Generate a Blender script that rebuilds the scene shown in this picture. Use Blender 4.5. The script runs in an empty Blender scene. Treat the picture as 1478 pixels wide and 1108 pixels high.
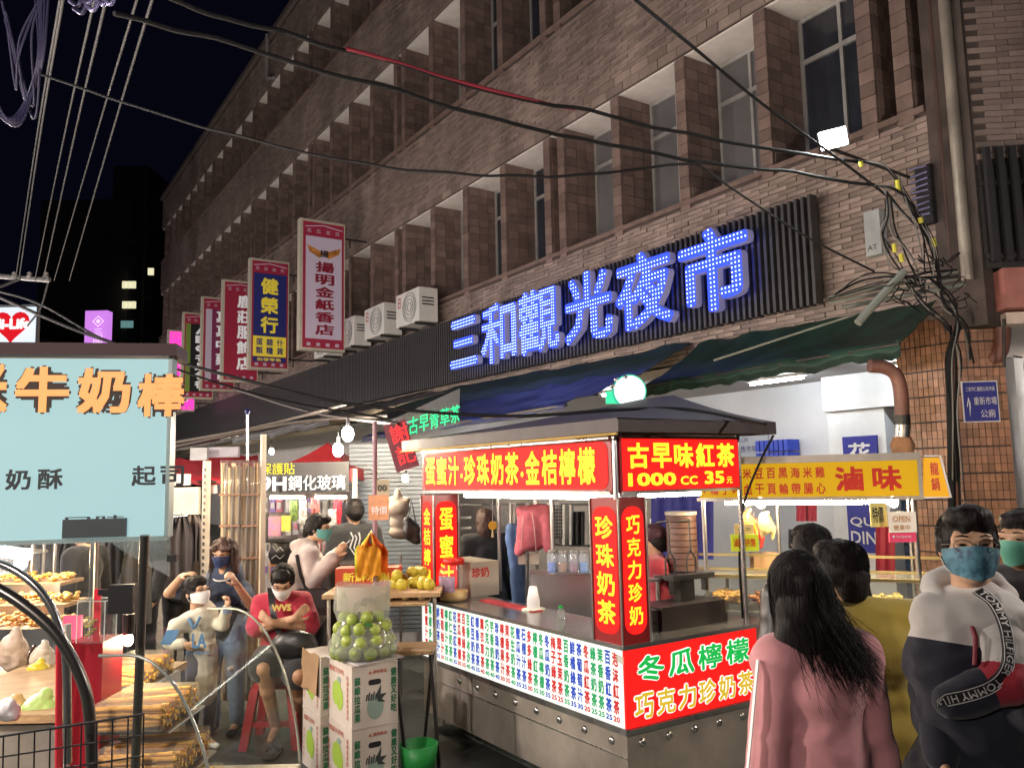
import bpy, math, random
from math import sin, cos, pi, radians as RD
from mathutils import Vector as V, Matrix, noise, bvhtree
import numpy as np
random.seed(7)
SC = bpy.context.scene
COL = SC.collection
# ------------------------------------------------------------------ camera
YAW, PITCH, ROLL, CAMZ, FPX = RD(33.45), RD(6.43), RD(-1.23), 1.9, 1183.0
PW, PH = 1478, 1108
Fh = V((sin(YAW), cos(YAW), 0)); Rh = V((cos(YAW), -sin(YAW), 0)); Zv = V((0, 0, 1))
cF = Fh*cos(PITCH) + Zv*sin(PITCH); u0 = -Fh*sin(PITCH) + Zv*cos(PITCH)
cR = Rh*cos(ROLL) + u0*sin(ROLL); cU = u0*cos(ROLL) - Rh*sin(ROLL)
CAM = V((0, 0, CAMZ))
cam = bpy.data.objects.new('camera', bpy.data.cameras.new('camera'))
COL.objects.link(cam)
m = Matrix((cR, cU, -cF)).transposed().to_4x4(); m.translation = CAM
cam.matrix_world = m
cam.data.sensor_width = 36; cam.data.lens = FPX/PW*36
cam.data.clip_start = 0.05; cam.data.clip_end = 500
SC.camera = cam
# ------------------------------------------------------------------ world (night sky) and view
w = bpy.data.worlds.new('World'); SC.world = w; w.use_nodes = True
bg = w.node_tree.nodes['Background']
bg.inputs['Color'].default_value = (0.10, 0.11, 0.33, 1); bg.inputs['Strength'].default_value = 0.014
SC.view_settings.view_transform = 'Standard'; SC.view_settings.look = 'None'
SC.view_settings.exposure = 0.06; SC.view_settings.gamma = 1
try: SC.view_settings.use_curve_mapping = False
except Exception: pass
cy = SC.cycles
cy.use_denoising = True; cy.max_bounces = 6; cy.diffuse_bounces = 3; cy.glossy_bounces = 3
cy.transmission_bounces = 4; cy.transparent_max_bounces = 12; cy.sample_clamp_indirect = 4; cy.sample_clamp_direct = 0
cy.caustics_reflective = False; cy.caustics_refractive = False
cy.use_light_tree = True
EXTRA = 1.0

# ------------------------------------------------------------------ helpers
def px(x, y, D=None, X=None, Y=None, Z=None):
    """world point seen in photo pixel (x,y) at forward distance D or on plane X/Y/Z"""
    d = cF*FPX + cR*(x-PW/2) + cU*(PH/2-y)
    if D is not None: t = D/FPX
    elif X is not None: t = X/d.x
    elif Y is not None: t = Y/d.y
    else: t = (Z-CAMZ)/d.z
    return CAM + d*t

ORG = {}
def thing(name, label, cat, loc, group=None):
    o = bpy.data.objects.new(name, None); COL.objects.link(o); o.location = V(loc)
    o.empty_display_size = .1
    ORG[o.name] = V(loc); o['label'] = label; o['category'] = cat
    if group: o['group'] = group
    return o
def org(o): return ORG.get(o.name, V((0, 0, 0)))
def tag(o, label, cat=None, group=None, kind=None):
    if label: o['label'] = label
    if cat: o['category'] = cat
    if group: o['group'] = group
    if kind: o['kind'] = kind
    return o

class MB:
    def __init__(s): s.v = []; s.f = []; s.m = []; s.sm = []
    def add(s, vs, fs, mi=0, smooth=False):
        b = len(s.v); s.v += [tuple(p) for p in vs]
        for f in fs: s.f.append(tuple(i+b for i in f)); s.m.append(mi); s.sm.append(smooth)
        return s
    def obox(s, c, u, v, w_, mi=0):
        """box: centre, three half-axis vectors"""
        c, u, v, w_ = V(c), V(u), V(v), V(w_); p = []
        for k in (-1, 1):
            for a, b in ((-1, -1), (1, -1), (1, 1), (-1, 1)): p.append(c+u*a+v*b+w_*k)
        return s.add(p, [(3,2,1,0),(4,5,6,7),(0,1,5,4),(1,2,6,5),(2,3,7,6),(3,0,4,7)], mi)
    def box(s, x0, x1, y0, y1, z0, z1, mi=0):
        return s.obox(((x0+x1)/2, (y0+y1)/2, (z0+z1)/2), ((x1-x0)/2,0,0), (0,(y1-y0)/2,0), (0,0,(z1-z0)/2), mi)
    def cyl(s, p0, p1, r0, r1=None, n=10, mi=0, caps=True, smooth=True):
        p0, p1 = V(p0), V(p1); r1 = r0 if r1 is None else r1
        d = (p1-p0).normalized(); a = d.orthogonal().normalized(); b = d.cross(a)
        vs = [p0+(a*cos(2*pi*i/n)+b*sin(2*pi*i/n))*r0 for i in range(n)]+[p1+(a*cos(2*pi*i/n)+b*sin(2*pi*i/n))*r1 for i in range(n)]
        s.add(vs, [(i,(i+1)%n,n+(i+1)%n,n+i) for i in range(n)], mi, smooth)
        if caps: s.add(vs[:n], [tuple(range(n-1,-1,-1))], mi); s.add(vs[n:], [tuple(range(n))], mi)
        return s
    def tube(s, pts, r, n=6, mi=0, caps=True):
        pts = [V(p) for p in pts]; k = len(pts); vs = []; a = None
        for i, p in enumerate(pts):
            d = (pts[min(i+1,k-1)]-pts[max(i-1,0)]).normalized()
            if a is None: a = d.orthogonal().normalized()
            a = (a-d*a.dot(d)).normalized(); b = d.cross(a)
            rr = r[i] if isinstance(r, (list,tuple)) else r
            vs += [p+(a*cos(2*pi*j/n)+b*sin(2*pi*j/n))*rr for j in range(n)]
        fs = [(i*n+j, i*n+(j+1)%n, (i+1)*n+(j+1)%n, (i+1)*n+j) for i in range(k-1) for j in range(n)]
        s.add(vs, fs, mi, True)
        if caps: s.add(vs[:n], [tuple(range(n-1,-1,-1))], mi); s.add(vs[-n:], [tuple(range(n))], mi)
        return s
    def lathe(s, base, prof, n=16, mi=0, ax=(0,0,1)):
        base = V(base); ax = V(ax).normalized(); a = ax.orthogonal().normalized(); b = ax.cross(a); k = len(prof)
        vs = [base+ax*z+(a*cos(2*pi*j/n)+b*sin(2*pi*j/n))*max(r,1e-4) for r, z in prof for j in range(n)]
        fs = [(i*n+j, i*n+(j+1)%n, (i+1)*n+(j+1)%n, (i+1)*n+j) for i in range(k-1) for j in range(n)]
        return s.add(vs, fs, mi, True)
    def ball(s, c, r, n=10, k=7, mi=0, rot=None):
        r = (r,r,r) if isinstance(r,(int,float)) else r; c = V(c); vs = []
        for i in range(k+1):
            t = pi*i/k
            for j in range(n):
                q = V((sin(t)*cos(2*pi*j/n)*r[0], sin(t)*sin(2*pi*j/n)*r[1], cos(t)*r[2]))
                if rot: q = rot@q
                vs.append(c+q)
        fs = [(i*n+j, (i+1)*n+j, (i+1)*n+(j+1)%n, i*n+(j+1)%n) for i in range(k) for j in range(n)]
        return s.add(vs, fs, mi, True)
    def quad(s, a, b, c, d, mi=0): return s.add([a,b,c,d], [(0,1,2,3)], mi)
    def prism(s, poly, vec, mi=0):
        poly = [V(p) for p in poly]; vec = V(vec); n = len(poly)
        vs = poly+[p+vec for p in poly]
        return s.add(vs, [tuple(range(n-1,-1,-1)), tuple(range(n,2*n))]+[(i,(i+1)%n,n+(i+1)%n,n+i) for i in range(n)], mi)
    def slab(s, grid, th, mi=0, smooth=True):
        """grid[i][j] of points given thickness along local normal (approximated by one vector)"""
        r, c = len(grid), len(grid[0]); th = V(th)
        top = [V(p) for row in grid for p in row]; bot = [p-th for p in top]
        f = [(i*c+j, i*c+j+1, (i+1)*c+j+1, (i+1)*c+j) for i in range(r-1) for j in range(c-1)]
        N = r*c
        s.add(top+bot, f+[tuple(N+q for q in reversed(g)) for g in f], mi, smooth)
        rim = [j for j in range(c)]+[i*c+c-1 for i in range(1,r)]+[(r-1)*c+j for j in range(c-2,-1,-1)]+[i*c for i in range(r-2,0,-1)]
        s.add(top+bot, [(rim[i], rim[i]+N, rim[(i+1)%len(rim)]+N, rim[(i+1)%len(rim)]) for i in range(len(rim))], mi)
        return s
    def build(s, name, mats, parent=None):
        if not isinstance(mats, (list,tuple)): mats = [mats]
        me = bpy.data.meshes.new(name); o0 = org(parent) if parent else V((0,0,0))
        if not parent and s.v:   # top-level: origin at its own base
            a = np.array(s.v); o0 = V(((a[:,0].min()+a[:,0].max())/2, (a[:,1].min()+a[:,1].max())/2, a[:,2].min()))
        a = np.array(s.v, dtype=float).reshape(-1,3)-np.array(o0)
        me.from_pydata(a.tolist(), [], s.f)
        for mt in mats: me.materials.append(mt)
        me.polygons.foreach_set('material_index', s.m); me.polygons.foreach_set('use_smooth', s.sm); me.update()
        o = bpy.data.objects.new(name, me); COL.objects.link(o)
        if parent: o.parent = parent; ORG[o.name] = org(parent)
        else: o.location = o0; ORG[o.name] = o0
        return o
def part(name, mat, parent, fn, label=None):
    b = MB(); fn(b); o = b.build(name, mat, parent)
    if label: o['label'] = label
    return o
def dup(o, delta, label=None):
    """copy a thing with its parts and their sub-parts, moved by delta"""
    def cp(a, par):
        c = a.copy(); COL.objects.link(c); c.parent = par
        for ch in a.children: cp(ch, c)
        return c
    c = cp(o, None); c.location = o.location+V(delta); ORG[c.name] = V(c.location)
    if label: c['label'] = label
    return c

# ------------------------------------------------------------------ materials
MATS = {}
def mat(name, col, rough=.6, metal=0., noise_=0., scale=8., bump=0., emit=None, es=0., trans=0., alpha=1., island=0., spec=None, bscale=None, stretch=None, sheen=0, col2=None, coat=0):
    if name in MATS: return MATS[name]
    mt = bpy.data.materials.new(name); mt.use_nodes = True; nt = mt.node_tree; N = nt.nodes; L = nt.links
    b = N['Principled BSDF']; b.inputs['Roughness'].default_value = rough; b.inputs['Metallic'].default_value = metal
    b.inputs['Base Color'].default_value = (*col, 1)
    if spec is not None: b.inputs['Specular IOR Level'].default_value = spec
    if trans: b.inputs['Transmission Weight'].default_value = trans
    if sheen: b.inputs['Sheen Weight'].default_value = sheen
    if coat: b.inputs['Coat Weight'].default_value = coat
    if alpha < 1: b.inputs['Alpha'].default_value = alpha
    if emit: b.inputs['Emission Color'].default_value = (*emit, 1); b.inputs['Emission Strength'].default_value = es
    if noise_ or bump or island:
        tc = N.new('ShaderNodeTexCoord'); mp = N.new('ShaderNodeMapping'); L.new(tc.outputs['Object'], mp.inputs[0])
        if stretch: mp.inputs['Scale'].default_value = stretch
        nz = N.new('ShaderNodeTexNoise'); nz.inputs['Scale'].default_value = scale; nz.inputs['Detail'].default_value = 5; nz.inputs['Roughness'].default_value = .65
        L.new(mp.outputs[0], nz.inputs['Vector'])
        mx = N.new('ShaderNodeMix'); mx.data_type = 'RGBA'
        c2 = col2 or tuple(min(1, c*(1+noise_)) for c in col); c1 = tuple(c*(1-noise_) for c in col)
        if col2: c1 = col
        mx.inputs[6].default_value = (*c1, 1); mx.inputs[7].default_value = (*c2, 1)
        rp = N.new('ShaderNodeMapRange'); rp.inputs[1].default_value = .3; rp.inputs[2].default_value = .7
        L.new(nz.outputs[0], rp.inputs[0]); L.new(rp.outputs[0], mx.inputs[0])
        out = mx.outputs[2]
        if island:
            g = N.new('ShaderNodeNewGeometry'); oi = N.new('ShaderNodeObjectInfo')
            ad = N.new('ShaderNodeMath'); ad.operation = 'ADD'; L.new(g.outputs['Random Per Island'], ad.inputs[0]); L.new(oi.outputs['Random'], ad.inputs[1])
            fr = N.new('ShaderNodeMath'); fr.operation = 'FRACT'; L.new(ad.outputs[0], fr.inputs[0])
            r2 = N.new('ShaderNodeMapRange'); r2.inputs[3].default_value = 1-island; r2.inputs[4].default_value = 1+island; L.new(fr.outputs[0], r2.inputs[0])
            vm = N.new('ShaderNodeVectorMath'); vm.operation = 'SCALE'; L.new(out, vm.inputs[0]); L.new(r2.outputs[0], vm.inputs['Scale']); out = vm.outputs[0]
        L.new(out, b.inputs['Base Color'])
        rr = N.new('ShaderNodeMapRange'); rr.inputs[3].default_value = max(0, rough-.1); rr.inputs[4].default_value = min(1, rough+.12)
        L.new(nz.outputs[0], rr.inputs[0]); L.new(rr.outputs[0], b.inputs['Roughness'])
        if bump:
            nb = N.new('ShaderNodeTexNoise'); nb.inputs['Scale'].default_value = bscale or scale*3; nb.inputs['Detail'].default_value = 4
            L.new(mp.outputs[0], nb.inputs['Vector'])
            bp = N.new('ShaderNodeBump'); bp.inputs['Strength'].default_value = bump; bp.inputs['Distance'].default_value = .02
            L.new(nb.outputs[0], bp.inputs['Height']); L.new(bp.outputs[0], b.inputs['Normal'])
    MATS[name] = mt; return mt
def glow(name, col, s, sample=True, base=None):
    if name in MATS: return MATS[name]
    mt = mat(name, base or tuple(min(.8, c*.22) for c in col), .6, emit=col, es=s, spec=.15)
    if not sample: mt.cycles.emission_sampling = 'NONE'
    return mt
def glass(name, col=(.9,.95,.93), rough=.02, alpha=.18, refl=.3):
    """thin sheet: mostly clear with a sharp reflection"""
    if name in MATS: return MATS[name]
    mt = bpy.data.materials.new(name); mt.use_nodes = True; nt = mt.node_tree; N = nt.nodes; L = nt.links; N.clear()
    o = N.new('ShaderNodeOutputMaterial'); t = N.new('ShaderNodeBsdfTransparent'); g = N.new('ShaderNodeBsdfGlossy'); d = N.new('ShaderNodeBsdfDiffuse')
    t.inputs[0].default_value = (*col,1); g.inputs['Roughness'].default_value = rough; d.inputs[0].default_value = (.8,.8,.8,1)
    lw = N.new('ShaderNodeLayerWeight'); lw.inputs[0].default_value = .5
    pw = N.new('ShaderNodeMath'); pw.operation = 'POWER'; pw.inputs[1].default_value = 4; L.new(lw.outputs['Facing'], pw.inputs[0])
    fr = N.new('ShaderNodeMath'); fr.operation = 'MULTIPLY_ADD'; fr.inputs[1].default_value = refl; fr.inputs[2].default_value = .1*refl; L.new(pw.outputs[0], fr.inputs[0])
    m1 = N.new('ShaderNodeMixShader'); m2 = N.new('ShaderNodeMixShader'); m2.inputs[0].default_value = alpha
    L.new(t.outputs[0], m2.inputs[1]); L.new(d.outputs[0], m2.inputs[2])
    L.new(fr.outputs[0], m1.inputs[0]); L.new(m2.outputs[0], m1.inputs[1]); L.new(g.outputs[0], m1.inputs[2]); L.new(m1.outputs[0], o.inputs[0])
    MATS[name] = mt; return mt

# ------------------------------------------------------------------ lettering
TC = {}
def text_geo(s, bold=.0, ext=0.):
    """flat or extruded glyph mesh; bold thickens the strokes by overlaying shifted copies, each a hair behind the last"""
    k = (s, bold, ext)
    if k in TC: return TC[k]
    if bold:
        v0, f0 = text_geo(s, 0., ext); n = len(v0); vs, fs = [v0], list(f0); b = bold*1.1
        dirs = [(1,1),(-1,1),(-1,-1),(1,-1)]+([(1.35,0),(0,1.35),(-1.35,0),(0,-1.35)] if bold > .035 or ext else [])
        for i, (dx, dy) in enumerate(dirs):
            q = v0.copy(); q[:,0] += dx*b; q[:,1] += dy*b
            q[:,2] = q[:,2]*(1-.006*(i+1)) if ext else q[:,2]-.00012*(i+1)
            vs.append(q); fs += [tuple(j+n*(i+1) for j in f) for f in f0]
        TC[k] = (np.vstack(vs), fs); return TC[k]
    cu = bpy.data.curves.new('t', 'FONT'); cu.body = s; cu.size = 1; cu.resolution_u = 2;  cu.extrude = ext
    o = bpy.data.objects.new('t', cu); COL.objects.link(o)
    dg = bpy.context.evaluated_depsgraph_get(); me = bpy.data.meshes.new_from_object(o.evaluated_get(dg))
    vs = np.array([v.co[:] for v in me.vertices]).reshape(-1,3); fs = [tuple(p.vertices) for p in me.polygons]
    bpy.data.objects.remove(o); bpy.data.curves.remove(cu); bpy.data.meshes.remove(me)
    TC[k] = (vs, fs); return TC[k]
def put_text(b, s, O, U, W, w_, h_, bold=.0, mi=0, lift=.002, ext=0., pad=0.):
    """text stretched into a w_ x h_ field whose lower-left corner is O; U right, W up"""
    vs, fs = text_geo(s, bold, ext)
    if len(vs) == 0: return
    U, W, O = V(U).normalized(), V(W).normalized(), V(O); n = U.cross(W)
    mn, mx = vs.min(0), vs.max(0); sx = w_/(mx[0]-mn[0]); sy = h_/(mx[1]-mn[1])
    b.add([O+U*((p[0]-mn[0])*sx)+W*((p[1]-mn[1])*sy)+n*(lift+p[2]-mn[2]) for p in vs], fs, mi)
def put_vtext(b, s, O, U, W, w_, h_, bold=.0, mi=0, gap=.18, lift=.002):
    """characters stacked top to bottom in a field with lower-left corner O"""
    k = len(s); c = h_/(k+(k-1)*gap)
    for i, ch in enumerate(s):
        hh = c*(.55 if ch in '一-' else 1)
        if ch != ' ': put_text(b, ch, V(O)+V(W).normalized()*(h_-c-i*c*(1+gap)+(c-hh)/2), U, W, w_, hh, bold, mi, lift)
def rrect(O, U, W, w_, h_, r, n=5):
    pts = []
    for cx, cy_, a0 in ((w_-r, r, -90), (w_-r, h_-r, 0), (r, h_-r, 90), (r, r, 180)):
        for i in range(n+1):
            a = RD(a0+90*i/n); pts.append(V(O)+V(U)*(cx+r*cos(a))+V(W)*(cy_+r*sin(a)))
    return pts
XU, YU, ZU = V((1,0,0)), V((0,1,0)), V((0,0,1))
# ------------------------------------------------------------------ shared materials
M_brick = mat('brick_brown', (.30,.235,.212), .6, noise_=.32, scale=1.3, bump=.4, island=.24, bscale=30, stretch=(1,1,.3))
M_mortar = mat('mortar', (.085,.066,.062), .9, noise_=.3, scale=4, bump=.3)
M_fin = mat('fin_tile', (.23,.165,.148), .45, noise_=.25, scale=6, bump=.25, island=.25, stretch=(1,1,.4))
M_soffit = mat('soffit_white', (.86,.82,.8), .8, noise_=.08, scale=5)
M_frame = mat('window_aluminium', (.6,.6,.6), .4, .5, noise_=.12)
M_paneD = mat('pane_dark', (.035,.04,.055), .08, noise_=.3, scale=1.2, spec=.6)
M_paneG = mat('pane_frosted', (.17,.17,.185), .18, noise_=.2, scale=.9)
M_board = mat('pane_board', (.12,.13,.115), .6, noise_=.2, scale=2)
M_slat = mat('slat_grey', (.075,.075,.085), .45, .3, noise_=.2)
M_slatback = mat('slat_back', (.02,.02,.025), .8)
M_steel = mat('steel', (.55,.55,.56), .28, .95, noise_=.12, scale=5, bump=.05, stretch=(1,1,.15))
M_steelD = mat('steel_dull', (.5,.45,.39), .45, .6, noise_=.25, scale=3, bump=.06)
M_black = mat('black_plastic', (.015,.015,.017), .4)
M_rubber = mat('cable_rubber', (.014,.014,.016), .7, spec=.25)
M_white = mat('white_paint', (.78,.78,.78), .5, noise_=.06, scale=4)
M_dark = mat('dark_metal', (.05,.045,.045), .5, .4, noise_=.2)
M_pipe = mat('rust_pipe', (.17,.075,.06), .5, noise_=.35, scale=7, bump=.2)
M_wood = mat('wood', (.42,.27,.14), .6, noise_=.3, scale=6, stretch=(1,8,8), bump=.1)

# ------------------------------------------------------------------ ground
g = MB(); g.add([(-60,-30,0),(60,-30,0),(60,220,0),(-60,220,0)], [(0,1,2,3)])
ground = g.build('street_ground', mat('asphalt', (.045,.048,.045), .5, noise_=.35, scale=2.5, bump=.3)); tag(ground, None, kind='structure')
M_pave = mat('paver', (.085,.1,.088), .32, noise_=.4, scale=5, bump=.15, island=.3)
pv = MB().obox((0,0,.006), (.146,0,0), (0,.146,0), (0,0,.006)).build('paver', M_pave, ground); pvm = pv.data
bpy.data.objects.remove(pv)
rest = MB(); cnt = 0
for j in range(70):
    for i in range(34):
        x, y = -3.3+i*.3, 1.0+j*.3
        if -.4 < x-.25*y+.3 < 2.2 and 3.8 < y < 9.5 and cnt < 300:
            o = bpy.data.objects.new('paver', pvm); COL.objects.link(o); o.parent = ground
            o.location = V((x, y, random.uniform(0,.003)))-org(ground); cnt += 1
        else: rest.box(x-.146, x+.146, y-.146, y+.146, -.001, .012+random.uniform(-.002,.002))
r_ = rest.build('paving', M_pave, ground); r_['kind'] = 'stuff'

# ------------------------------------------------------------------ brick building
FX = 7.2; YE = 41.0; YS = 3.86
bld = thing('brick_building', 'long four storey brown brick building with rows of deep fins and narrow windows', 'building', (FX+4, 22, 0))
rows = [(5.2, 7.07), (8.75, 10.82), (12.4, 14.0)]
bands = [(3.22, 5.2), (7.07, 8.75), (10.82, 12.4), (14.0, 15.45)]
P = 5.32; Y00 = 4.07
def core(b):
    for z0, z1 in bands: b.box(FX, FX+6, YS, YE, z0, z1)
    for z0, z1 in rows: b.box(FX+.75, FX+6, YS, YE, z0-.01, z1+.01, 0)
part('wall_core', M_mortar, bld, core)
part('parapet', mat('parapet_cap', (.16,.13,.12), .8, noise_=.2), bld, lambda b: b.box(FX-.12, FX+.5, YS, YE+.1, 15.45, 15.62))
# soffit plates per row (white underside above the windows) and sills
for z0, z1 in rows:
    part('soffit', M_soffit, bld, lambda b: b.box(FX+.012, FX+.74, YS+.02, YE-.02, z1-.03, z1-.004))
    part('sill', M_fin, bld, lambda b: b.box(FX-.05, FX+.7, YS+.03, YE-.03, z0-.06, z0-.0))
# bricks
bl, bh, jt = .235, .047, .007
BR = []
for k, (z0, z1) in enumerate(bands):
    za = z0+(.26 if k in (1,2) else 0)
    nc = int((z1-.07-za)/(bh+jt))
    for c in range(nc):
        z = za+c*(bh+jt); y = YS+.01-(c%2)*bl*.5
        while y < YE-.05:
            y0 = max(y, YS+.01); y1 = min(y+bl, YE)
            hide = (k == 0 and y0 > 5.1 and 3.66 < z < 4.66)
            if y1-y0 > .05 and not hide: BR.append((y0, y1, z, k))
            y += bl+jt
cand = sorted([b for b in BR if b[3] == 0 and b[0] < 10 and b[1]-b[0] > bl*.9], key=lambda b: b[0])
solo = set(cand[:300])
bm_ = MB().obox((0,0,0), (.013,0,0), (0,bl/2,0), (0,0,bh/2)); t0 = bm_.build('brick', M_brick, bld); bmesh_brick = t0.data; bpy.data.objects.remove(t0)
bmesh_brick.transform(Matrix.Translation(org(bld)))
rest = MB()
for b in BR:
    dx = random.uniform(-.008, .008)
    if b in solo:
        o = bpy.data.objects.new('brick', bmesh_brick); COL.objects.link(o); o.parent = bld
        o.location = V((FX-.008+dx, (b[0]+b[1])/2, b[2]+bh/2))-org(bld)
    else:
        rest.box(FX-.02+dx+(random.random() < .04)*-.012, FX+.01, b[0], b[1], b[2], b[2]+bh)
# larger lintel tiles above each window row
for k in (1, 2):
    for c in range(2):
        y = YS+.02+c*.17
        while y < YE-.4:
            rest.box(FX-.028+random.uniform(-.003,.003), FX+.01, y, y+.33, bands[k][0]+.012+c*.122, bands[k][0]+.012+c*.122+.112); y += .342
r_ = rest.build('brickwork', M_brick, bld); r_['kind'] = 'stuff'
# fins
def fin_mesh(h, w_=.16):
    b = MB(); b.box(-.02, .7, -w_/2+.01, w_/2-.01, -.12, h)
    n = int((h+.1)/.135)
    for i in range(n):
        z = -.11+i*(h+.1)/n; hh = (h+.1)/n-.008
        b.box(-.04, .0, -w_/2, w_/2, z, z+hh)
        b.box(.005, .19, -w_/2-.006, -w_/2+.012, z, z+hh)
        b.box(.198, .38, -w_/2-.006, -w_/2+.012, z, z+hh)
        b.box(.388, .56, -w_/2-.006, -w_/2+.012, z, z+hh)
    o = b.build('fin', M_fin, None); me = o.data; me.transform(Matrix.Translation(o.location)); bpy.data.objects.remove(o); return me
def win_meshes(h, w_):
    """frame, pane meshes at local origin: x into building, y along, z up; transom at .70 h"""
    f = MB(); d = .03; t = .045
    zt = h*.70
    for (a0,a1,b0,b1) in ((0,t,0,h),(w_-t,w_,0,h)): f.box(-d, d, a0, a1, b0, b1)
    for z_ in (0, h-t, zt): f.box(-d-.004, d+.004, t, w_-t, z_, z_+t*1.2)
    f.box(-d-.008, d-.002, w_/2-.02, w_/2+.02, t, h-t)
    fo = f.build('t', M_frame, None); fm = fo.data; fm.transform(Matrix.Translation(fo.location)); bpy.data.objects.remove(fo)
    p = MB()
    for a0, a1 in ((t, w_/2-.02), (w_/2+.02, w_-t)):
        p.box(-.006, .006, a0, a1, t*1.2, zt); p.box(-.006, .006, a0, a1, zt+t*1.2, h-t)
    po = p.build('t', M_paneD, None); pm = po.data; pm.transform(Matrix.Translation(po.location)); bpy.data.objects.remove(po)
    p2 = pm.copy(); p2.materials.clear(); p2.materials.append(M_paneG)
    p4 = pm.copy(); p4.materials.clear(); p4.materials.append(mat('pane_curtain', (.3,.28,.25), .25, noise_=.35, scale=3, stretch=(1,9,.2)))
    p3 = pm.copy(); p3.materials.clear(); p3.materials.append(M_board)
    return fm, (pm, p2, p3, p4)
finY = []; k = 0
while Y00+k*P < YE:
    y = Y00+k*P; finY += [(y, 1), (y+.36, 0)]
    for j in range(3): finY.append((y+.36+(j+1)*1.24, 0))
    k += 1
finY = [f for f in finY if f[0] < YE-.1]
for z0, z1 in rows:
    h = z1-z0; fmesh = fin_mesh(h-.03)
    W_ = 1.06; fm, pms = win_meshes(h-.05, W_)
    for i, (y, dbl) in enumerate(finY):
        o = bpy.data.objects.new('fin', fmesh); COL.objects.link(o); o.parent = bld; o.location = V((FX, y, z0))-org(bld)
        if not dbl and i+1 < len(finY) and finY[i+1][0]-y > .9:
            wf = bpy.data.objects.new('window', fm); COL.objects.link(wf); wf.parent = bld; wf.location = V((FX+.56, y+.09, z0+.002))-org(bld)
            r = random.random(); q = 0 if r < .4 else (1 if r < .68 else (2 if r < .82 else 3))
            if y < 8.5 and z0 < 6: q = [0,1,1,1][min(3,int((y-4)/1.2))]
            pn = bpy.data.objects.new('pane', pms[q]); COL.objects.link(pn); pn.parent = wf
# vertical drain pipe on the facade, top
part('drain_pipe', mat('pvc_grey', (.4,.4,.4), .5), bld, lambda b: b.tube([(FX-.12,24,15.6),(FX-.12,24,14.6),(FX-.1,24,14.2),(FX-.06,23.5,14.0)], .06, 8))
# downpipe + corner column
part('downpipe', M_steelD, bld, lambda b: b.cyl((FX-.06,3.62,3.5),(FX-.06,3.62,16),.05,n=12))
part('downpipe', mat('pipe_brown', (.09,.055,.048), .5), bld, lambda b: b.cyl((FX-.02,3.77,3.6),(FX-.02,3.77,16),.022,n=10))
part('corner_column', M_mortar, bld, lambda b: b.box(FX-.03, FX+.5, 3.5, 3.88, 3.1, 15.6))
# chamfered corner wall with bricks
cd = V((cos(YAW+.1), -sin(YAW+.1), 0)); cn = V((-cd.y, cd.x, 0)); cn = -cn if cn.dot(Fh) > 0 else cn
c0 = V((FX, 3.5, 0))
def cbox(b, s0, s1, z0, z1, d0, d1, mi=0):
    b.obox(c0+cd*(s0+s1)/2+cn*(d0+d1)/2+ZU*(z0+z1)/2, cd*(s1-s0)/2, cn*(d1-d0)/2, ZU*(z1-z0)/2, mi)
part('corner_wall', M_mortar, bld, lambda b: cbox(b, 0, 6, 4.5, 15.6, -.5, 0))
def cb(b):
    for c in range(100):
        z = 4.55+c*(bh+jt); s = .01+(c%2)*.1
        while s < 2.2: cbox(b, s, s+bl, z, z+bh, -.01, random.uniform(.008,.022)); s += bl+jt
o = part('brickwork', M_brick, bld, cb); o['kind'] = 'stuff'
for z0, z1 in rows[1:]:
    pass
# side railing of black slats on the chamfer
rl = thing('slat_railing', 'black vertical slat railing on the corner beside the tangle of cables', 'railing', c0+cd*1+ZU*3.6)
for i in range(22):
    part('slat', M_slatback, rl, lambda b: cbox(b, .03+i*.105, .03+i*.105+.045, 3.62, 4.62, .06, .12))
part('rail', M_dark, rl, lambda b: (cbox(b, 0, 2.4, 4.3, 4.34, .03, .058), cbox(b, 0, 2.4, 3.66, 3.7, .03, .058)))
part('backing', mat('rail_backing', (.03,.028,.03), .7), rl, lambda b: cbox(b, 0, 2.4, 3.58, 4.5, .0, .02))
part('ledge', mat('red_beam', (.42,.17,.15), .6, noise_=.2), bld, lambda b: cbox(b, .1, 2.6, 3.22, 3.56, -.3, .1))
part('canopy_underside', mat('beige_plaster', (.62,.52,.46), .8, noise_=.1), bld, lambda b: cbox(b, .15, 2.6, 3.1, 3.2, -2.5, -.02))

# slat fascia + big letters
fas = thing('slat_fascia', 'long dark grey fascia of vertical slats that carries the blue letters', 'fascia', (7.1, 14, 3.6))
part('backing', M_slatback, fas, lambda b: b.box(7.1, 7.15, 5.06, 39, 3.62, 4.62))
sl = MB().box(6.985, 7.098, 0, .035, 3.55, 4.68); so = sl.build('slat', M_slat, fas); sm = so.data
n = 0; y = 5.03; rest = MB()
bpy.data.objects.remove(so)
while y < 39:
    if n < 300:
        o = bpy.data.objects.new('slat', sm); COL.objects.link(o); o.parent = fas; o.location = (0, y, random.uniform(-.005,.005)); n += 1
    else: rest.box(6.985, 7.098, y, y+.035, 3.55, 4.68)
    y += .082
r_ = rest.build('slat_row', M_slat, fas); r_['kind'] = 'stuff'
sg = thing('channel_letter_sign', 'large blue LED channel letters mounted on the dark slat fascia', 'sign', (6.9, 9, 3.7))
M_led = glow('led_dot', (.55,.72,1.), 4.5, False); M_face = glow('letter_face', (.035,.075,.85), 1.7); M_side = mat('letter_side', (.45,.42,.5), .5, emit=(.15,.18,.6), es=.25)
ctr = [11.68, 10.6, 9.53, 8.38, 7.3, 6.17]
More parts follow.
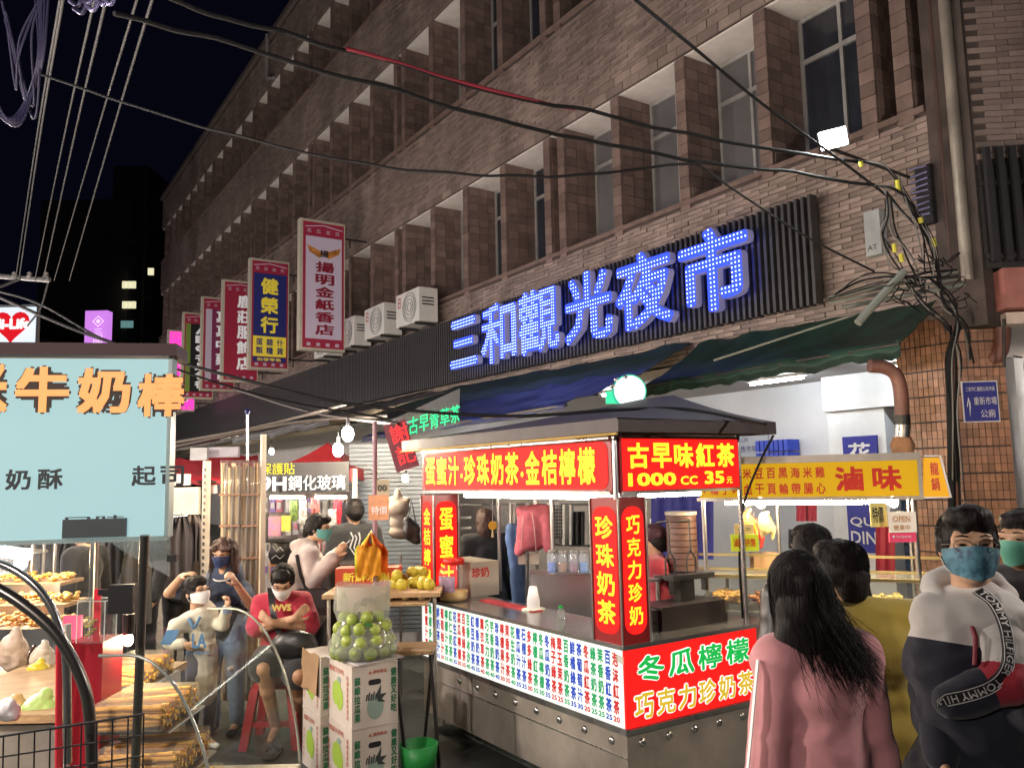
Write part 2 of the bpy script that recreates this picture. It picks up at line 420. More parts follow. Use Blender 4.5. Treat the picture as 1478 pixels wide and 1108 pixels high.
for ch, yc in zip('三和觀光夜市', ctr):
    wd = 1.03 if ch != '三' else .92
    b = MB(); vs, fs = text_geo(ch, .023, .05)
    mn, mx = vs.min(0), vs.max(0); hh = .95 if ch != '三' else .82
    O = V((6.86, yc+wd/2, 4.13-hh/2))   # U = -Y, W = Z ; normal = U x W = -X
    tr = lambda p: O+V((0,-1,0))*((p[0]-mn[0])/(mx[0]-mn[0])*wd)+ZU*((p[1]-mn[1])/(mx[1]-mn[1])*hh)+V((-1,0,0))*((p[2]-mn[2]))
    P_ = [tr(p) for p in vs]
    for f in fs:
        pts = [P_[i] for i in f]; nrm = (pts[1]-pts[0]).cross(pts[2]-pts[0])
        side = abs(nrm.normalized().x) < .5 if nrm.length > 1e-12 else True
        b.add(pts, [tuple(range(len(f)))], 1 if side else 0)
    lo = b.build('letter', [M_face, M_side], sg)
    fv, ff = text_geo(ch, .0, 0.); fm_, fx_ = fv.min(0), fv.max(0)
    tree = bvhtree.BVHTree.FromPolygons([V(p) for p in fv], ff)
    d = MB(); st = .052 if ch not in '觀和' else .045
    nx, nz = int(wd/st), int(hh/st)
    for i in range(nx+1):
        for j in range(nz+1):
            u, v = (i+.5)/(nx+1), (j+.5)/(nz+1)
            qx, qy = mn[0]+u*(mx[0]-mn[0]), mn[1]+v*(mx[1]-mn[1])
            if any(tree.ray_cast(V((qx+ax,qy+ay,1)), V((0,0,-1)))[0] is not None for ax, ay in ((0,0),(.02,0),(-.02,0),(0,.02),(0,-.02))):
                c = O+V((0,-1,0))*u*wd+ZU*v*hh+V((-1,0,0))*.104
                a = .008
                d.add([c+V((-.006,0,0)), c+V((0,a,a)), c+V((0,-a,a)), c+V((0,-a,-a)), c+V((0,a,-a))], [(0,1,2),(0,2,3),(0,3,4),(0,4,1)])
    do = d.build('led_dots', M_led, lo); do['kind'] = 'stuff'

# blade signs
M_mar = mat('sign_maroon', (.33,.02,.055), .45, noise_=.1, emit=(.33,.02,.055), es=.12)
M_sfr = mat('sign_frame_pale', (.62,.58,.5), .5, noise_=.1)
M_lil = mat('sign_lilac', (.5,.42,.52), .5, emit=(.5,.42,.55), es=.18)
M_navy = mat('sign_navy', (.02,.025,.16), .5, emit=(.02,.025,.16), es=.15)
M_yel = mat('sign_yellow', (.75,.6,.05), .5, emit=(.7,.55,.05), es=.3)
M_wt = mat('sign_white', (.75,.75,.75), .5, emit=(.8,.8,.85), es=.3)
M_pinkg = glow('sign_pink_lit', (1,.05,.45), 1.3)
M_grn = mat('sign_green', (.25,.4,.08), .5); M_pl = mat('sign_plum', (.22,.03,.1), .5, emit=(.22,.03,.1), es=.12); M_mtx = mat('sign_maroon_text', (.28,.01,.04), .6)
def blade(Y, x0, x1, z0, z1, label, style):
    t = thing('blade_sign', label, 'sign', ((x0+x1)/2, Y, z0), 'upright blade signs along the brick facade')
    fr = part('frame', M_sfr, t, lambda b: b.box(x0, x1, Y-.09, Y+.09, z0, z1))
    w_, h_ = x1-x0, z1-z0
    def q(name, m_, a0, a1, b0, b1, l=.004):
        return part(name, m_, t, lambda b: b.box(x0+w_*a0, x0+w_*a1, Y-.09-l, Y-.09, z0+h_*b0, z0+h_*b1))
    lit = style == 'pink'
    q('border', M_pinkg if lit else M_mar, .06, .97, .02, .98)
    def hdr(b):
        for i in range(4):
            put_text(b, '三', (x0+w_*(.14+i*.21), Y-.097, z0+h_*.9), XU, ZU, w_*.1, h_*.025, .02)
            put_text(b, '重', (x0+w_*(.14+i*.21), Y-.097, z0+h_*.035), XU, ZU, w_*.1, h_*.025, .02)
        b.tube([(x0+w_*.1,Y-.1,z0+h_*.94),(x0+w_*.5,Y-.1,z0+h_*.962),(x0+w_*.93,Y-.1,z0+h_*.94)], .012, 4)
    part('border_lettering', M_lil, t, hdr)
    if style == 'lilac':
        q('panel', M_lil, .12, .92, .09, .87, .012)
        part('lettering', M_mtx, t, lambda b: put_vtext(b, '揚明金紙香店', (x0+w_*.33, Y-.104, z0+h_*.12), XU, ZU, w_*.42, h_*.56, .03))
        def em(b):
            for s in (-1,1):
                c = V((x0+w_*.52, Y-.106, z0+h_*.75)); b.add([c, c+V((s*.38*w_,-.001,.05*h_)), c+V((s*.33*w_,-.001,.0)), c+V((s*.1*w_,-.001,-.045*h_))], [(0,1,2,3) if s < 0 else (3,2,1,0)])
        part('emblem', mat('emblem_orange', (.6,.25,.06), .5, noise_=.6, scale=9), t, em)
        part('emblem', M_black, t, lambda b: put_text(b, '揚', (x0+w_*.42, Y-.11, z0+h_*.715), XU, ZU, w_*.2, h_*.055, .02))
    elif style == 'navy':
        q('panel', M_navy, .1, .93, .3, .87, .01); q('panel', M_yel, .1, .93, .12, .3, .01); q('panel', M_navy, .1, .93, .07, .115, .01)
        part('lettering', M_yel, t, lambda b: put_vtext(b, '健榮行', (x0+w_*.28, Y-.102, z0+h_*.33), XU, ZU, w_*.44, h_*.5, .03))
        def sm_(b):
            for i, s in enumerate(('蛋類','雜糧','什貨')): put_vtext(b, s, (x0+w_*(.17+i*.26), Y-.102, z0+h_*.14), XU, ZU, w_*.17, h_*.14, .02)
        part('lettering', M_navy, t, sm_)
        part('lettering', M_yel, t, lambda b: put_text(b, '批發零售', (x0+w_*.2, Y-.102, z0+h_*.078), XU, ZU, w_*.6, h_*.028, .01))
    elif style == 'maroon':
        part('lettering', M_wt, t, lambda b: put_vtext(b, '鹿莊服飾店', (x0+w_*.4, Y-.102, z0+h_*.12), XU, ZU, w_*.42, h_*.74, .03))
    elif style == 'plum':
        q('panel', M_lil, .12, .3, .1, .87, .01); q('panel', M_pl, .3, .93, .1, .87, .01)
        part('lettering', M_wt, t, lambda b: put_vtext(b, '真真中藥舍', (x0+w_*.42, Y-.105, z0+h_*.12), XU, ZU, w_*.42, h_*.74, .03))
    elif style == 'green':
        q('panel', M_grn, .1, .25, .08, .87, .01); q('panel', M_slatback, .25, .93, .08, .87, .01)
        part('lettering', M_wt, t, lambda b: put_vtext(b, 'ABC名品包行', (x0+w_*.4, Y-.105, z0+h_*.12), XU, ZU, w_*.42, h_*.72, .03))
    elif style == 'pink':
        part('lettering', M_wt, t, lambda b: put_vtext(b, '金三角美容', (x0+w_*.4, Y-.105, z0+h_*.12), XU, ZU, w_*.42, h_*.7, .03))
    def br(b):
        for z in (z0+.3, z1-.3): b.cyl((x1, Y, z), (FX-.02, Y, z), .02, n=6); b.cyl((x1+.15, Y, z), (x1+.15, Y, z-.2), .015, n=5)
    part('bracket', M_dark, t, br)
for a in ((16.6,5.62,6.62,4.62,7.45,'pale lilac blade sign with winged emblem, largest and nearest of the row','lilac'),
          (20.0,5.52,6.5,4.62,7.38,'navy and yellow blade sign with three big yellow characters','navy'),
          (22.6,5.52,6.5,4.6,7.4,'maroon blade sign with white characters just behind the navy one','maroon'),
          (25.0,5.52,6.5,4.6,7.4,'maroon blade sign with a pale strip down its left side','plum'),
          (27.6,5.52,6.5,4.6,7.4,'black and green blade sign between two maroon ones','green'),
          (30.2,5.56,6.5,4.4,7.25,'glowing hot pink blade sign near the far end of the facade','pink'),
          (34.5,5.75,6.6,4.9,7.3,'small farthest maroon blade sign at the end of the facade','maroon')): blade(*a)

# air conditioners
for i, (y0, wd, lb) in enumerate(((16.0,.95,'leftmost white air conditioner unit on top of the slat fascia'),(14.5,.95,'middle white air conditioner unit on top of the slat fascia'),(13.0,.95,'rightmost white air conditioner unit on top of the slat fascia'),(17.6,.8,'white air conditioner unit behind the lilac blade sign'))):
    z = 4.72; t = thing('air_conditioner', lb, 'air conditioner', (6.85, y0+.4, z), 'air conditioner units on the fascia')
    part('casing', M_white, t, lambda b: b.box(6.62, 7.0, y0, y0+wd, z, z+.62))
    part('fan_grille', mat('ac_grille', (.35,.36,.38), .5), t, lambda b: [b.tube([V((6.612,y0+.38+cos(a*pi/8)*r,z+.31+sin(a*pi/8)*r)) for a in range(17)], .008, 4, caps=False) for r in (.08,.15,.22,.27)])
    part('logo', mat('ac_red', (.5,.05,.06), .5), t, lambda b: put_text(b, '日', (6.618, y0+.86, z+.35), (0,-1,0), ZU, .11, .2, .01))
    part('side_grille', M_dark, t, lambda b: [b.box(6.68, 6.92, y0-.006, y0, z+.3+i_*.06, z+.325+i_*.06) for i_ in range(3)])
    part('bracket', M_dark, t, lambda b: (b.box(6.6, 7.0, y0+.1, y0+.14, z-.05, z), b.box(6.6, 7.0, y0+.75, y0+.79, z-.05, z)))
# ------------------------------------------------------------------ arcade behind the stalls, corner pillar, corner shop
M_plaster = mat('white_plaster', (.72,.72,.74), .7, noise_=.06, scale=2)
M_tile = mat('pillar_tile', (.4,.21,.13), .4, noise_=.22, scale=9, island=.22, bump=.15)
part('arcade_ceiling', mat('arcade_plaster', (.55,.52,.5), .8, noise_=.1), bld, lambda b: b.box(FX, 13, 4.4, YE, 3.08, 3.2))
wl = MB().box(9.5, 9.7, 4.4, YE, 0, 3.1).build('arcade_wall', M_plaster); tag(wl, 'white plastered wall at the back of the arcade behind the food stalls', 'wall')
wp = MB().box(9.1, 9.49, 5.72, 6.5, 0, 2.62).build('wall_pier', M_white); tag(wp, 'bright white wall pier that carries the blue banner', 'wall')
wb = MB().box(9.05, 9.49, 4.5, 6.52, 2.63, 3.07).build('shutter_box', M_white); tag(wb, 'white roller shutter housing above the dark blue shutter', 'shutter box')
sh = thing('roller_shutter', 'dark blue closed roller shutter beside the brown tiled pillar', 'shutter', (9.3, 5.0, 0))
M_shut = mat('shutter_blue', (.05,.08,.14), .45, .3)
for i in range(26): part('slat', M_shut, sh, lambda b: b.box(9.3, 9.34, 4.5, 5.71, i*.1, i*.1+.088))
part('backing', M_slatback, sh, lambda b: b.box(9.345, 9.36, 4.5, 5.71, 0, 2.62))
bn = thing('vertical_banner', 'tall blue banner with white flower shop characters on the white pier', 'banner', (9.08, 6.05, .9))
M_ban = mat('banner_blue', (.025,.03,.28), .5)
part('cloth', M_ban, bn, lambda b: b.box(9.06, 9.09, 5.82, 6.28, .9, 2.3))
part('lettering', M_white, bn, lambda b: (put_vtext(b, '花草', (9.055, 6.2, 1.72), (0,-1,0), ZU, .3, .5, .02), put_text(b, 'QU', (9.055, 6.24, 1.2), (0,-1,0), ZU, .32, .12, .01), put_text(b, 'DIN', (9.055, 6.24, 1.0), (0,-1,0), ZU, .34, .15, .01)))
nb_ = thing('notice_board', 'pale grey notice board with small blue lines on the white wall', 'notice board', (9.45, 8.2, 1.8))
part('board', mat('board_grey', (.5,.53,.58), .5), nb_, lambda b: b.box(9.46, 9.49, 7.75, 8.75, 1.9, 2.5))
part('lettering', M_navy, nb_, lambda b: (put_text(b, '三重市公所', (9.455, 8.5, 2.32), (0,-1,0), ZU, .4, .07), put_text(b, '臺灣零售市場', (9.455, 8.55, 2.18), (0,-1,0), ZU, .6, .09)))
bc = thing('blue_crate', 'stack of bright blue plastic crates against the white wall', 'crate', px(1135,650,X=9.3))
for i in range(3):
    q = px(1118, 655, X=9.3)
    part('slat', mat('crate_blue', (.02,.06,.5), .4), bc, lambda b: [b.box(9.2, 9.45, q.y-.3+j*.08, q.y-.24+j*.08, q.z-.3+i*.17, q.z-.15+i*.17) for j in range(7)])
pl = thing('tiled_pillar', 'brown tiled pillar of the arcade corner under the cable tangle', 'pillar', (FX+.2, 4, 0))
p0, p1 = V((FX, 4.36, 0)), V((FX, 3.83, 0)); p2 = p1+cd*.42; p3 = p2+V((.35,.35,0)); p4 = V((FX+.6, 4.4, 0))
part('core', M_mortar, pl, lambda b: b.prism([p0, p1, p2, p3, p4], (0,0,3.2)))
def tiles(b):
    for (a, c) in ((p0, p1), (p1, p2)):
        d = (c-a); L_ = d.length; d.normalize(); n = V((d.y,-d.x,0)); n = -n if n.dot(Fh) > 0 else n
        k = int(L_/.047)
        for r in range(14):
            for q in range(k):
                for h in range(3):
                    z0 = .01+r*.23+h*.073
                    b.obox(a+d*(q+.5)*L_/k+n*random.uniform(.003,.008)+ZU*(z0+.035), d*(L_/k/2-.003), n*.006, ZU*.034)
o = part('tiling', M_tile, pl, tiles); o['kind'] = 'stuff'
ss = thing('street_plate', 'small blue street sign with white arrow and characters on the tiled pillar', 'sign', p1+cd*.2+ZU*2.3)
sn = V((cd.y,-cd.x,0)); sn = -sn if sn.dot(Fh) > 0 else sn
sO = p1+cd*.03+sn*.03+ZU*2.28
part('plate', M_white, ss, lambda b: b.obox(sO+cd*.15+ZU*.18, cd*.15, sn*.006, ZU*.18))
part('field', M_ban, ss, lambda b: b.obox(sO+cd*.15+ZU*.18+sn*.008, cd*.14, sn*.002, ZU*.17))
part('lettering', M_white, ss, lambda b: (put_text(b, '重新市場', sO+cd*.09+ZU*.15+sn*.012, cd, ZU, .19, .07), put_text(b, '公廁', sO+cd*.14+ZU*.04+sn*.012, cd, ZU, .12, .07), put_text(b, '↑', sO+cd*.03+ZU*.05+sn*.012, cd, ZU, .035, .17, .01), put_text(b, '三重市仁義街公有市場', sO+cd*.03+ZU*.27+sn*.012, cd, ZU, .24, .04)))
# corner shop seen at the right edge
def F2(x, y, D): return px(x, y, D=D)
def fpanel(b, x0, x1, y0, y1, D, th=.03, mi=0):
    """upright board facing the street corner: pixel extents at depth D, real thickness"""
    a, c = px(x0, (y0+y1)/2, D=D), px(x1, (y0+y1)/2, D=D); t, bt = px((x0+x1)/2, y0, D=D).z, px((x0+x1)/2, y1, D=D).z
    m_ = (a+c)/2; u = (c-a); u.z = 0
    b.obox(V((m_.x, m_.y, (t+bt)/2)), u/2, Fh*th/2, ZU*(t-bt)/2, mi)
shop = thing('corner_shop', 'bright shop interior with shelves of bags right of the tiled pillar', 'shop', px(1500, 900, D=9.5))
part('wall', mat('shop_cream', (.7,.66,.58), .7, noise_=.05), shop, lambda b: fpanel(b, 1425, 1650, 470, 1250, 9.9, .1))
part('ceiling', mat('shop_ceiling', (.62,.55,.48), .7), shop, lambda b: [fpanel(b, 1425, 1640, 545+i*18, 553+i*18, 9.75-i*.05, .1) for i in range(4)])
for i, yy in enumerate((655, 705, 748)): part('shelf', M_white, shop, lambda b: fpanel(b, 1436, 1480, yy+8, yy+11, 9.3, .4))
part('shelf_upright', M_steelD, shop, lambda b: (fpanel(b, 1464, 1470, 615, 860, 9.1, .05), fpanel(b, 1436, 1439, 615, 860, 9.1, .05)))
for i, (x0, y0, c, nm) in enumerate(((1444,630,(.5,.03,.15),'pink striped handbag on the top shelf of the corner shop'),(1442,672,(.05,.1,.25),'dark blue handbag on the middle shelf of the corner shop'),(1442,722,(.08,.12,.28),'blue denim bag on the lowest shelf of the corner shop'))):
    t = thing('handbag', nm, 'handbag', px(x0+8, y0+30, D=9.2), 'handbags on the shop shelves')
    part('bag', mat('bag%d'%i, c, .6), t, lambda b: fpanel(b, x0, x0+17, y0+2, y0+33, 9.2, .15))
    part('strap', M_dark, t, lambda b: b.tube([px(x0+3,y0+2,D=9.1), px(x0+9,y0-6,D=9.1), px(x0+14,y0+2,D=9.1)], .012, 5))
po = thing('pink_poster', 'pink poster with letter K at the right edge beside the pillar', 'poster', px(1460, 800, D=8.9))
part('sheet', mat('poster_pink', (.75,.42,.42), .6), po, lambda b: fpanel(b, 1443, 1500, 738, 815, 8.9, .02))
part('lettering', M_black, po, lambda b: (put_text(b, 'KOREA', px(1450, 777, D=8.84), Rh, ZU, .34, .11), put_text(b, 'FASHION', px(1450, 760, D=8.84), Rh, ZU, .3, .04), put_text(b, '流行服飾', px(1450, 800, D=8.82), Rh, ZU, .3, .07)))

# ------------------------------------------------------------------ awnings and tarpaulins
def awning(name, label, corners, mt, nu=24, nv=10, sag=.05, wr=.02, val=0, ribs=0, seed=0):
    """corners: back-left, back-right, front-right, front-left"""
    A, B_, C_, D_ = [V(c) for c in corners]; gr = []
    nrm = (B_-A).cross(D_-A).normalized(); nrm = nrm if nrm.z > 0 else -nrm
    for i in range(nv+1):
        t = i/nv; row = []
        for j in range(nu+1):
            s = j/nu; p = (A.lerp(B_, s)).lerp(D_.lerp(C_, s), t)
            q = -sag*sin(pi*t)*(.6+.4*abs(sin(pi*s*max(1,ribs)))) + wr*noise.noise(V((s*9+seed, t*5, seed)))*2
            row.append(p+nrm*q)
        gr.append(row)
    if val:
        for k in (1, 2):
            row = []
            for j in range(nu+1):
                s = j/nu; f0 = D_.lerp(C_, s)
                row.append(V((gr[nv][j].x, gr[nv][j].y, gr[nv][j].z))+ZU*(-val*k/2*(1-.12*abs(sin(s*nu*.8))))+(D_-A).normalized()*.02*sin(j*1.9+seed))
            gr.append(row)
    t = thing(name, label, 'awning', (A+B_+C_+D_)/4)
    part('canvas', mt, t, lambda b: b.slab(gr, ZU*.006))
    part('front_pole', M_dark, t, lambda b: b.tube([D_+nrm*-.02, C_+nrm*-.02], .016, 6))
    return t
M_agreen = mat('awning_green', (.012,.042,.03), .6, noise_=.55, scale=2.2, bump=.3, bscale=9)
M_adark = mat('awning_dark', (.065,.068,.072), .65, noise_=.35, scale=1.2, bump=.3, bscale=5)
M_ablack = mat('awning_black', (.05,.05,.055), .6, noise_=.3, scale=1.5, bump=.3)
M_ablue = mat('tarp_blue', (.005,.012,.09), .45, noise_=.3, scale=2, bump=.3, bscale=6)
M_ared = mat('tent_red', (.5,.03,.04), .55, noise_=.15, scale=3, bump=.2)
M_agd = mat('tarp_darkgreen', (.02,.05,.05), .6, noise_=.3, scale=2, bump=.3)
awning('green_awning', 'worn dark green awning with scalloped edge left of the tiled pillar', ((7.12,6.75,3.42),(7.12,3.9,3.38),(6.25,3.75,2.92),(6.1,6.6,2.86)), M_agreen, 40, 8, .06, .025, .13, 0, 3)
awning('green_tarp', 'dark green tarpaulin below the blue letters behind the drinks cart', ((7.12,13.5,3.5),(7.12,6.9,3.44),(5.5,6.7,2.8),(5.3,13.5,2.85)), M_agd, 30, 8, .08, .03, .08, 3, 5)
awning('blue_tarp', 'blue tarpaulin stretched just above the drinks cart roof', ((5.8,9.6,2.95),(5.6,6.0,2.95),(4.25,5.6,2.52),(4.0,9.4,2.42)), M_ablue, 20, 8, .04, .03, .06, 2, 8)
awning('grey_awning', 'long grey awning under the slat fascia behind the red tent', ((7.12,20,3.52),(7.12,13.6,3.52),(4.9,13.2,2.92),(4.9,20,2.95)), M_adark, 30, 8, .08, .03, .1, 3, 11)
awning('grey_awning', 'farthest long grey awning that runs under the blade signs', ((7.12,38,3.52),(7.12,20.1,3.52),(5.4,20.1,3.0),(5.4,38,3.0)), M_adark, 40, 6, .08, .03, .1, 8, 13)
awning('black_awning', 'black canvas awning sloping over the phone accessory stall', ((5.2,12.6,3.0),(5.0,8.9,3.0),(3.3,8.7,2.6),(3.2,12.4,2.55)), M_ablack, 16, 8, .05, .03, .1, 2, 17)

# red pop-up tent
tn = thing('red_tent', 'red pop-up tent roof over the phone accessory stall', 'tent', px(450, 900, D=8.8))
tc = px(440, 652, D=8.8); Lf, Rt = px(372, 678, D=8.1), px(512, 676, D=8.1); Bk = Fh*1.9
c4 = [Lf, Rt, Rt+Bk, Lf+Bk]; ap = (Lf+Rt)/2+Bk/2; ap.z = Lf.z+.30
def tent(b):
    for i in range(4):
        a, c = c4[i], c4[(i+1)%4]; g_ = []
        for r in range(7):
            t = r/6; row = []
            for s in range(9):
                p = a.lerp(c, s/8).lerp(ap, t); p = p+ZU*(-.05*sin(pi*t)); row.append(p)
            g_.append(row)
        b.slab(g_, ZU*.004)
        dn = ZU*-.11
        b.slab([[a.lerp(c, s/8) for s in range(9)], [a.lerp(c, s/8)+dn+ZU*.015*sin(s*2.2) for s in range(9)]], V((0,.003,0)))
part('canopy', M_ared, tn, tent)
for i, p in enumerate(c4): part('leg', mat('leg_white', (.6,.55,.5), .5), tn, lambda b: b.box(p.x-.018, p.x+.018, p.y-.018, p.y+.018, 0, p.z))
awning('red_canopy', 'small dark red canopy left of the hanging plastic covers', (px(250,662,D=9.5), px(372,656,D=9.5), px(378,690,D=8), px(256,694,D=8)), mat('canopy_red', (.38,.02,.03), .6, noise_=.2), 12, 4, .03, .02, .04, 1, 3)

# ------------------------------------------------------------------ floodlight on the facade
fl = thing('floodlight', 'glaring white floodlight mounted on the brick facade above the letters', 'floodlight', px(1203, 200, D=6.9))
fc = px(1203, 200, D=6.9); fu = Rh; fn = (-Fh-Rh*.15-ZU*.25).normalized(); fw = (Rh*1+ZU*.22).normalized(); fw = (fw-fn*fw.dot(fn)).normalized(); fv_ = fn.cross(fw)
part('housing', M_dark, fl, lambda b: b.obox(fc-fn*.035, fw*.115, fv_*.08, fn*.03))
part('lens', glow('flood_glow', (.92,1,.98), 520), fl, lambda b: b.obox(fc, fw*.105, fv_*.07, fn*.004))
part('bracket', M_dark, fl, lambda b: b.tube([fc-fn*.06, fc-fn*.2-ZU*.05, V((FX-.03, fc.y+.05, fc.z-.1))], .015, 6))

# ------------------------------------------------------------------ cables
def smooth(pts, k=8):
    pts = [V(p) for p in pts]; P_ = [pts[0]*2-pts[1]]+pts+[pts[-1]*2-pts[-2]]; out = []
    for i in range(1, len(P_)-2):
        a, b, c, d = P_[i-1:i+3]
        for j in range(k):
            t = j/k; out.append(.5*((2*b)+(c-a)*t+(2*a-5*b+4*c-d)*t*t+(3*b-3*c+d-a)*t**3))
    return out+[pts[-1]]
def cable(label, pts, r=.012, m_=None, name='overhead_cable', cat='cable', group='overhead cables', wob=.0):
    ps = smooth([px(x, y, D=D) for x, y, D in pts])
    if wob: ps = [p+V((0,0,1))*wob*noise.noise(p*3) for p in ps]
    b = MB(); b.tube(ps, r, 6); o = b.build(name, m_ or M_rubber); tag(o, label, cat, group); return o
M_redc = mat('cable_red', (.3,.02,.04), .5)
cable('thick black cable from the top left down to the floodlight, uppermost crossing the facade', [(215,-8,4),(380,40,4.6),(500,75,5),(700,127,5.6),(900,172,6.1),(1080,210,6.6),(1240,232,7)], .014, wob=.03)
cable('red length of cable lying along the uppermost facade cable', [(500,71,4.98),(600,100,5.3),(700,125,5.58),(830,158,5.95)], .012, M_redc, wob=.02)
cable('black cable just below the uppermost one, ending at the cable tangle', [(165,20,4),(330,65,4.6),(500,113,5),(700,165,5.6),(860,205,6),(1000,232,6.4),(1130,248,6.8),(1262,268,7)], .014, wob=.03)
cable('thin sagging cable under the two thick ones across the facade', [(60,108,6),(200,155,6),(320,190,6),(490,230,6),(620,248,6),(760,255,6),(880,250,6),(1015,234,6.4)], .01, wob=.02)
cable('cable coming down from the top edge to the floodlight and box', [(905,-10,5),(1000,68,5.6),(1100,150,6.2),(1200,222,6.8),(1290,290,7)], .012)
cable('thin cable from the facade cables down to the corner awning', [(1005,236,6.4),(1080,288,6.6),(1170,345,6.8),(1262,392,7)], .009)
cable('long dark cable dipping over the blade signs to the cart roof', [(-10,425,5),(120,480,5),(250,520,5),(380,555,5),(500,582,5),(640,596,5),(760,600,5),(880,592,5),(985,590,5.2),(1105,612,4.6)], .010)
cable('second dark cable above the left stall sign', [(-10,418,5),(60,440,5),(160,495,5),(300,548,5.2),(420,580,5.5),(560,604,5.8)], .007)
for i, (xb, xt) in enumerate(((22,88),(27,92),(50,138),(62,155),(78,200),(100,222))):
    cable(['first','second','third','fourth','fifth','sixth'][i]+' from the left of the six power lines in the night sky', [(xb,405,14),((xb+xt)/2-3,205,8),(xt,-8,4.5)], .009 if i%2 else .008, mat('cable_grey', (.035,.034,.033), .7), 'power_line', 'power line', 'parallel power lines in the night sky')
cable('power line continuing from the crossarm to the lower left', [(70,405,14),(58,445,16),(40,470,20)], .02, None)
ut = thing('utility_crossarm', 'grey crossarm with insulators carrying the power lines at the left edge', 'crossarm', px(30, 402, D=14))
part('crossarm', mat('galvanised', (.3,.3,.3), .5, .4), ut, lambda b: b.tube([px(-30,396,D=14), px(72,404,D=14)], .045, 6))
part('pole', mat('concrete_pole', (.12,.12,.12), .8), ut, lambda b: b.cyl(V((px(-28,400,D=14).x, px(-28,400,D=14).y, 0)), px(-28,330,D=14), .13, n=10))
for x in (20, 42, 66): part('insulator', mat('porcelain', (.4,.38,.36), .3), ut, lambda b: b.lathe(px(x,403,D=14), [(.0,0),(.05,.02),(.05,.06),(.03,.07),(.045,.1),(.0,.14)], 8))
part('brace', M_dark, ut, lambda b: b.tube([px(-28,425,D=14), px(30,402,D=14)], .03, 5))
# cable cluster in the top left corner
cl = thing('cable_cluster', 'loops of bluish cables and clamps in the dark top left corner', 'cable bundle', px(60, 40, D=4))
M_pc = mat('cable_violet', (.02,.018,.05), .5); rr = random.Random(3)
for i in range(9):
    x0 = -10+rr.random()*20; ps = [(x0, rr.random()*40-10, 4), (20+rr.random()*30, 120+rr.random()*60, 4.05), (x0+10+rr.random()*40, 40+rr.random()*40, 4.0), (55+rr.random()*12, -10, 4)]
    if i < 5: ps = [(-12,130+i*7,4),(10+i*4,170+i*3,4),(34+i*4,150-i*6,4.05),(55+i*2,80,4),(50+i*5,-10,4)]
    part('cable', M_pc, cl, lambda b: b.tube(smooth([px(*p[:2], D=p[2]) for p in ps]), .006, 5))
for x, y in ((112,5),(128,2),(150,4),(160,3),(135,12),(118,16)):
    part('clamp', mat('clamp_lilac', (.2,.19,.35), .3, .5), cl, lambda b: b.tube(smooth([px(x-12,y-4,D=4.2), px(x,y+3,D=4.2), px(x+6,y-8,D=4.2)]), .012, 6))
# cable tangle at the corner
tg = thing('cable_tangle', 'tangle of black cables, clips and tape on the brick corner above the awning', 'cable bundle', px(1330, 360, D=7))
rr = random.Random(11)
base = [[(1240,232),(1268,238),(1290,252),(1318,300),(1345,350),(1352,400)],[(1262,268),(1290,275),(1310,290),(1330,320),(1348,365),(1355,420)],[(1280,280),(1276,310),(1272,340),(1290,375),(1310,392)],
        [(1285,282),(1290,330),(1300,350),(1318,380),(1330,420)],[(1296,250),(1310,290),(1325,330),(1340,400)],[(1205,425),(1240,402),(1275,395),(1310,398),(1345,390),(1378,388)],
        [(1195,432),(1240,418),(1300,402),(1380,398)],[(1325,330),(1295,300),(1280,275)],[(1352,400),(1365,440),(1395,470),(1402,520)],[(1340,400),(1372,430),(1385,470),(1370,520),(1372,600),(1376,700)],
        [(1300,395),(1330,440),(1370,470),(1385,520),(1378,600),(1384,690)]]
for k, bp in enumerate(base):
    for j in range(3):
        ps = [(x+rr.uniform(-6,6)*(0 < i), y+rr.uniform(-5,5)*(0 < i)) for i, (x, y) in enumerate(bp)]
        part('cable', M_rubber if j else mat('cable_grey2', (.2,.2,.2), .5), tg, lambda b: b.tube(smooth([px(x, y, D=6.95-rr.uniform(0,.12)) for x, y in ps], 5), rr.uniform(.004,.009), 5))
for k in range(22):
    x, y = rr.uniform(1290,1375), rr.uniform(370,440); ps = [(x,y)]
    for _ in range(4): ps.append((ps[-1][0]+rr.uniform(-22,22), ps[-1][1]+rr.uniform(-18,18)))
    part('cable', M_rubber, tg, lambda b: b.tube(smooth([px(a, c, D=6.9-rr.uniform(0,.15)) for a, c in ps], 4), rr.uniform(.003,.007), 5))
for x, y, h in ((1242,237,7),(1295,268,16),(1328,318,8),(1290,358,12),(1300,372,12),(1347,350,12)):
    part('tape', mat('tape_yellow', (.6,.55,.06), .5), tg, lambda b: b.cyl(px(x,y-h/2,D=6.85), px(x+2,y+h/2,D=6.85), .02, n=7))
eb = thing('meter_box', 'pale grey electric box on the brick corner below the floodlight', 'electric box', px(1270, 372, D=7))
q0 = px(1268, 368, X=FX-.1); q1 = px(1268, 303, X=FX-.1)
part('casing', mat('box_grey', (.42,.46,.48), .45, noise_=.1), eb, lambda b: b.box(FX-.14, FX-.03, q0.y-.06, q0.y+.1, q0.z, q1.z))
part('lettering', M_black, eb, lambda b: put_text(b, 'AT', (FX-.142, q0.y+.08, q0.z+.05), (0,-1,0), ZU, .1, .05))
tb = thing('terminal_rack', 'black terminal rack with cable ends on the brick corner', 'cable rack', px(1335, 320, D=7))
qa = px(1335, 280, X=FX-.08)
part('rack', M_slatback, tb, lambda b: b.box(FX-.1, FX-.03, qa.y-.07, qa.y+.07, qa.z-.28, qa.z+.26))
for i in range(9): part('connector', mat('clamp_lilac', (.2,.19,.35), .3, .5), tb, lambda b: b.cyl((FX-.12, qa.y-.06, qa.z+.24-i*.055), (FX-.14, qa.y+.09, qa.z+.23-i*.055+rr.uniform(-.01,.02)), .012, n=6))
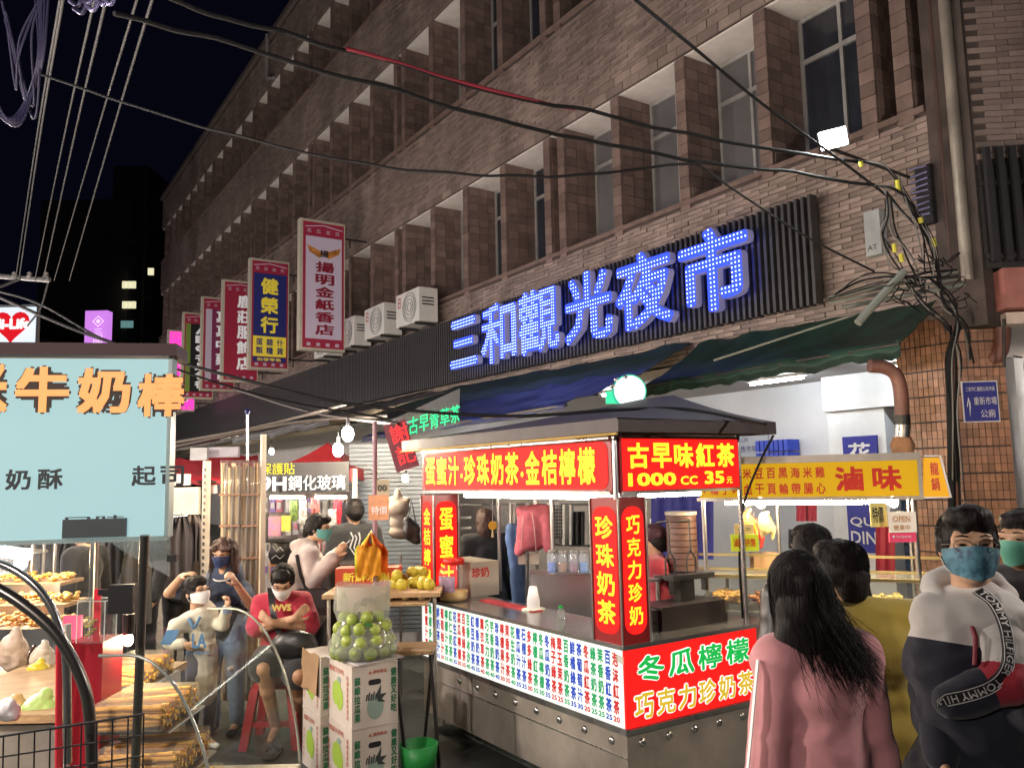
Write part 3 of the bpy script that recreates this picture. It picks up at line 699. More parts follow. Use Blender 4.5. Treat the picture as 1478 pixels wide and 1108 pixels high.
cp = thing('conduit_pipe', 'thick grey conduit pipe leaning from the tangle to the green awning', 'pipe', px(1270, 430, D=6.9))
part('pipe', mat('conduit', (.22,.24,.22), .45), cp, lambda b: b.tube(smooth([px(1238,466,D=6.75), px(1268,432,D=6.8), px(1305,392,D=6.85)]), .035, 9))
for i, (a, c, r) in enumerate((((1197,430),(1382,392),.016),((1197,437),(1382,402),.013),((1215,444),(1392,410),.02),((1030,520),(1240,452),.01))):
    o = MB().tube([px(a[0],a[1],D=7.0), px(c[0],c[1],D=6.9)], r, 7).build('conduit', mat('conduit', (.2,.22,.2), .45)); tag(o, ['topmost thin grey conduit above the green awning','second thin grey conduit above the green awning','third and thickest of the thin conduits above the green awning','lower left conduit above the far end of the green awning'][i], 'pipe', 'conduits above the green awning')
pp_ = thing('drain_pipe', 'rusty red drain pipe with silver coupling wrapped in brown paper', 'pipe', px(1300, 660, D=7))
part('pipe', M_pipe, pp_, lambda b: b.tube(smooth([px(1255,528,D=6.7), px(1276,530,D=6.7), px(1292,540,D=6.7), px(1299,560,D=6.7), px(1302,600,D=6.7)]), .055, 12))
part('coupling', M_steel, pp_, lambda b: b.cyl(px(1302,630,D=6.7), px(1303,612,D=6.7), .06, n=12))
part('clamp', M_black, pp_, lambda b: b.cyl(px(1302,612,D=6.7), px(1302,598,D=6.7), .062, n=12))
part('paper_wrap', mat('kraft', (.38,.2,.11), .7, noise_=.3, bump=.5), pp_, lambda b: b.lathe(px(1303,660,D=6.7), [(.1,0),(.085,.06),(.1,.1),(.07,.17)], 7))
p5 = thing('drain_elbow', 'pinkish elbow pipe beside the top of the tiled pillar', 'pipe', px(1440, 500, D=7.2))
part('pipe', M_pipe, p5, lambda b: b.tube(smooth([px(1446,455,D=7.2), px(1446,490,D=7.2), px(1440,512,D=7.2), px(1424,520,D=7.25)]), .07, 12))
part('rod', M_dark, p5, lambda b: b.cyl(px(1449,460,D=7.0), px(1449,530,D=7.0), .012, n=6))
for i in range(4):
    o = MB().tube(smooth([px(1383-i*4,470,D=6.9), px(1370+i*3,520,D=6.95), px(1372+i*3,600,D=6.95), px(1374+i*4,760,D=6.95)]), .014 if i else .03, 7).build('riser_cable', [M_rubber, M_dark, M_pipe][i%3]); tag(o, ['thickest black riser pipe on the edge of the tiled pillar','dark metal riser beside the thickest one on the tiled pillar','rusty red riser on the edge of the tiled pillar','thin black riser cable nearest the blue street plate'][i], 'pipe', 'risers on the tiled pillar')

# ------------------------------------------------------------------ far street: tower, signs
tw = thing('apartment_tower', 'dark distant apartment tower with a few lit windows', 'building', px(170, 700, D=75))
a, c = px(105, 520, D=75), px(226, 520, D=75); top = px(160, 312, D=75).z
u = (c-a)/2; u.z = 0; mid = (a+c)/2
part('wall', mat('tower_wall', (.035,.032,.035), .8, noise_=.3, scale=.1), tw, lambda b: b.obox(V((mid.x, mid.y, top/2)), u, Fh*6, ZU*top/2))
part('wall', mat('tower_wall', (.035,.032,.035), .8), tw, lambda b: b.obox(V((mid.x+3, mid.y, top/2+2)), u*.4, Fh*5, ZU*(top/2+2)))
for x, y, w2, m2 in ((187,411,20,0),(187,440,20,0),(184,468,18,1),(218,392,8,0),(150,350,12,2),(150,372,12,2),(190,350,14,2),(190,374,14,2),(215,430,10,2),(130,410,12,2)):
    part('window', [glow('win_warm', (.9,.85,.55), .9), glow('win_teal', (.3,.6,.6), .35), mat('win_off', (.05,.05,.07), .2)][m2], tw, lambda b: [fpanel(b, x-w2/2+k*w2/3, x-w2/2+(k+.8)*w2/3, y-5, y+5, 68.8, .2) for k in range(3)])
hl = thing('heart_sign', 'white lit box sign with a red heart at the left edge', 'sign', px(25, 497, D=22))
part('box', mat('signbox', (.3,.3,.3), .5), hl, lambda b: fpanel(b, -22, 53, 441, 499, 22.1, .3))
part('face', glow('heart_white', (.8,.9,1), .95), hl, lambda b: fpanel(b, -20, 51, 443, 497, 21.9, .05))
hc = px(18, 470, D=21.8)
def heart(b, s):
    pts = []
    for i in range(28):
        t = 2*pi*i/28; x, z = 16*sin(t)**3, 13*cos(t)-5*cos(2*t)-2*cos(3*t)-cos(4*t); pts.append(hc+Rh*x*s-Fh*(.02+s)+ZU*z*s)
    b.prism(pts[::-1], -Fh*.02)
part('heart', glow('heart_red', (.75,.01,.02), .9), hl, lambda b: heart(b, .03))
part('lettering', glow('heart_text', (1,1,1), 1), hl, lambda b: put_text(b, 'Hi-Life', hc+Rh*-.5-ZU*.12-Fh*.12, Rh, ZU, 1.05, .3, .04))
ps_ = thing('purple_sign', 'glowing purple upright sign far down the street', 'sign', px(142, 508, D=32))
part('face', glow('purple_glow', (.62,.22,.8), 1.0), ps_, lambda b: fpanel(b, 126, 158, 449, 508, 32, .4))
part('lettering', glow('purple_text', (.95,.7,1), 1.1), ps_, lambda b: (put_vtext(b, '三和國際', px(134, 504, D=31.7), Rh, ZU, .35, .8), put_text(b, '◈', px(133, 472, D=31.7), Rh, ZU, .45, .45)))
for i, (x0, x1, y0, D) in enumerate(((-400,110,505,60),(226,262,560,50))):
    o = MB(); fpanel(o, x0, x1, y0, 700, D, 8); o = o.build('far_building', mat('far_dark', (.03,.03,.035), .9)); tag(o, ['low dark building silhouette far behind the left stall sign','dark building closing the street beyond the blade signs'][i], 'building')
# ------------------------------------------------------------------ the drinks cart
CX0, CX1, CY0, CY1 = 3.0, 4.06, 3.5, 5.88
R_ = glow('red_panel', (1,.012,.01), 1.15); R_.cycles.emission_sampling = 'AUTO'
Yt = glow('yellow_text', (1,.72,.03), 1.35, False); M_rd = mat('red_frame', (.28,.012,.015), .4)
cart = thing('drinks_cart', 'steel drinks cart with glowing red signs and a long lit menu panel', 'food cart', ((CX0+CX1)/2, (CY0+CY1)/2, 0))
part('lower_body', M_steelD, cart, lambda b: (b.box(CX0+.012, CX1-.012, CY0+.012, CY0+.5, .12, .535), b.box(CX0+.012, CX0+.42, CY0+.5, CY1, .12, .535)))
part('trim', M_steel, cart, lambda b: (b.box(CX0-.004, CX0+.01, CY0, CY1, .505, .533), b.box(CX0, CX1, CY0-.004, CY0+.01, .505, .533), b.box(CX0+.004, CX0+.011, CY0+.01, CY1, .38, .388), b.box(CX0+.004,CX0+.011,4.6,4.606,.13,.38)))
def bolt(b, c, n):
    n = V(n); b.lathe(c, [(.0,.012),(.014,.012),(.02,.006),(.024,.0)], 10, ax=n)
for i in range(8): part('bolt', M_steel, cart, lambda b: bolt(b, (CX0+.01, CY0+.14+i*.24, .45-.0), (-1,0,0)))
for i in range(5): part('bolt', M_steel, cart, lambda b: bolt(b, (CX0+.12+i*.2, CY0+.01, .45), (0,-1,0)))
for x, y in ((CX0+.2,CY0+.3),(CX0+.2,CY1-.3),(CX1-.2,CY0+.3),(CX1-.2,CY1-.3)): part('wheel', M_black, cart, lambda b: b.cyl((x-.025,y,.07),(x+.025,y,.07),.07,n=14))
part('counter', mat('counter_steel', (.62,.62,.62), .22, .95, noise_=.1, scale=4), cart, lambda b: (b.box(CX0-.012, CX1+.01, CY0-.012, CY0+.5, .957, .975), b.box(CX0-.012, CX0+.43, CY0+.5, CY1+.02, .957, .975), b.box(CX0+.3, CX0+.42, CY0+.5, CY1, .54, .95), b.box(CX0+.3, CX1-.02, CY0+.46, CY0+.49, .54, .95)))
# menu light box, -X side
mp_ = part('menu_panel', glow('menu_glow', (.95,.99,.9), 1.0), cart, lambda b: b.box(CX0, CX0+.02, CY0+.02, CY1, .54, .95))
part('menu_frame', M_steel, cart, lambda b: (b.box(CX0-.006, CX0+.02, CY0, CY1, .95, .956), b.box(CX0-.006, CX0+.02, CY0, CY1, .533, .541), b.box(CX0-.006,CX0+.02,CY1,CY1+.012,.53,.957)))
tube_ = part('menu_tube', glow('tube_white', (1,1,.95), 5), cart, lambda b: b.cyl((CX0-.004, CY0+.25, .735), (CX0-.004, CY1-.3, .735), .002, n=6))
bpy.data.objects.remove(tube_)
cols = [glow('menu_red', (.62,.03,.03), .9, False), glow('menu_green', (.02,.36,.12), .9, False), glow('menu_blue', (.03,.08,.5), .9, False)]
names = ['泡沫紅茶20','百香紅茶25','茉香奶茶25','綠茶奶茶25','冬瓜紅茶20','茶葡萄汁30','鮮橘綠茶35','百香奶茶35','翠玉茉茶25','梅子綠茶25','冬瓜奶茶35','冬瓜檸檬30','檸檬紅茶35','多多綠茶30','石榴汁茶35','蜜瓜汁茶35','花生奶茶40','茉香多茶35','檸檬果汁30','珍珠奶茶40','芋香奶茶40','巧克力茶40','薰衣草茶40','椰香奶茶35','紅豆奶茶45','百香冰沙40','百香綠茶35','菜瓜檸檬30','花生紅茶35','紅仁奶茶40','檸檬汁茶35','葡萄柚汁30','鮮奶茶汁35','蜂蜜綠茶30','檸檬多茶40','蜂蜜汁茶35']
nC = len(names); pitch = (CY1-CY0-.08)/nC
for i, s in enumerate(names):
    y = CY0+.045+i*pitch
    def en(b):
        put_vtext(b, s[:-2], (CX0, y+pitch*.84, .602), (0,-1,0), ZU, pitch*.78, .33, .035, gap=.1)
        put_text(b, s[-2:], (CX0, y+pitch*.9, .562), (0,-1,0), ZU, pitch*.85, .03, .03)
    part('menu_entry', cols[(i*2+(i//3))%3], cart, en)
# -Y face lower sign
part('sign_panel', R_, cart, lambda b: b.box(CX0+.004, CX1, CY0, CY0+.015, .54, .95))
part('panel_frame', M_steel, cart, lambda b: (b.box(CX0, CX1+.01, CY0-.006, CY0+.02, .95, .956), b.box(CX1, CX1+.01, CY0-.006, CY0+.02, .53, .95)))
def lt(s, x, z, w_, h_, m1, m2, o_=.05):
    n = len(s); 
    part('lettering_outline', m2, cart, lambda b: [put_text(b, ch, (x+i*w_/n-.006, CY0, z-.006), XU, ZU, w_/n*.86+.012, h_+.012, .055, lift=.002) for i, ch in enumerate(s)])
    part('lettering', m1, cart, lambda b: [put_text(b, ch, (x+i*w_/n, CY0, z), XU, ZU, w_/n*.86, h_, .02, lift=.005) for i, ch in enumerate(s)])
G_t = glow('green_text', (.01,.5,.08), .9, False); W_t = glow('white_text', (1,1,.95), 1.1, False); Y2 = glow('gold_text', (.75,.5,.03), .9, False)
lt('冬瓜檸檬', CX0+.09, .765, .93, .14, G_t, W_t); lt('巧克力珍奶茶', CX0+.06, .575, .98, .135, Y2, W_t)
# corner light columns
def column(x0, x1, y0, y1, sX, sY, nm):
    z0, z1 = .975, 1.77
    part('light_column', M_rd, cart, lambda b: b.box(x0, x1, y0, y1, z0, z1))
    if sX:
        part('column_panel', R_, cart, lambda b: b.prism(rrect((x0-.003, y1-.02, z0+.05), (0,-1,0), ZU, y1-y0-.04, z1-z0-.1, .07), (.002,0,0)))
        part('column_lettering', Yt, cart, lambda b: put_vtext(b, sX, (x0-.003, y1-.045, z0+.1), (0,-1,0), ZU, y1-y0-.09, z1-z0-.2, .02, gap=.2))
    if sY:
        part('column_panel', R_, cart, lambda b: b.prism(rrect((x0+.02, y0-.003, z0+.05), XU, ZU, x1-x0-.04, z1-z0-.1, .07), (0,.002,0)))
        part('column_lettering', Yt, cart, lambda b: put_vtext(b, sY, (x0+.05, y0-.003, z0+.1), XU, ZU, x1-x0-.1, z1-z0-.2, .02, gap=.2))
    part('column_trim', M_steel, cart, lambda b: [b.cyl((x, y, z0), (x, y, z1), .006, n=6) for x, y in ((x0-.004,y0-.004),(x1,y0-.004),(x0-.004,y1))])
column(CX0+.0, CX0+.2, CY0+.005, CY0+.25, '珍珠奶茶', '巧克力珍奶', 'near')
column(CX0, CX0+.22, CY1-.2, CY1, '金桔檸檬', '蛋蜜汁', 'far')
# header signs
HZ0, HZ1 = 1.795, 2.11
part('header_box', M_rd, cart, lambda b: (b.box(CX0+.01, CX0+.14, CY0+.06, CY1-.0, HZ0, HZ1), b.box(CX0+.03, CX0+.99, CY0+.004, CY0+.13, HZ0, HZ1-.001)))
part('header_panel', R_, cart, lambda b: b.prism(rrect((CX0+.006, CY1-.03, HZ0+.022), (0,-1,0), ZU, CY1-CY0-.12, HZ1-HZ0-.045, .06), (.002,0,0)))
part('header_panel', R_, cart, lambda b: b.box(CX0+.04, CX0+.985, CY0, CY0+.003, HZ0+.012, HZ1-.012))
hs = '蛋蜜汁.珍珠奶茶.金桔檸檬'
def hd(b):
    y = CY1-.07; wq = .184
    for ch in hs:
        if ch == '.': put_text(b, '●', (CX0+.005, y+.0, HZ0+.1), (0,-1,0), ZU, .035, .035, 0); y -= .055
        else: put_text(b, ch, (CX0+.005, y, HZ0+.05), (0,-1,0), ZU, wq*.88, .215, .024); y -= wq
part('header_lettering', Yt, cart, hd)
def hd2(b):
    for i, ch in enumerate('古早味紅茶'): put_text(b, ch, (CX0+.08+i*.178, CY0, HZ0+.135), XU, ZU, .158, .145, .03)
    put_text(b, '1000', (CX0+.075, CY0, HZ0+.035), XU, ZU, .37, .075, .03); put_text(b, 'CC', (CX0+.48, CY0, HZ0+.035), XU, ZU, .14, .052, .025)
    put_text(b, '35', (CX0+.68, CY0, HZ0+.035), XU, ZU, .17, .078, .03); put_text(b, '元', (CX0+.87, CY0, HZ0+.035), XU, ZU, .05, .04, .02)
part('header_lettering', Yt, cart, hd2)
part('header_trim', M_steel, cart, lambda b: (b.box(CX0+.0, CX0+.012, CY0+.07, CY1, HZ1-.012, HZ1+.006), b.box(CX0+.0, CX0+.012, CY0+.07, CY1, HZ0-.008, HZ0+.01), b.box(CX0+.03, CX0+.99, CY0-.008, CY0+.004, HZ1-.008, HZ1+.006), b.box(CX0+.03,CX0+.99,CY0-.008,CY0+.004,HZ0-.008,HZ0+.008), b.cyl((CX0+.012, CY0+.03, 1.76),(CX0+.012,CY0+.03,HZ1+.03),.016,n=8)))
for z, s in ((1.765, 1),):
    tl = part('tube_lamp', glow('tube_lamp', (1,.97,.85), 42), cart, lambda b: b.cyl((CX0+.2, CY0+.3, 1.762), (CX0+.2, CY1-.35, 1.762), .014, n=8))
    tl2 = part('tube_lamp', glow('tube_lamp', (1,.97,.85), 14), cart, lambda b: b.cyl((CX0+.3, CY0+.16, 1.772), (CX0+.8, CY0+.16, 1.772), .013, n=8))
for x, y in ((CX1-.03,CY0+.04),(CX1-.4,CY1-.1),(CX1-.03,CY1-.1),(CX0+.62,CY1-.9),(CX0+.78,CY1-1.2)):
    part('post', M_steel, cart, lambda b: b.cyl((x, y, .975), (x, y, 2.15), .016, n=10))
# roof
M_roof = mat('roof_canvas', (.06,.045,.047), .6, noise_=.3, scale=3, bump=.2)
e0x, e1x, e0y, e1y, ez = CX0-.12, CX1+.1, CY0-.16, CY1+.1, 2.2
_a = px(972, 570, Y=CY0+.75); apx = [tuple(_a), (_a.x, _a.y+.35, _a.z)]
def roof(b):
    A, B_, C_, D_ = (e0x,e0y,ez), (e1x,e0y,ez), (e1x,e1y,ez), (e0x,e1y,ez); p, q = apx
    for a, c, t0, t1 in ((A,B_,p,p),(B_,C_,p,q),(C_,D_,q,q),(D_,A,q,p)):
        g_ = [[V(a).lerp(V(c), s/10).lerp(V(t0).lerp(V(t1), s/10), r/5)-ZU*.02*sin(pi*r/5) for s in range(11)] for r in range(6)]
        b.slab(g_, ZU*.006)
    b.box(e0x, e1x, e0y, e0y+.012, ez-.075, ez); b.box(e0x, e0x+.012, e0y+.012, e1y, ez-.075, ez); b.box(e1x-.012, e1x, e0y+.012, e1y, ez-.075, ez)
part('roof', M_roof, cart, roof)
part('roof_frame', M_dark, cart, lambda b: (b.box(CX0-.02, CX1+.05, CY0-.02, CY0+.02, 2.125, 2.16), b.box(CX0-.02, CX0+.02, CY0+.021, CY1, 2.125, 2.16), b.box(CX1, CX1+.04, CY0+.021, CY1, 2.125, 2.16)))
part('edge_rod', mat('rod_yellow', (.45,.3,.06), .5), cart, lambda b: (b.tube([(e0x-.01,e0y,ez-.085),(e0x-.01,e1y,ez-.085)], .008, 5),))
part('cable', M_rubber, cart, lambda b: b.tube(smooth([(CX1+.12, CY0-.12, 2.12), (CX1+.06, CY0-.05, 1.95), (CX1-.02, CY0+.02, 1.7), (CX1-.04, CY0+.06, 1.4), (CX1-.03, CY0+.07, 1.0)]), .008, 6))

part('panel_screw', M_steel, cart, lambda b: [b.ball((CX0+.003, y, z), .007, 6, 4) for y in (CY0+.1, CY0+.8, CY0+1.55, CY1-.06) for z in (HZ0+.012, HZ1-.012)])
part('tape', mat('tape_clear', (.6,.55,.45), .3, alpha=.5), cart, lambda b: (b.obox((CX0-.003, CY0+.03, .9), (0,.03,.004), (.0005,0,0), (0,-.001,.02)), b.obox((CX0-.003, CY1-.1, .93), (0,.05,-.004), (.0005,0,0), (0,.001,.012))))
# things on the cart counter
jr = thing('drink_jar', 'big clear plastic jar with red lid and pale yellow juice on the cart counter', 'jar', px(656, 868, Z=.975))
q = px(655, 866, Z=.975)
part('liquid', mat('juice', (.75,.52,.2), .3, noise_=.1), jr, lambda b: b.lathe(q+ZU*.006, [(0,0),(.104,0),(.108,.02),(.108,.07),(0,.07)], 20))
part('jar', glass('jar_plastic', (.97,.96,.94), .05, .08), jr, lambda b: b.lathe(q, [(.105,0),(.112,.02),(.113,.2),(.1,.25),(.078,.27)], 24))
part('lid', mat('lid_red', (.75,.03,.02), .35), jr, lambda b: b.lathe(q+ZU*.272, [(0,.045),(.078,.045),(.086,.038),(.088,0),(0,0)], 24))
lbc = q+(-Rh*.45-Fh).normalized()*.108
part('paper_label', mat('label_violet', (.55,.45,.62), .5, noise_=.4, scale=20), jr, lambda b: b.slab([[q+(-Fh*cos(a)+Rh*sin(a))*.116+ZU*z for a in [(-1.2+i*.17) for i in range(9)]] for z in (.075,.19)], V((0,0,.0005))))
mb = thing('chrome_box', 'cream metal box with red print behind the jar on the cart counter', 'box', px(700, 860, Z=.975))
q = px(684, 864, Z=.975)+V((.12,.18,0))
part('casing', mat('cream_box', (.6,.52,.42), .35, .2), mb, lambda b: b.box(q.x-.1, q.x+.16, q.y-.1, q.y+.35, .976, 1.24))
part('lettering', mat('print_red', (.65,.03,.03), .5), mb, lambda b: (put_text(b, '珍奶', (q.x-.09, q.y-.1, 1.12), XU, ZU, .16, .08, .02), put_text(b, '珍珠', (q.x-.1, q.y+.25, 1.1), (0,-1,0), ZU, .2, .09, .02)))
cu = thing('cup_stack', 'upside down white paper cup stack on the steel counter', 'cups', px(768, 880, Z=.975))
q = px(770, 880, Z=.975)
part('stack', M_white, cu, lambda b: [b.lathe(q+ZU*(.012+i*.012), [(.045,0),(.046,.004),(.028,.1),(0,.1)], 16) for i in range(5)])
part('napkin', mat('napkin', (.72,.8,.68), .8), cu, lambda b: b.prism([q+V((cos(i*pi/4+.3)*.085,sin(i*pi/4+.3)*.075,.001)) for i in range(8)], (0,0,.01)))
o = part('red_tray', mat('tray_red', (.5,.05,.06), .5, noise_=.5, scale=25), cart, lambda b: b.box(CX0+.25, CX0+.34, CY1-1.15, CY1-.45, .976, .984))
bt = thing('bottle', 'small bottle with green cap on the drinks cart counter', 'bottle', px(810, 893, Z=.975)); q = px(810, 893, Z=.976)
part('body', glass('clear', (.9,.97,.93), .03, .15), bt, lambda b: b.lathe(q, [(0,0),(.026,0),(.026,.05),(.012,.07)], 12)); part('cap', mat('cap_green', (.02,.4,.08), .4), bt, lambda b: b.cyl(q+ZU*.07, q+ZU*.085, .015, n=10))
# cup sealing machine and scale on the near-right of the counter
sm_ = thing('cup_sealer', 'black cup sealing machine with lever arms on the right end of the cart', 'sealing machine', (3.75, 3.85, .975))
part('body', mat('sealer_black', (.03,.022,.022), .3, noise_=.2), sm_, lambda b: (b.box(3.44, 3.98, 3.66, 3.9, .976, 1.11), b.box(3.38,3.43,3.68,3.9,.976,1.1)))
part('head', M_black, sm_, lambda b: (b.box(3.62, 3.98, 3.74, 3.82, 1.24, 1.27), b.box(3.70, 3.82, 3.76, 3.82, 1.111, 1.24), b.box(3.64,3.66,3.76,3.8,1.16,1.24), b.box(3.92,3.94,3.76,3.8,1.16,1.24)))
for x in (3.66, 3.84):
    part('lever', M_dark, sm_, lambda b: (b.tube([(x-.04,3.8,1.27),(x-.04,3.8,1.36),(x,3.8,1.42),(x,3.8,1.6)], .007, 6), b.tube([(x+.04,3.8,1.27),(x+.04,3.8,1.36),(x,3.8,1.42)], .007, 6), b.tube([(x-.1,3.8,1.6),(x+.0,3.8,1.602)], .006, 5)))
sc_ = thing('scale_tray', 'small steel scale tray beside the cup sealer', 'scale', (3.5, 3.95, 1.2))
part('tray', M_steel, sc_, lambda b: b.box(3.32, 3.62, 3.84, 4.05, 1.235, 1.25)); part('stand', M_dark, sc_, lambda b: (b.tube([(3.4,3.92,.976),(3.52,3.96,1.235)], .01, 5), b.tube([(3.52,3.92,.976),(3.4,3.96,1.235)], .01, 5)))
# ------------------------------------------------------------------ people
def skin(name, c): return mat(name, c, .5, noise_=.1, scale=12, bump=.04)
M_skin = skin('skin_warm', (.5,.3,.19)); M_skinT = skin('skin_tan', (.4,.22,.13))
M_hair = mat('hair_black', (.008,.006,.006), .6, spec=.25, noise_=.4, scale=40, stretch=(1,1,.1), bump=.3)
M_hairB = mat('hair_brown', (.055,.025,.018), .6, noise_=.4, scale=40, stretch=(1,1,.1), bump=.3)
M_eye = mat('eye_dark', (.01,.008,.008), .2)
def fabric(n, c, rough=.85, nz=.12): return mat(n, c, rough, noise_=nz, scale=6, bump=.22, bscale=14, sheen=.2)
def remesh(b, vox, it=6, wr=0., wscale=9., seed=0):
    me = bpy.data.meshes.new('t'); me.from_pydata(b.v, [], b.f); o = bpy.data.objects.new('t', me); COL.objects.link(o)
    md = o.modifiers.new('r', 'REMESH'); md.mode = 'VOXEL'; md.voxel_size = vox; md.use_smooth_shade = True
    ms = o.modifiers.new('s', 'SMOOTH'); ms.factor = .5; ms.iterations = it
    dg = bpy.context.evaluated_depsgraph_get(); r = bpy.data.meshes.new_from_object(o.evaluated_get(dg))
    bpy.data.objects.remove(o); bpy.data.meshes.remove(me)
    n = len(r.vertices); co = np.empty(n*3); r.vertices.foreach_get('co', co); co = co.reshape(-1,3)
    if wr:
        no = np.empty(n*3); r.vertices.foreach_get('normal', no); no = no.reshape(-1,3)
        for i in range(n):
            p = V(co[i]); f = noise.noise(V((p.x*wscale*1.3+seed, p.y*wscale*1.3, p.z*wscale*.7)))
            f2 = 1-abs(noise.noise(V((p.x*wscale*.8, p.y*wscale*.8+seed, p.z*wscale*1.6)))*3)
            co[i] += no[i]*wr*(f+.5*f2)
    fs = [tuple(p.vertices) for p in r.polygons]; bpy.data.meshes.remove(r)
    return co, fs
class Blob:
    def __init__(s): s.b = MB()
    def cap(s, p0, r0, p1, r1, n=14):
        p0, p1 = V(p0), V(p1); d = p1-p0; L_ = d.length
        if L_ < 1e-5: return s
        d.normalize(); a = d.orthogonal().normalized(); b = d.cross(a); pr = []
        for i in range(5): t = pi/2*i/4; pr.append((r0*sin(t), -r0*cos(t)))
        for i in range(5): t = pi/2*i/4; pr.append((r1*cos(t), L_+r1*sin(t)))
        vs = [p0+d*z+(a*cos(2*pi*j/n)+b*sin(2*pi*j/n))*max(r,1e-4) for r, z in pr for j in range(n)]; k = len(pr)
        fs = [(i*n+j, i*n+(j+1)%n, (i+1)*n+(j+1)%n, (i+1)*n+j) for i in range(k-1) for j in range(n)]
        fs += [tuple(range(n-1,-1,-1)), tuple(range((k-1)*n, k*n))]
        s.b.add(vs, fs); return s
    def chain(s, pts, rs):
        for i in range(len(pts)-1): s.cap(pts[i], rs[i], pts[i+1], rs[i+1])
        return s
    def ell(s, c, r, R=None):
        n, k = 14, 9; c = V(c); vs = []
        for i in range(1, k):
            t = pi*i/k
            for j in range(n):
                q = V((sin(t)*cos(2*pi*j/n)*r[0], sin(t)*sin(2*pi*j/n)*r[1], cos(t)*r[2])); vs.append(c+(R@q if R else q))
        T = V((0,0,r[2])); B = len(vs); vs += [c+(R@T if R else T), c-(R@T if R else T)]
        fs = [(i*n+j, (i+1)*n+j, (i+1)*n+(j+1)%n, i*n+(j+1)%n) for i in range(k-2) for j in range(n)]
        fs += [(B, j, (j+1)%n) for j in range(n)]+[(B+1, (k-2)*n+(j+1)%n, (k-2)*n+j) for j in range(n)]
        s.b.add(vs, fs); return s
    def build(s, name, m_, parent, vox=.012, it=5, wr=0., wscale=9., seed=0):
        co, fs = remesh(s.b, vox, it, wr, wscale, seed)
        b = MB(); b.add([tuple(c) for c in co], fs, 0, True); return b.build(name, m_, parent)

def fingers(B, wr, d, nrm, sc=1., curl=.5, side=1, lead=0):
    """hand from wrist: d pointing along palm, nrm palm normal (curl goes toward nrm)"""
    d = V(d).normalized(); nrm = V(nrm); nrm = (nrm-d*nrm.dot(d)).normalized(); sd = d.cross(nrm)*side
    pc = wr+d*.045*sc
    B.chain([wr, wr+d*.03*sc], [.024*sc,.028*sc])
    for q in (-.024,-.008,.008,.024): B.cap(wr+d*.03*sc+sd*q*.7*sc, .014*sc, wr+d*.085*sc+sd*q*sc, .0125*sc)
    for i, (q, L_) in enumerate(((-.028,.055),(-.0095,.07),(.0095,.075),(.028,.068))):
        p = wr+d*.085*sc+sd*q*sc; a = curl*(.9+.12*i); pts = [p]; dd = d
        for k_, f in enumerate((.45,.32,.23)):
            ang = a*(k_+1)*.75; dd = (d*cos(ang)+nrm*sin(ang)); pts.append(pts[-1]+dd*L_*f*sc)
        B.chain(pts, [.0098*sc,.0092*sc,.0085*sc,.0075*sc])
    th = wr+d*.02*sc+sd*.026*sc; t1 = th+(d*.6+sd*.75+nrm*.2).normalized()*.035*sc; t2 = t1+(d*.8+sd*.3+nrm*.4).normalized()*.03*sc; t3 = t2+(d*.8-sd*.1+nrm*.6).normalized()*.022*sc
    B.chain([th,t1,t2,t3], [.016*sc,.0125*sc,.011*sc,.009*sc])

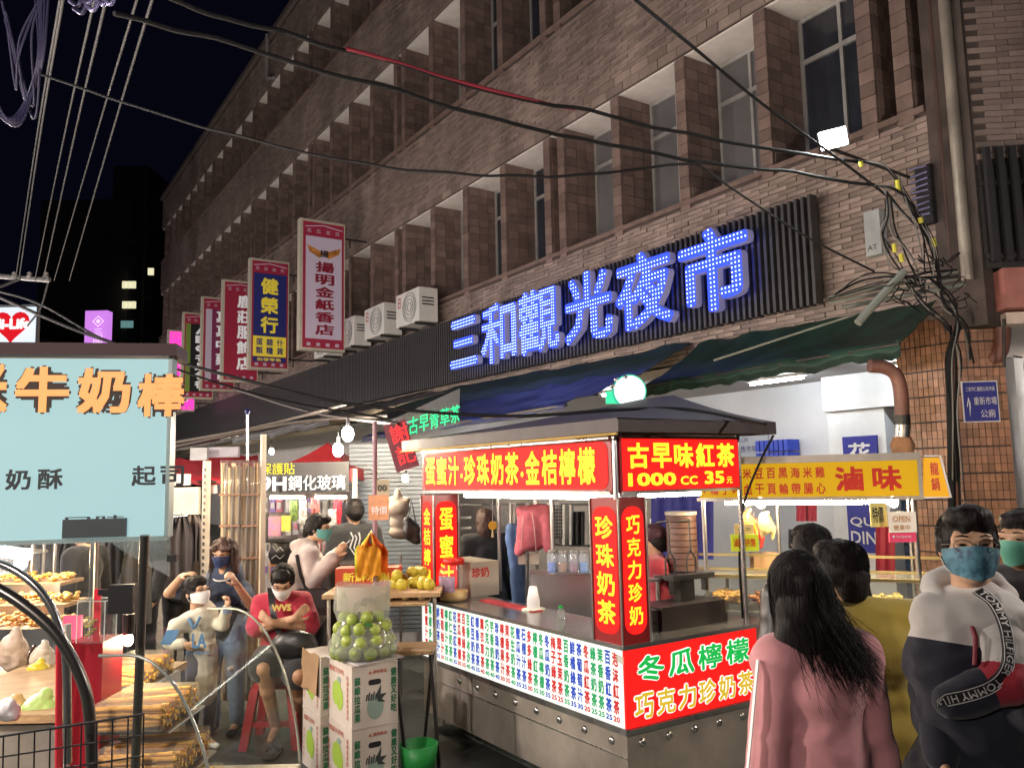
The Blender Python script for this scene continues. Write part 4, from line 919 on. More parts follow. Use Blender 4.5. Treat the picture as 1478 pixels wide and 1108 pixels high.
class Person:
    def __init__(s, label, loc, look, H=1.65, wd=1., group=None, sk=None, hyaw=0, htilt=0, J=None, hs=1., hroll=0):
        """look: 0 faces the camera, 90 faces picture left, 180 faces away"""
        s.loc = V(loc); s.k = H/1.7; th = -YAW-RD(look)
        s.R = Matrix.Rotation(th, 3, 'Z'); s.wd = wd; s.sk = sk or M_skin
        s.t = thing('person', label, 'person', s.loc, group)
        k = wd; j = dict(hipL=(.09*k,0,.9), hipR=(-.09*k,0,.9), kneL=(.1,-.01,.49), kneR=(-.1,-.01,.49), ankL=(.1,.03,.08), ankR=(-.1,.03,.08),
                 pel=(0,0,.96), wai=(0,0,1.1), che=(0,-.005,1.27), neck=(0,.01,1.43), head=(0,-.01,1.575),
                 shL=(.175*k,.01,1.385), shR=(-.175*k,.01,1.385), elL=(.24*k,.03,1.12), elR=(-.24*k,.03,1.12), wrL=(.25*k,-.06,.88), wrR=(-.25*k,-.06,.88))
        s.j = {a: s.loc+s.R@(V(p)*s.k) for a, p in j.items()}
        if J:
            for a, p in J.items(): s.j[a] = V(p) if not isinstance(p, tuple) else s.loc+s.R@(V(p)*s.k)
        s.f = s.R@V((0,-1,0)); s.l = s.R@V((1,0,0))
        s.hR = Matrix.Rotation(th-RD(hyaw), 3, 'Z')@Matrix.Rotation(RD(htilt), 3, 'X')@Matrix.Rotation(RD(hroll), 3, 'Y'); s.hk = s.k*hs
    def hp(s, x, y, z): return s.j['head']+s.hR@(V((x,y,z))*s.hk)
    def hd(s, x, y, z): return s.hR@V((x,y,z))
    def body(s, vox=.011, bare_legs=False, hands=(1,1), curl=.5, hn=None, hdv=None, feet=True):
        B = Blob(); j, k, w_ = s.j, s.k, s.wd; r = k
        B.ell(s.hp(0,.012,.03), (.076*s.hk,.094*s.hk,.092*s.hk), s.hR)
        B.ell(s.hp(0,-.022,-.035), (.062*s.hk,.068*s.hk,.078*s.hk), s.hR)
        B.ell(s.hp(0,-.045,-.075), (.04*s.hk,.042*s.hk,.035*s.hk), s.hR)
        B.cap(s.hp(0,-.086,.012), .009*s.hk, s.hp(0,-.102,-.024), .0135*s.hk)
        for sx in (-1,1):
            B.ell(s.hp(sx*.077,.012,-.005), (.009*s.hk,.02*s.hk,.03*s.hk), s.hR)
            B.cap(s.hp(sx*.015,-.086,.03), .012*s.hk, s.hp(sx*.05,-.072,.032), .011*s.hk)
            B.ell(s.hp(sx*.042,-.062,-.02), (.022*s.hk,.02*s.hk,.02*s.hk), s.hR)
        B.cap(s.hp(-.02,-.092,-.052), .008*s.hk, s.hp(.02,-.092,-.052), .008*s.hk)
        B.cap(s.hp(0,.015,-.05), .05*k*w_**.5, j['neck'], .054*k*w_**.5)
        B.cap(j['neck'], .055*k, j['che'], .1*k*w_)
        s.torso(B, -.012)
        s.arms(B, 0)
        for q, sd in (('L',1),('R',-1)):
            B.chain([j['hip'+q], j['kne'+q], j['ank'+q]], [.082*k*w_,.054*k*w_,.036*k])
            c = j['kne'+q].lerp(j['ank'+q], .3); B.ell(c, (.05*k*w_,.052*k*w_,.09*k))
            if feet: B.cap(j['ank'+q]+V((0,0,-.01)), .034*k, j['ank'+q]+s.f*.13*k-ZU*.045*k, .026*k)
            hv = (hdv or {}).get(q) or (j['wr'+q]-j['el'+q]); nn = (hn or {}).get(q) or -s.l*sd
            if hands[0 if q == 'L' else 1]: fingers(B, j['wr'+q], hv, nn, .95*k, curl if not isinstance(curl, dict) else curl[q], sd)
        o = B.build('body', s.sk, s.t, vox, 3); s.bo = o
        for sx in (-1,1):
            part('eye', M_eye, s.t, lambda b: b.ball(s.hp(sx*.031,-.083,.014), (.012*s.hk,.006*s.hk,.004*s.hk), 8, 5, rot=s.hR))
            part('eyebrow', M_hair, s.t, lambda b: b.tube([s.hp(sx*.016,-.094,.039), s.hp(sx*.032,-.092,.042), s.hp(sx*.05,-.08,.038)], [.002*s.hk,.0028*s.hk,.0012*s.hk], 5))
        return s
    def torso(s, B, g, z0=0):
        j, k, w_ = s.j, s.k, s.wd; R_ = s.R
        up = (j['neck']-j['pel']).normalized(); R2 = s.R
        B.ell(j['pel'], ((.155*w_)*k+g, .115*w_*k+g, .12*k+g), R2)
        B.ell(j['wai'], ((.135*w_)*k+g, .105*w_*k+g, .13*k+g), R2)
        B.ell(j['che'], ((.16*w_)*k+g, .112*w_*k+g, .16*k+g), R2)
        B.cap(j['shL'], .06*k+g, j['shR'], .06*k+g); B.cap(j['shL'], .055*k+g, j['neck']-ZU*.02*k, .05*k+g); B.cap(j['shR'], .055*k+g, j['neck']-ZU*.02*k, .05*k+g)
    def arms(s, B, g, f=1., ta=1.):
        """f: fraction of the whole arm covered (<=.5 upper arm only)"""
        j, k = s.j, s.k*s.wd**.35
        for q in 'LR':
            a, e, w_ = j['sh'+q], j['el'+q], j['wr'+q]
            if f <= .5: B.cap(a, .054*k+g, a.lerp(e, f*2), (.046*k+g)*ta)
            else:
                B.cap(a, .054*k+g, e, (.041*k+g)); w2 = e.lerp(w_, (f-.5)*2); B.cap(e, .042*k+g, w2, (.028*k+g)*ta)
    def top(s, m_, g=.018, sleeve=.5, wr=.006, length=0, vox=.014, ta=1., name='shirt', seed=0, extra=None):
        B = Blob(); s.torso(B, g); s.arms(B, g, sleeve, ta)
        j = s.j
        if length: B.cap(j['pel'], .15*s.k*s.wd+g, j['pel']-ZU*length, .15*s.k*s.wd+g)
        if extra: extra(B)
        return B.build(name, m_, s.t, vox, 5, wr, 9, seed)
    def legs(s, m_, g=.02, f=1., wr=.006, name='trousers', vox=.015, top_=True, loose=1.):
        B = Blob(); j, k, w_ = s.j, s.k, s.wd
        if top_: B.ell(j['pel'], (.155*w_*k+g, .115*w_*k+g, .1*k+g), s.R)
        for q in 'LR':
            h, n, a = j['hip'+q], j['kne'+q], j['ank'+q]
            if f <= .5: B.cap(h, .088*k*w_+g, h.lerp(n, f*2), (.062*k*w_+g)*loose)
            else: B.chain([h, n], [.088*k*w_+g, .056*k*w_+g]); B.cap(n, .056*k*w_+g, n.lerp(a, (f-.5)*2), (.042*k+g)*loose)
        return B.build(name, m_, s.t, vox, 4, wr, 8, 3)
    def shoes(s, m_, name='shoe'):
        for q in 'LR':
            B = Blob(); a = s.j['ank'+q]; B.chain([a-ZU*.03*s.k-s.f*.03, a-ZU*.045*s.k+s.f*.06, a-ZU*.05*s.k+s.f*.15*s.k], [.04*s.k,.036*s.k,.032*s.k]); B.build(name, m_, s.t, .012, 2)
    def mask(s, m_):
        g_ = []
        for i in range(9):
            v = i/8; z = .012-.105*v; row = []
            for q in range(17):
                a = RD(-82+164*q/16); rx = (.077-.018*v*v)*1.06; ry = (.1-.012*v)
                bul = .012*math.exp(-((q-8)/3.5)**2)*sin(pi*min(1,v+.15))
                row.append(s.hp(sin(a)*rx, -cos(a)*ry-.004-bul-.009*cos(a), z+.012*(abs(q-8)/8)*(1-v)*-1+.022*(abs(q-8)/8)*v))
            g_.append(row)
        part('face_mask', m_, s.t, lambda b: b.slab(g_, s.hd(0,.0,.0)+s.hd(0,-.002,0)))
        part('mask_loop', M_white, s.t, lambda b: [b.tube([s.hp(sx*.073,-.014,.0), s.hp(sx*.08,.01,.022), s.hp(sx*.083,.028,-.01), s.hp(sx*.07,.0,-.06), s.hp(sx*.062,-.03,-.07)], .0016, 4) for sx in (-1,1)])
    def hair(s, m_, prims, vox=.01, strands=None, wr=.006):
        """prims in head space: (centre, radii) ellipsoids"""
        B = Blob()
        for c, r in prims: B.ell(s.hp(*c), tuple(q*s.hk for q in r), s.hR)
        o = B.build('hair', m_, s.t, vox, 3, wr, 26, 5)
        if strands:
            n, fn, rad = strands; mb = MB(); rr = random.Random(len(s.t['label']))
            for i in range(n):
                pts = fn(rr, i/n)
                mb.tube(pts, [rad*(1-.7*q/(len(pts)-1)) for q in range(len(pts))], 3, caps=False)
            o2 = mb.build('hair_strands', m_, s.t); o2['kind'] = 'stuff'
        return o
SHORT = [((0,.02,.045),(.084,.1,.087)), ((0,.055,0),(.078,.07,.085)), ((0,-.03,.085),(.068,.06,.042)), ((-.06,.025,.02),(.03,.06,.06)), ((.06,.025,.02),(.03,.06,.06))]
def short_strands(s, L_=.03, fringe=0., spread=1.):
    def fn(rr, u):
        while True:
            t, a = math.acos(1-rr.random()*1.35), rr.random()*2*pi
            d = V((sin(t)*cos(a), sin(t)*sin(a), cos(t)))
            if not (d.y < -.35 and d.z < .42) : break
        dd = V(d); lift = 1.0; pts = []; aim = V((rr.uniform(-.25,.25), -.5 if d.y < .1 else .45, -1))
        for k_ in range(5):
            pts.append(V((dd.x*.084, .02+dd.y*.1, .04+dd.z*.09))*lift+V((rr.uniform(-1,1),rr.uniform(-1,1),rr.uniform(-1,1)))*.0012)
            tg_ = (aim-dd*aim.dot(dd)).normalized(); dd = (dd+tg_*L_/.09/4).normalized(); lift += rr.uniform(.008,.022)
        return [s.hp(*p_) for p_ in pts]
    return fn

# --- woman in the pink sweater, back view, long hair
P1p = px(1172, 900, D=2.45); P1 = Person('woman in a pink sweater seen from behind with long black hair', (P1p.x, P1p.y, 0), 168, 1.65, .76, J=None, hyaw=16)
P1.j['elR'] = P1.loc+P1.R@V((-.18,.02,1.05)); P1.j['wrR'] = P1.loc+P1.R@V((-.19,-.12,.86)); P1.j['elL'] = P1.loc+P1.R@V((.19,.03,1.06)); P1.j['wrL'] = P1.loc+P1.R@V((.195,-.04,.84))
P1.j['head'] = P1.j['head']+Rh*-.035
P1.body(vox=.012)
M_pink = fabric('sweater_pink', (.6,.27,.29), .8, .08)
P1.top(M_pink, .022, 1.0, .009, .08, .013, 1.15, 'sweater', extra=lambda B: (B.ell(P1.j['che']+ZU*.04-P1.f*.02, (.14,.115,.17), P1.R), B.ell(P1.j['wai'], (.15,.13,.22), P1.R)))
stw = []
for t in range(14):
    f = t/13; p = P1.j['shL'].lerp(P1.j['elL'], min(1,f*1.6)) if f < .6 else P1.j['elL'].lerp(P1.j['wrL'], (f-.6)/.4)
    stw.append(p)
part('sleeve_stripe', M_white, P1.t, lambda b: b.slab([[p-P1.f*.035+P1.l*(.082-.0*i)+ZU*(.02-i*.002)+(-P1.f*.014 if e else V((0,0,0))) for i, p in enumerate(stw)] for e in (0,1)], P1.l*.003))
P1.legs(fabric('jeans_dark', (.03,.035,.05)), .02); P1.shoes(M_black)
def long_h(rr, u):
    a = rr.uniform(-pi*.5-.9, pi*.5+.9)+pi/2   # around the head, mostly back
    t = rr.uniform(.05, 1.25); d = V((sin(t)*cos(a), sin(t)*sin(a), cos(t)))
    p = V((d.x*.088, .02+d.y*.104, .045+d.z*.094)); L_ = rr.uniform(.27,.37) if rr.random() < .8 else rr.uniform(.2,.43)
    pts = [P1.hp(*p)]; q = V(p); x0 = d.x
    for k_ in range(1, 12):
        f = k_/11; q = q+V((.0, .0, -L_/11)); q.x = x0*(.098+.02*f) + .015*sin(f*5+u*40)*f + rr.uniform(-.003,.003)
        q.y = max(.03, d.y*.105+.02)+(.02*f if f < .5 else .01+.05*(f-.5)+.01); w_ = P1.hp(q.x, q.y, q.z) ; w_ = w_+Rh*(.085*f*f*(1+.35*sin(u*50)))
        pts.append(w_)
    return pts
P1.hair(M_hair, [((0,.02,.045),(.09,.104,.094)), ((0,.06,-.03),(.084,.065,.12)), ((0,.075,-.12),(.088,.045,.12)), ((-.045,.08,-.21),(.052,.032,.13)), ((-.085,.085,-.27),(.04,.028,.12)), ((.05,.07,-.13),(.045,.045,.1))], .011, (2600, long_h, .0013), .004)

# --- person in the mustard T-shirt, back view
P2p = px(1252, 900, D=3.0); P2 = Person('short haired person in a mustard yellow T-shirt seen from behind', (P2p.x, P2p.y, 0), 165, 1.64, 1.14, hyaw=-12)
P2.j['head'] = P2.j['head']+Rh*-.09; P2.j['neck'] = P2.j['neck']+Rh*-.05
P2.j['elR'] = P2.loc+P2.R@V((-.29,.02,1.1)); P2.j['wrR'] = P2.loc+P2.R@V((-.27,-.1,.84))
P2.body(vox=.013)
P2.top(fabric('tshirt_mustard', (.38,.28,.03), .85, .06), .03, .48, .007, .05, .014, 1.25, 't_shirt', 4)
P2.legs(fabric('black_cloth', (.012,.012,.015)), .02); P2.shoes(M_black)
P2.hair(M_hair, SHORT+[((0,.07,-.045),(.07,.05,.06))], .010, (700, short_strands(P2, .05), .0014))
# --- head peeking beyond
P3p = px(1178, 900, D=3.6); P3 = Person('dark haired person mostly hidden between the pink and mustard tops', (P3p.x, P3p.y, 0), 170, 1.66, 1.0)
P3.body(vox=.016); P3.top(M_black, .025, 1., .005, .05, .018); P3.legs(M_black); P3.hair(M_hair, SHORT, .012, (300, short_strands(P3, .05), .0015))

# --- boy in colour-block hoodie
P4p = px(1404, 900, D=2.62); P4 = Person('boy with glasses and patterned mask in a white and navy hoodie', (P4p.x, P4p.y, 0), 10, 1.72, 1.2, hyaw=8, htilt=-4)
P4.j['head'] = px(1398, 792, D=2.60); P4.j['neck'] = P4.j['head']-ZU*.15+Fh*.02+Rh*.01
k = P4
P4.j['shL'] = px(1440, 892, D=2.53); P4.j['elL'] = px(1452, 985, D=2.44); P4.j['wrL'] = px(1372, 1012, D=2.47)
P4.j['shR'] = px(1356, 890, D=2.62); P4.j['elR'] = px(1345, 1000, D=2.66); P4.j['wrR'] = px(1360, 1090, D=2.5)
P4.body(vox=.010, hands=(0,1))
def zoned(name, cols_, zs, slope=.0):
    """cloth with horizontal colour blocks by height (garment panels)"""
    mt = fabric(name, cols_[0]); nt = mt.node_tree; N = nt.nodes; L = nt.links; b = N['Principled BSDF']
    for l in list(b.inputs['Base Color'].links): L.remove(l)
    tc = N.new('ShaderNodeTexCoord'); sp = N.new('ShaderNodeSeparateXYZ'); L.new(tc.outputs['Object'], sp.inputs[0])
    cur = None
    for c, z in zip(cols_[1:], zs):
        lt_ = N.new('ShaderNodeMath'); lt_.operation = 'LESS_THAN'; lt_.inputs[1].default_value = z
        ad = N.new('ShaderNodeMath'); ad.operation = 'MULTIPLY_ADD'; L.new(sp.outputs[0], ad.inputs[0]); ad.inputs[1].default_value = slope; L.new(sp.outputs[2], ad.inputs[2])
        L.new(ad.outputs[0], lt_.inputs[0])
        mx = N.new('ShaderNodeMix'); mx.data_type = 'RGBA'; L.new(lt_.outputs[0], mx.inputs[0])
        if cur is None: mx.inputs[6].default_value = (*cols_[0],1)
        else: L.new(cur, mx.inputs[6])
        mx.inputs[7].default_value = (*c,1); cur = mx.outputs[2]
    L.new(cur, b.inputs['Base Color']); return mt
M_hoodT = zoned('hoodie_torso', [(.56,.54,.52),(.01,.012,.025)], [1.33], .22)
B = Blob(); P4.torso(B, .03); B.ell(P4.j['wai'], (.2,.18,.2), P4.R); B.cap(P4.j['pel'], .17, P4.j['pel']-ZU*.1, .17)
B.build('hoodie', M_hoodT, P4.t, .013, 5, .014, 9, 2)
B = Blob()
for q in 'LR': B.cap(P4.j['sh'+q], .088, P4.j['el'+q].lerp(P4.j['sh'+q], .25), .07)
B.build('sleeve_upper', fabric('hoodie_white', (.56,.54,.52)), P4.t, .013, 4, .008, 9, 4)
B = Blob(); e = P4.j['elL']; B.cap(e.lerp(P4.j['shL'], .22), .071, e, .072); B.cap(e, .072, e.lerp(P4.j['wrL'], .3), .066)
B.build('sleeve_band', fabric('hoodie_red', (.3,.015,.03)), P4.t, .012, 3, .006, 9, 4)
B = Blob(); B.cap(e.lerp(P4.j['wrL'], .32), .067, P4.j['wrL'], .055); B.cap(P4.j['elR'].lerp(P4.j['shR'],.22), .071, P4.j['elR'], .068); B.cap(P4.j['elR'], .068, P4.j['wrR'], .05)
B.build('sleeve_lower', fabric('hoodie_navy', (.01,.012,.025)), P4.t, .012, 3, .006, 9, 4)
B = Blob(); nk = P4.j['neck']
for i in range(10):
    a0, a1 = 2*pi*i/10, 2*pi*(i+1)/10
    f_ = lambda a: nk+P4.l*cos(a)*(.105)+P4.f*(sin(a)*.085-.02)+ZU*(-.035*sin(a)-.0)
    r0 = .034+.026*max(0,-sin(a0)); r1 = .034+.026*max(0,-sin(a1)); B.cap(f_(a0), r0, f_(a1), r1)
B.ell(nk-P4.f*.12-ZU*.04, (.12,.05,.08), P4.R)
B.build('hood', fabric('hoodie_white', (.56,.54,.52)), P4.t, .011, 3, .006, 14, 1)
for sx in (-1, 1):
    a = nk+P4.l*sx*.045+P4.f*.095-ZU*.05
    part('drawstring', mat('cord_red', (.25,.03,.05), .6), P4.t, lambda b: b.tube([a, a+P4.f*.04-ZU*.05, a+P4.f*.05+P4.l*sx*.012-ZU*.13], .007, 6))
part('zip', mat('zip_grey', (.3,.3,.32), .4, .5), P4.t, lambda b: b.tube([nk+P4.f*.12-ZU*.09, P4.j['che']+P4.f*.165+ZU*.04, P4.j['wai']+P4.f*.19+ZU*.1], .003, 4))
# printed tape along the sleeve
tp = [P4.j['shL']+ZU*.088-P4.l*.06+P4.f*.03, P4.j['shL']+P4.l*.035+P4.f*.072+ZU*.045, P4.j['shL'].lerp(P4.j['elL'],.5)+P4.l*.03+P4.f*.083, e+P4.f*.082+P4.l*.02+ZU*.03, e.lerp(P4.j['wrL'],.25)+P4.f*.085+ZU*.0, e.lerp(P4.j['wrL'],.6)+P4.f*.075-ZU*.015, P4.j['wrL']+P4.f*.066-ZU*.02]
P4bv = []
for o_ in P4.t.children:
    if o_.name.split('.')[0] in ('hoodie', 'sleeve_upper', 'sleeve_band', 'sleeve_lower', 'hood'):
        P4bv.append(bvhtree.BVHTree.FromPolygons([v.co+P4.loc for v in o_.data.vertices], [tuple(p.vertices) for p in o_.data.polygons]))
def on_cloth(p):
    d = (p-CAM).normalized(); best = None
    for t_ in P4bv:
        h = t_.ray_cast(CAM, d)
        if h[0] is not None and (best is None or h[3] < best[1]): best = (h[0], h[3])
    return best[0] if best else p
tps = smooth([on_cloth(px(x, y, D=2.5)) for x, y in ((1412,856),(1432,872),(1446,900),(1452,935),(1450,962),(1434,984),(1410,996),(1380,1004),(1358,1008),(1344,1007))], 5)
for _ in range(2): tps = [tps[0]]+[(tps[i-1]+tps[i]*2+tps[i+1])/4 for i in range(1, len(tps)-1)]+[tps[-1]]
def tape_frame():
    L_ = [0]; 
    for i in range(1, len(tps)): L_.append(L_[-1]+(tps[i]-tps[i-1]).length)
    return L_
TL = tape_frame()
def tape_pt(sv, off, lift):
    sv = max(0, min(TL[-1]-1e-4, sv)); i = max(q for q in range(len(TL)) if TL[q] <= sv); i = min(i, len(tps)-2)
    f = (sv-TL[i])/(TL[i+1]-TL[i]); p = tps[i].lerp(tps[i+1], f); t = (tps[i+1]-tps[i]).normalized(); n = (P4.f+P4.l*.35).normalized() ; n = (n-t*n.dot(t)).normalized(); c = t.cross(n)
    return p+c*off+n*lift
part('sleeve_tape', mat('tape_black', (.012,.012,.016), .6), P4.t, lambda b: b.slab([[tape_pt(i*TL[-1]/40, o_, .012) for i in range(41)] for o_ in (-.02,0,.02)], P4.f*.01))
def tape_txt(b):
    tv, tf = text_geo('TOMMY HILFIGER  TOMMY HILFIGER', .01); mn, mx = tv.min(0), tv.max(0); S = TL[-1]*.96
    b.add([tape_pt(.01+(p[0]-mn[0])/(mx[0]-mn[0])*S, (p[1]-mn[1])/(mx[1]-mn[1])*-.024+.012, .0155) for p in tv], tf)
    for o_ in (-.017,.017): b.slab([[tape_pt(i*TL[-1]/40, o_+e_, .0145) for i in range(41)] for e_ in (-.0012,.0012)], P4.f*.001)
part('tape_lettering', M_white, P4.t, tape_txt)
P4.legs(fabric('black_cloth', (.012,.012,.015)), .03); P4.shoes(M_black)
P4.mask(mat('mask_pattern', (.01,.03,.07), .6, noise_=.2, scale=38, col2=(.1,.27,.34)))
P4.hair(M_hair, SHORT+[((0,-.035,.095),(.07,.065,.045))], .009, (1100, short_strands(P4, .035, .5), .0013))
def specs(p):
    t_ = p.t; m_ = mat('spectacle_wire', (.25,.2,.17), .3, .8)
    for sx in (-1,1):
        part('spectacles', m_, t_, lambda b: (b.tube([p.hp(sx*.033+cos(a*pi/8)*.025, -.099+abs(cos(a*pi/8)*.25)*.0, .012+sin(a*pi/8)*.018) for a in range(17)], .0014*p.hk, 4, caps=False), b.tube([p.hp(sx*.058,-.099,.016), p.hp(sx*.08,-.04,.014), p.hp(sx*.083,.01,.01)], .0014*p.hk, 4)))
    part('spectacle_bridge', m_, t_, lambda b: b.tube([p.hp(-.009,-.1,.016), p.hp(.009,-.1,.016)], .0014*p.hk, 4))
specs(P4)

# --- person cut by the right edge
P5p = px(1490, 900, D=3.3); P5 = Person('dark clothed person with green mask cut off by the right edge', (P5p.x, P5p.y, 0), 62, 1.72, 1.1)
P5.body(vox=.013); P5.top(fabric('jacket_black', (.015,.016,.02)), .035, 1., .006, .05, .015, name='jacket'); P5.legs(fabric('black_cloth', (.012,.012,.015)), .02); P5.shoes(M_black)
P5.mask(mat('mask_green', (.12,.4,.3), .6)); P5.hair(M_hair, SHORT, .011, (500, short_strands(P5, .03), .0014))

# --- mother
Dm = 6.35; mp = px(322, 1060, Z=0); mp = px(325, 900, D=Dm); M1 = Person('woman with long brown hair and dark blue mask fixing the boy\'s hair', (mp.x, mp.y, 0), 4, 1.56, .98, htilt=8, hyaw=0)
J = M1.j; J['head'] = px(322, 800, D=Dm-.02); J['neck'] = J['head']-ZU*.145+Fh*.02
J['shL'] = px(352, 850, D=Dm+.02); J['shR'] = px(293, 850, D=Dm+.02); J['elR'] = px(243, 856, D=Dm-.15); J['wrR'] = px(262, 832, D=Dm-.25); J['elL'] = px(361, 872, D=Dm-.12); J['wrL'] = px(341, 842, D=Dm-.3)
M1.body(vox=.008, curl={'L':.9,'R':.55}, hdv={'R': px(292,818,D=Dm-.3)-px(262,832,D=Dm-.25), 'L': px(331,824,D=Dm-.35)-J['wrL']}, hn={'R': -ZU+Fh*.2, 'L': Rh*-1})
M1.top(fabric('tshirt_navy', (.035,.05,.09)), .010, .36, .006, .04, .012, 1.05, 't_shirt')
part('collar', mat('collar_white', (.6,.55,.5), .7), M1.t, lambda b: b.tube([J['neck']+M1.l*cos(a*pi/6)*.075+M1.f*(sin(a*pi/6)*.06+.01)-ZU*(.02+.03*max(0,sin(a*pi/6))) for a in range(13)], .006, 5, caps=False))
M1.legs(mat('jeans_light', (.2,.26,.36), .8, noise_=.35, scale=7, bump=.1), .016, .97); M1.shoes(M_black)
o = Blob(); o.ell(J['pel']+ZU*.05, (.19,.145,.055), M1.R).build('waist_bag', M_black, M1.t, .014, 3, .005)
part('knee_rip', M_white, M1.t, lambda b: b.ball(J['kneL']+M1.f*.07+ZU*.05, (.035,.01,.02)))
M1.mask(mat('mask_navy', (.02,.035,.1), .6))
def mom_h(rr, u):
    sx = -1 if u < .5 else 1; t = rr.uniform(.1, 1.3); a = rr.uniform(-.7, 2.2) if sx > 0 else pi-rr.uniform(-.7, 2.2)
    d = V((sin(t)*cos(a), sin(t)*sin(a), cos(t))); p = V((d.x*.09, .02+d.y*.106, .045+d.z*.096)); L_ = rr.uniform(.28,.42); pts = [M1.hp(*p)]; q = V(p)
    for k_ in range(1, 11):
        f = k_/10; q.z -= L_/10; q.x = (d.x*.1 if abs(d.x) > .75 else sx*max(.07,abs(d.x)*.1))+sx*(.03*f)+.012*sin(f*9+u*60); q.y = d.y*.1+.02-.03*f+rr.uniform(-.004,.004)
        pts.append(M1.hp(*q))
    return pts
M1.hair(M_hairB, [((0,.03,.05),(.092,.1,.092)), ((0,.08,-.06),(.085,.05,.13)), ((-.093,.03,-.08),(.024,.05,.11)), ((.093,.03,-.08),(.024,.05,.11)), ((-.105,.02,-.2),(.032,.04,.1)), ((.105,.02,-.2),(.032,.04,.1)), ((-.05,-.065,.065),(.042,.035,.028)), ((.045,-.068,.062),(.045,.032,.026))], .010, (700, mom_h, .002))

# --- boy
Db = 5.95; bp_ = px(292, 950, D=Db); C1 = Person('small boy in a white jersey with blue trim and white mask', (bp_.x, bp_.y, 0), -55, 1.24, .88, hyaw=-12, htilt=-6, hs=1.28)
J = C1.j; J['head'] = px(283, 855, D=Db); J['neck'] = J['head']-ZU*.14
J['shL'] = px(306, 898, D=Db+.1); J['shR'] = px(255, 902, D=Db-.1)
J['elL'] = px(322, 902, D=Db-.05); J['wrL'] = px(328, 874, D=Db-.1); J['elR'] = px(243, 928, D=Db-.12); J['wrR'] = px(266, 930, D=Db-.2)
C1.body(vox=.0075, curl={'L':1.3,'R':1.3}, hdv={'L': ZU*1., 'R': Rh})
C1.top(mat('jersey_white', (.62,.58,.5), .8, noise_=.06, bump=.2), .012, .9, .007, .3, .010, 1.3, 'jersey')
part('jersey_stripe', mat('jersey_blue', (.06,.16,.33), .7), C1.t, lambda b: b.slab([[J['shR'].lerp(J['elR'], .15+t*.2)-Fh*(.075)+Rh*(-.03+.045*s_)+ZU*.0 for s_ in range(3)] for t in range(5)], Fh*-.006))
part('jersey_collar', mat('jersey_blue', (.06,.16,.33), .7), C1.t, lambda b: b.tube(smooth([J['neck']+Rh*-.06-ZU*.01-Fh*.02, J['neck']+Rh*.0-Fh*.09-ZU*.05, J['neck']+Rh*.03-Fh*.1-ZU*.09, J['neck']+Rh*.06-Fh*.07-ZU*.02]), .011, 6))
part('cuff', mat('cuff_blue', (.12,.17,.3), .7), C1.t, lambda b: b.cyl(J['wrL']-ZU*.05, J['wrL']-ZU*.015, .033, n=12))
part('jersey_lettering', mat('jersey_blue', (.06,.16,.33), .7), C1.t, lambda b: (put_text(b, 'LA', px(277,935,D=Db-.26), Rh, ZU, .1, .1, .03), put_text(b, 'Dodgers', px(268,945,D=Db-.27), Rh, ZU, .16, .03, .01)))
C1.legs(fabric('shorts_grey', (.12,.12,.14)), .015, .9); C1.shoes(M_white)
C1.mask(M_white); C1.hair(M_hair, SHORT, .009, (500, short_strands(C1, .03, .3), .0016)); specs(C1)

# --- seated man
Ds = 6.0; sp_ = px(402, 960, D=Ds); S1 = Person('man in a red T-shirt with arms crossed sitting on a red stool', (sp_.x, sp_.y, 0), 0, 1.66, 1.12, sk=M_skinT, htilt=32, hyaw=-10)
J = S1.j; D = Ds
J['pel'] = px(405, 952, D=D+.1); J['wai'] = px(408, 925, D=D+.08); J['che'] = px(407, 893, D=D+.02); J['neck'] = px(409, 860, D=D-.0); J['head'] = px(408, 840, D=D-.1)
J['shL'] = px(437, 868, D=D); J['shR'] = px(378, 870, D=D); J['elL'] = px(447, 905, D=D-.1); J['elR'] = px(371, 908, D=D-.1)
J['wrL'] = px(393, 899, D=D-.32); J['wrR'] = px(424, 893, D=D-.26)
J['hipL'] = px(424, 952, D=D+.05); J['hipR'] = px(388, 952, D=D+.05)
J['kneR'] = px(380, 965, D=D-.36); J['ankR'] = px(398, 1050, D=D-.2); J['kneL'] = px(432, 975, D=D-.38); J['ankL'] = px(430, 1048, D=D+.15)
S1.body(vox=.008, curl=.55, hn={'L': Fh, 'R': Fh}, hdv={'L': px(372,884,D=D-.3)-J['wrL'], 'R': px(438,880,D=D-.24)-J['wrR']})
S1.top(fabric('tshirt_red', (.4,.022,.05)), .02, .44, .007, 0, .011, 1.25, 't_shirt')
part('shirt_print', mat('print_gold', (.55,.4,.1), .7), S1.t, lambda b: put_text(b, 'WVS', px(392,882,D=D-.22), Rh, ZU, .14, .05, .04))
S1.legs(fabric('shorts_black', (.02,.02,.022)), .03, .42, .006, 'shorts', loose=1.15)
B = Blob(); B.ell(px(425,930,D=D-.28), (.17,.07,.1), S1.R).build('waist_bag', mat('leather_black', (.02,.02,.02), .35, bump=.1), S1.t, .012, 3, .004)
part('strap', M_black, S1.t, lambda b: b.slab([[p+o_ for p in smooth([px(386,848,D=D-.02), px(388,870,D=D-.13), px(392,895,D=D-.17), px(402,925,D=D-.2)])] for o_ in (V((0,0,0)), Rh*.045)], Fh*-.004))
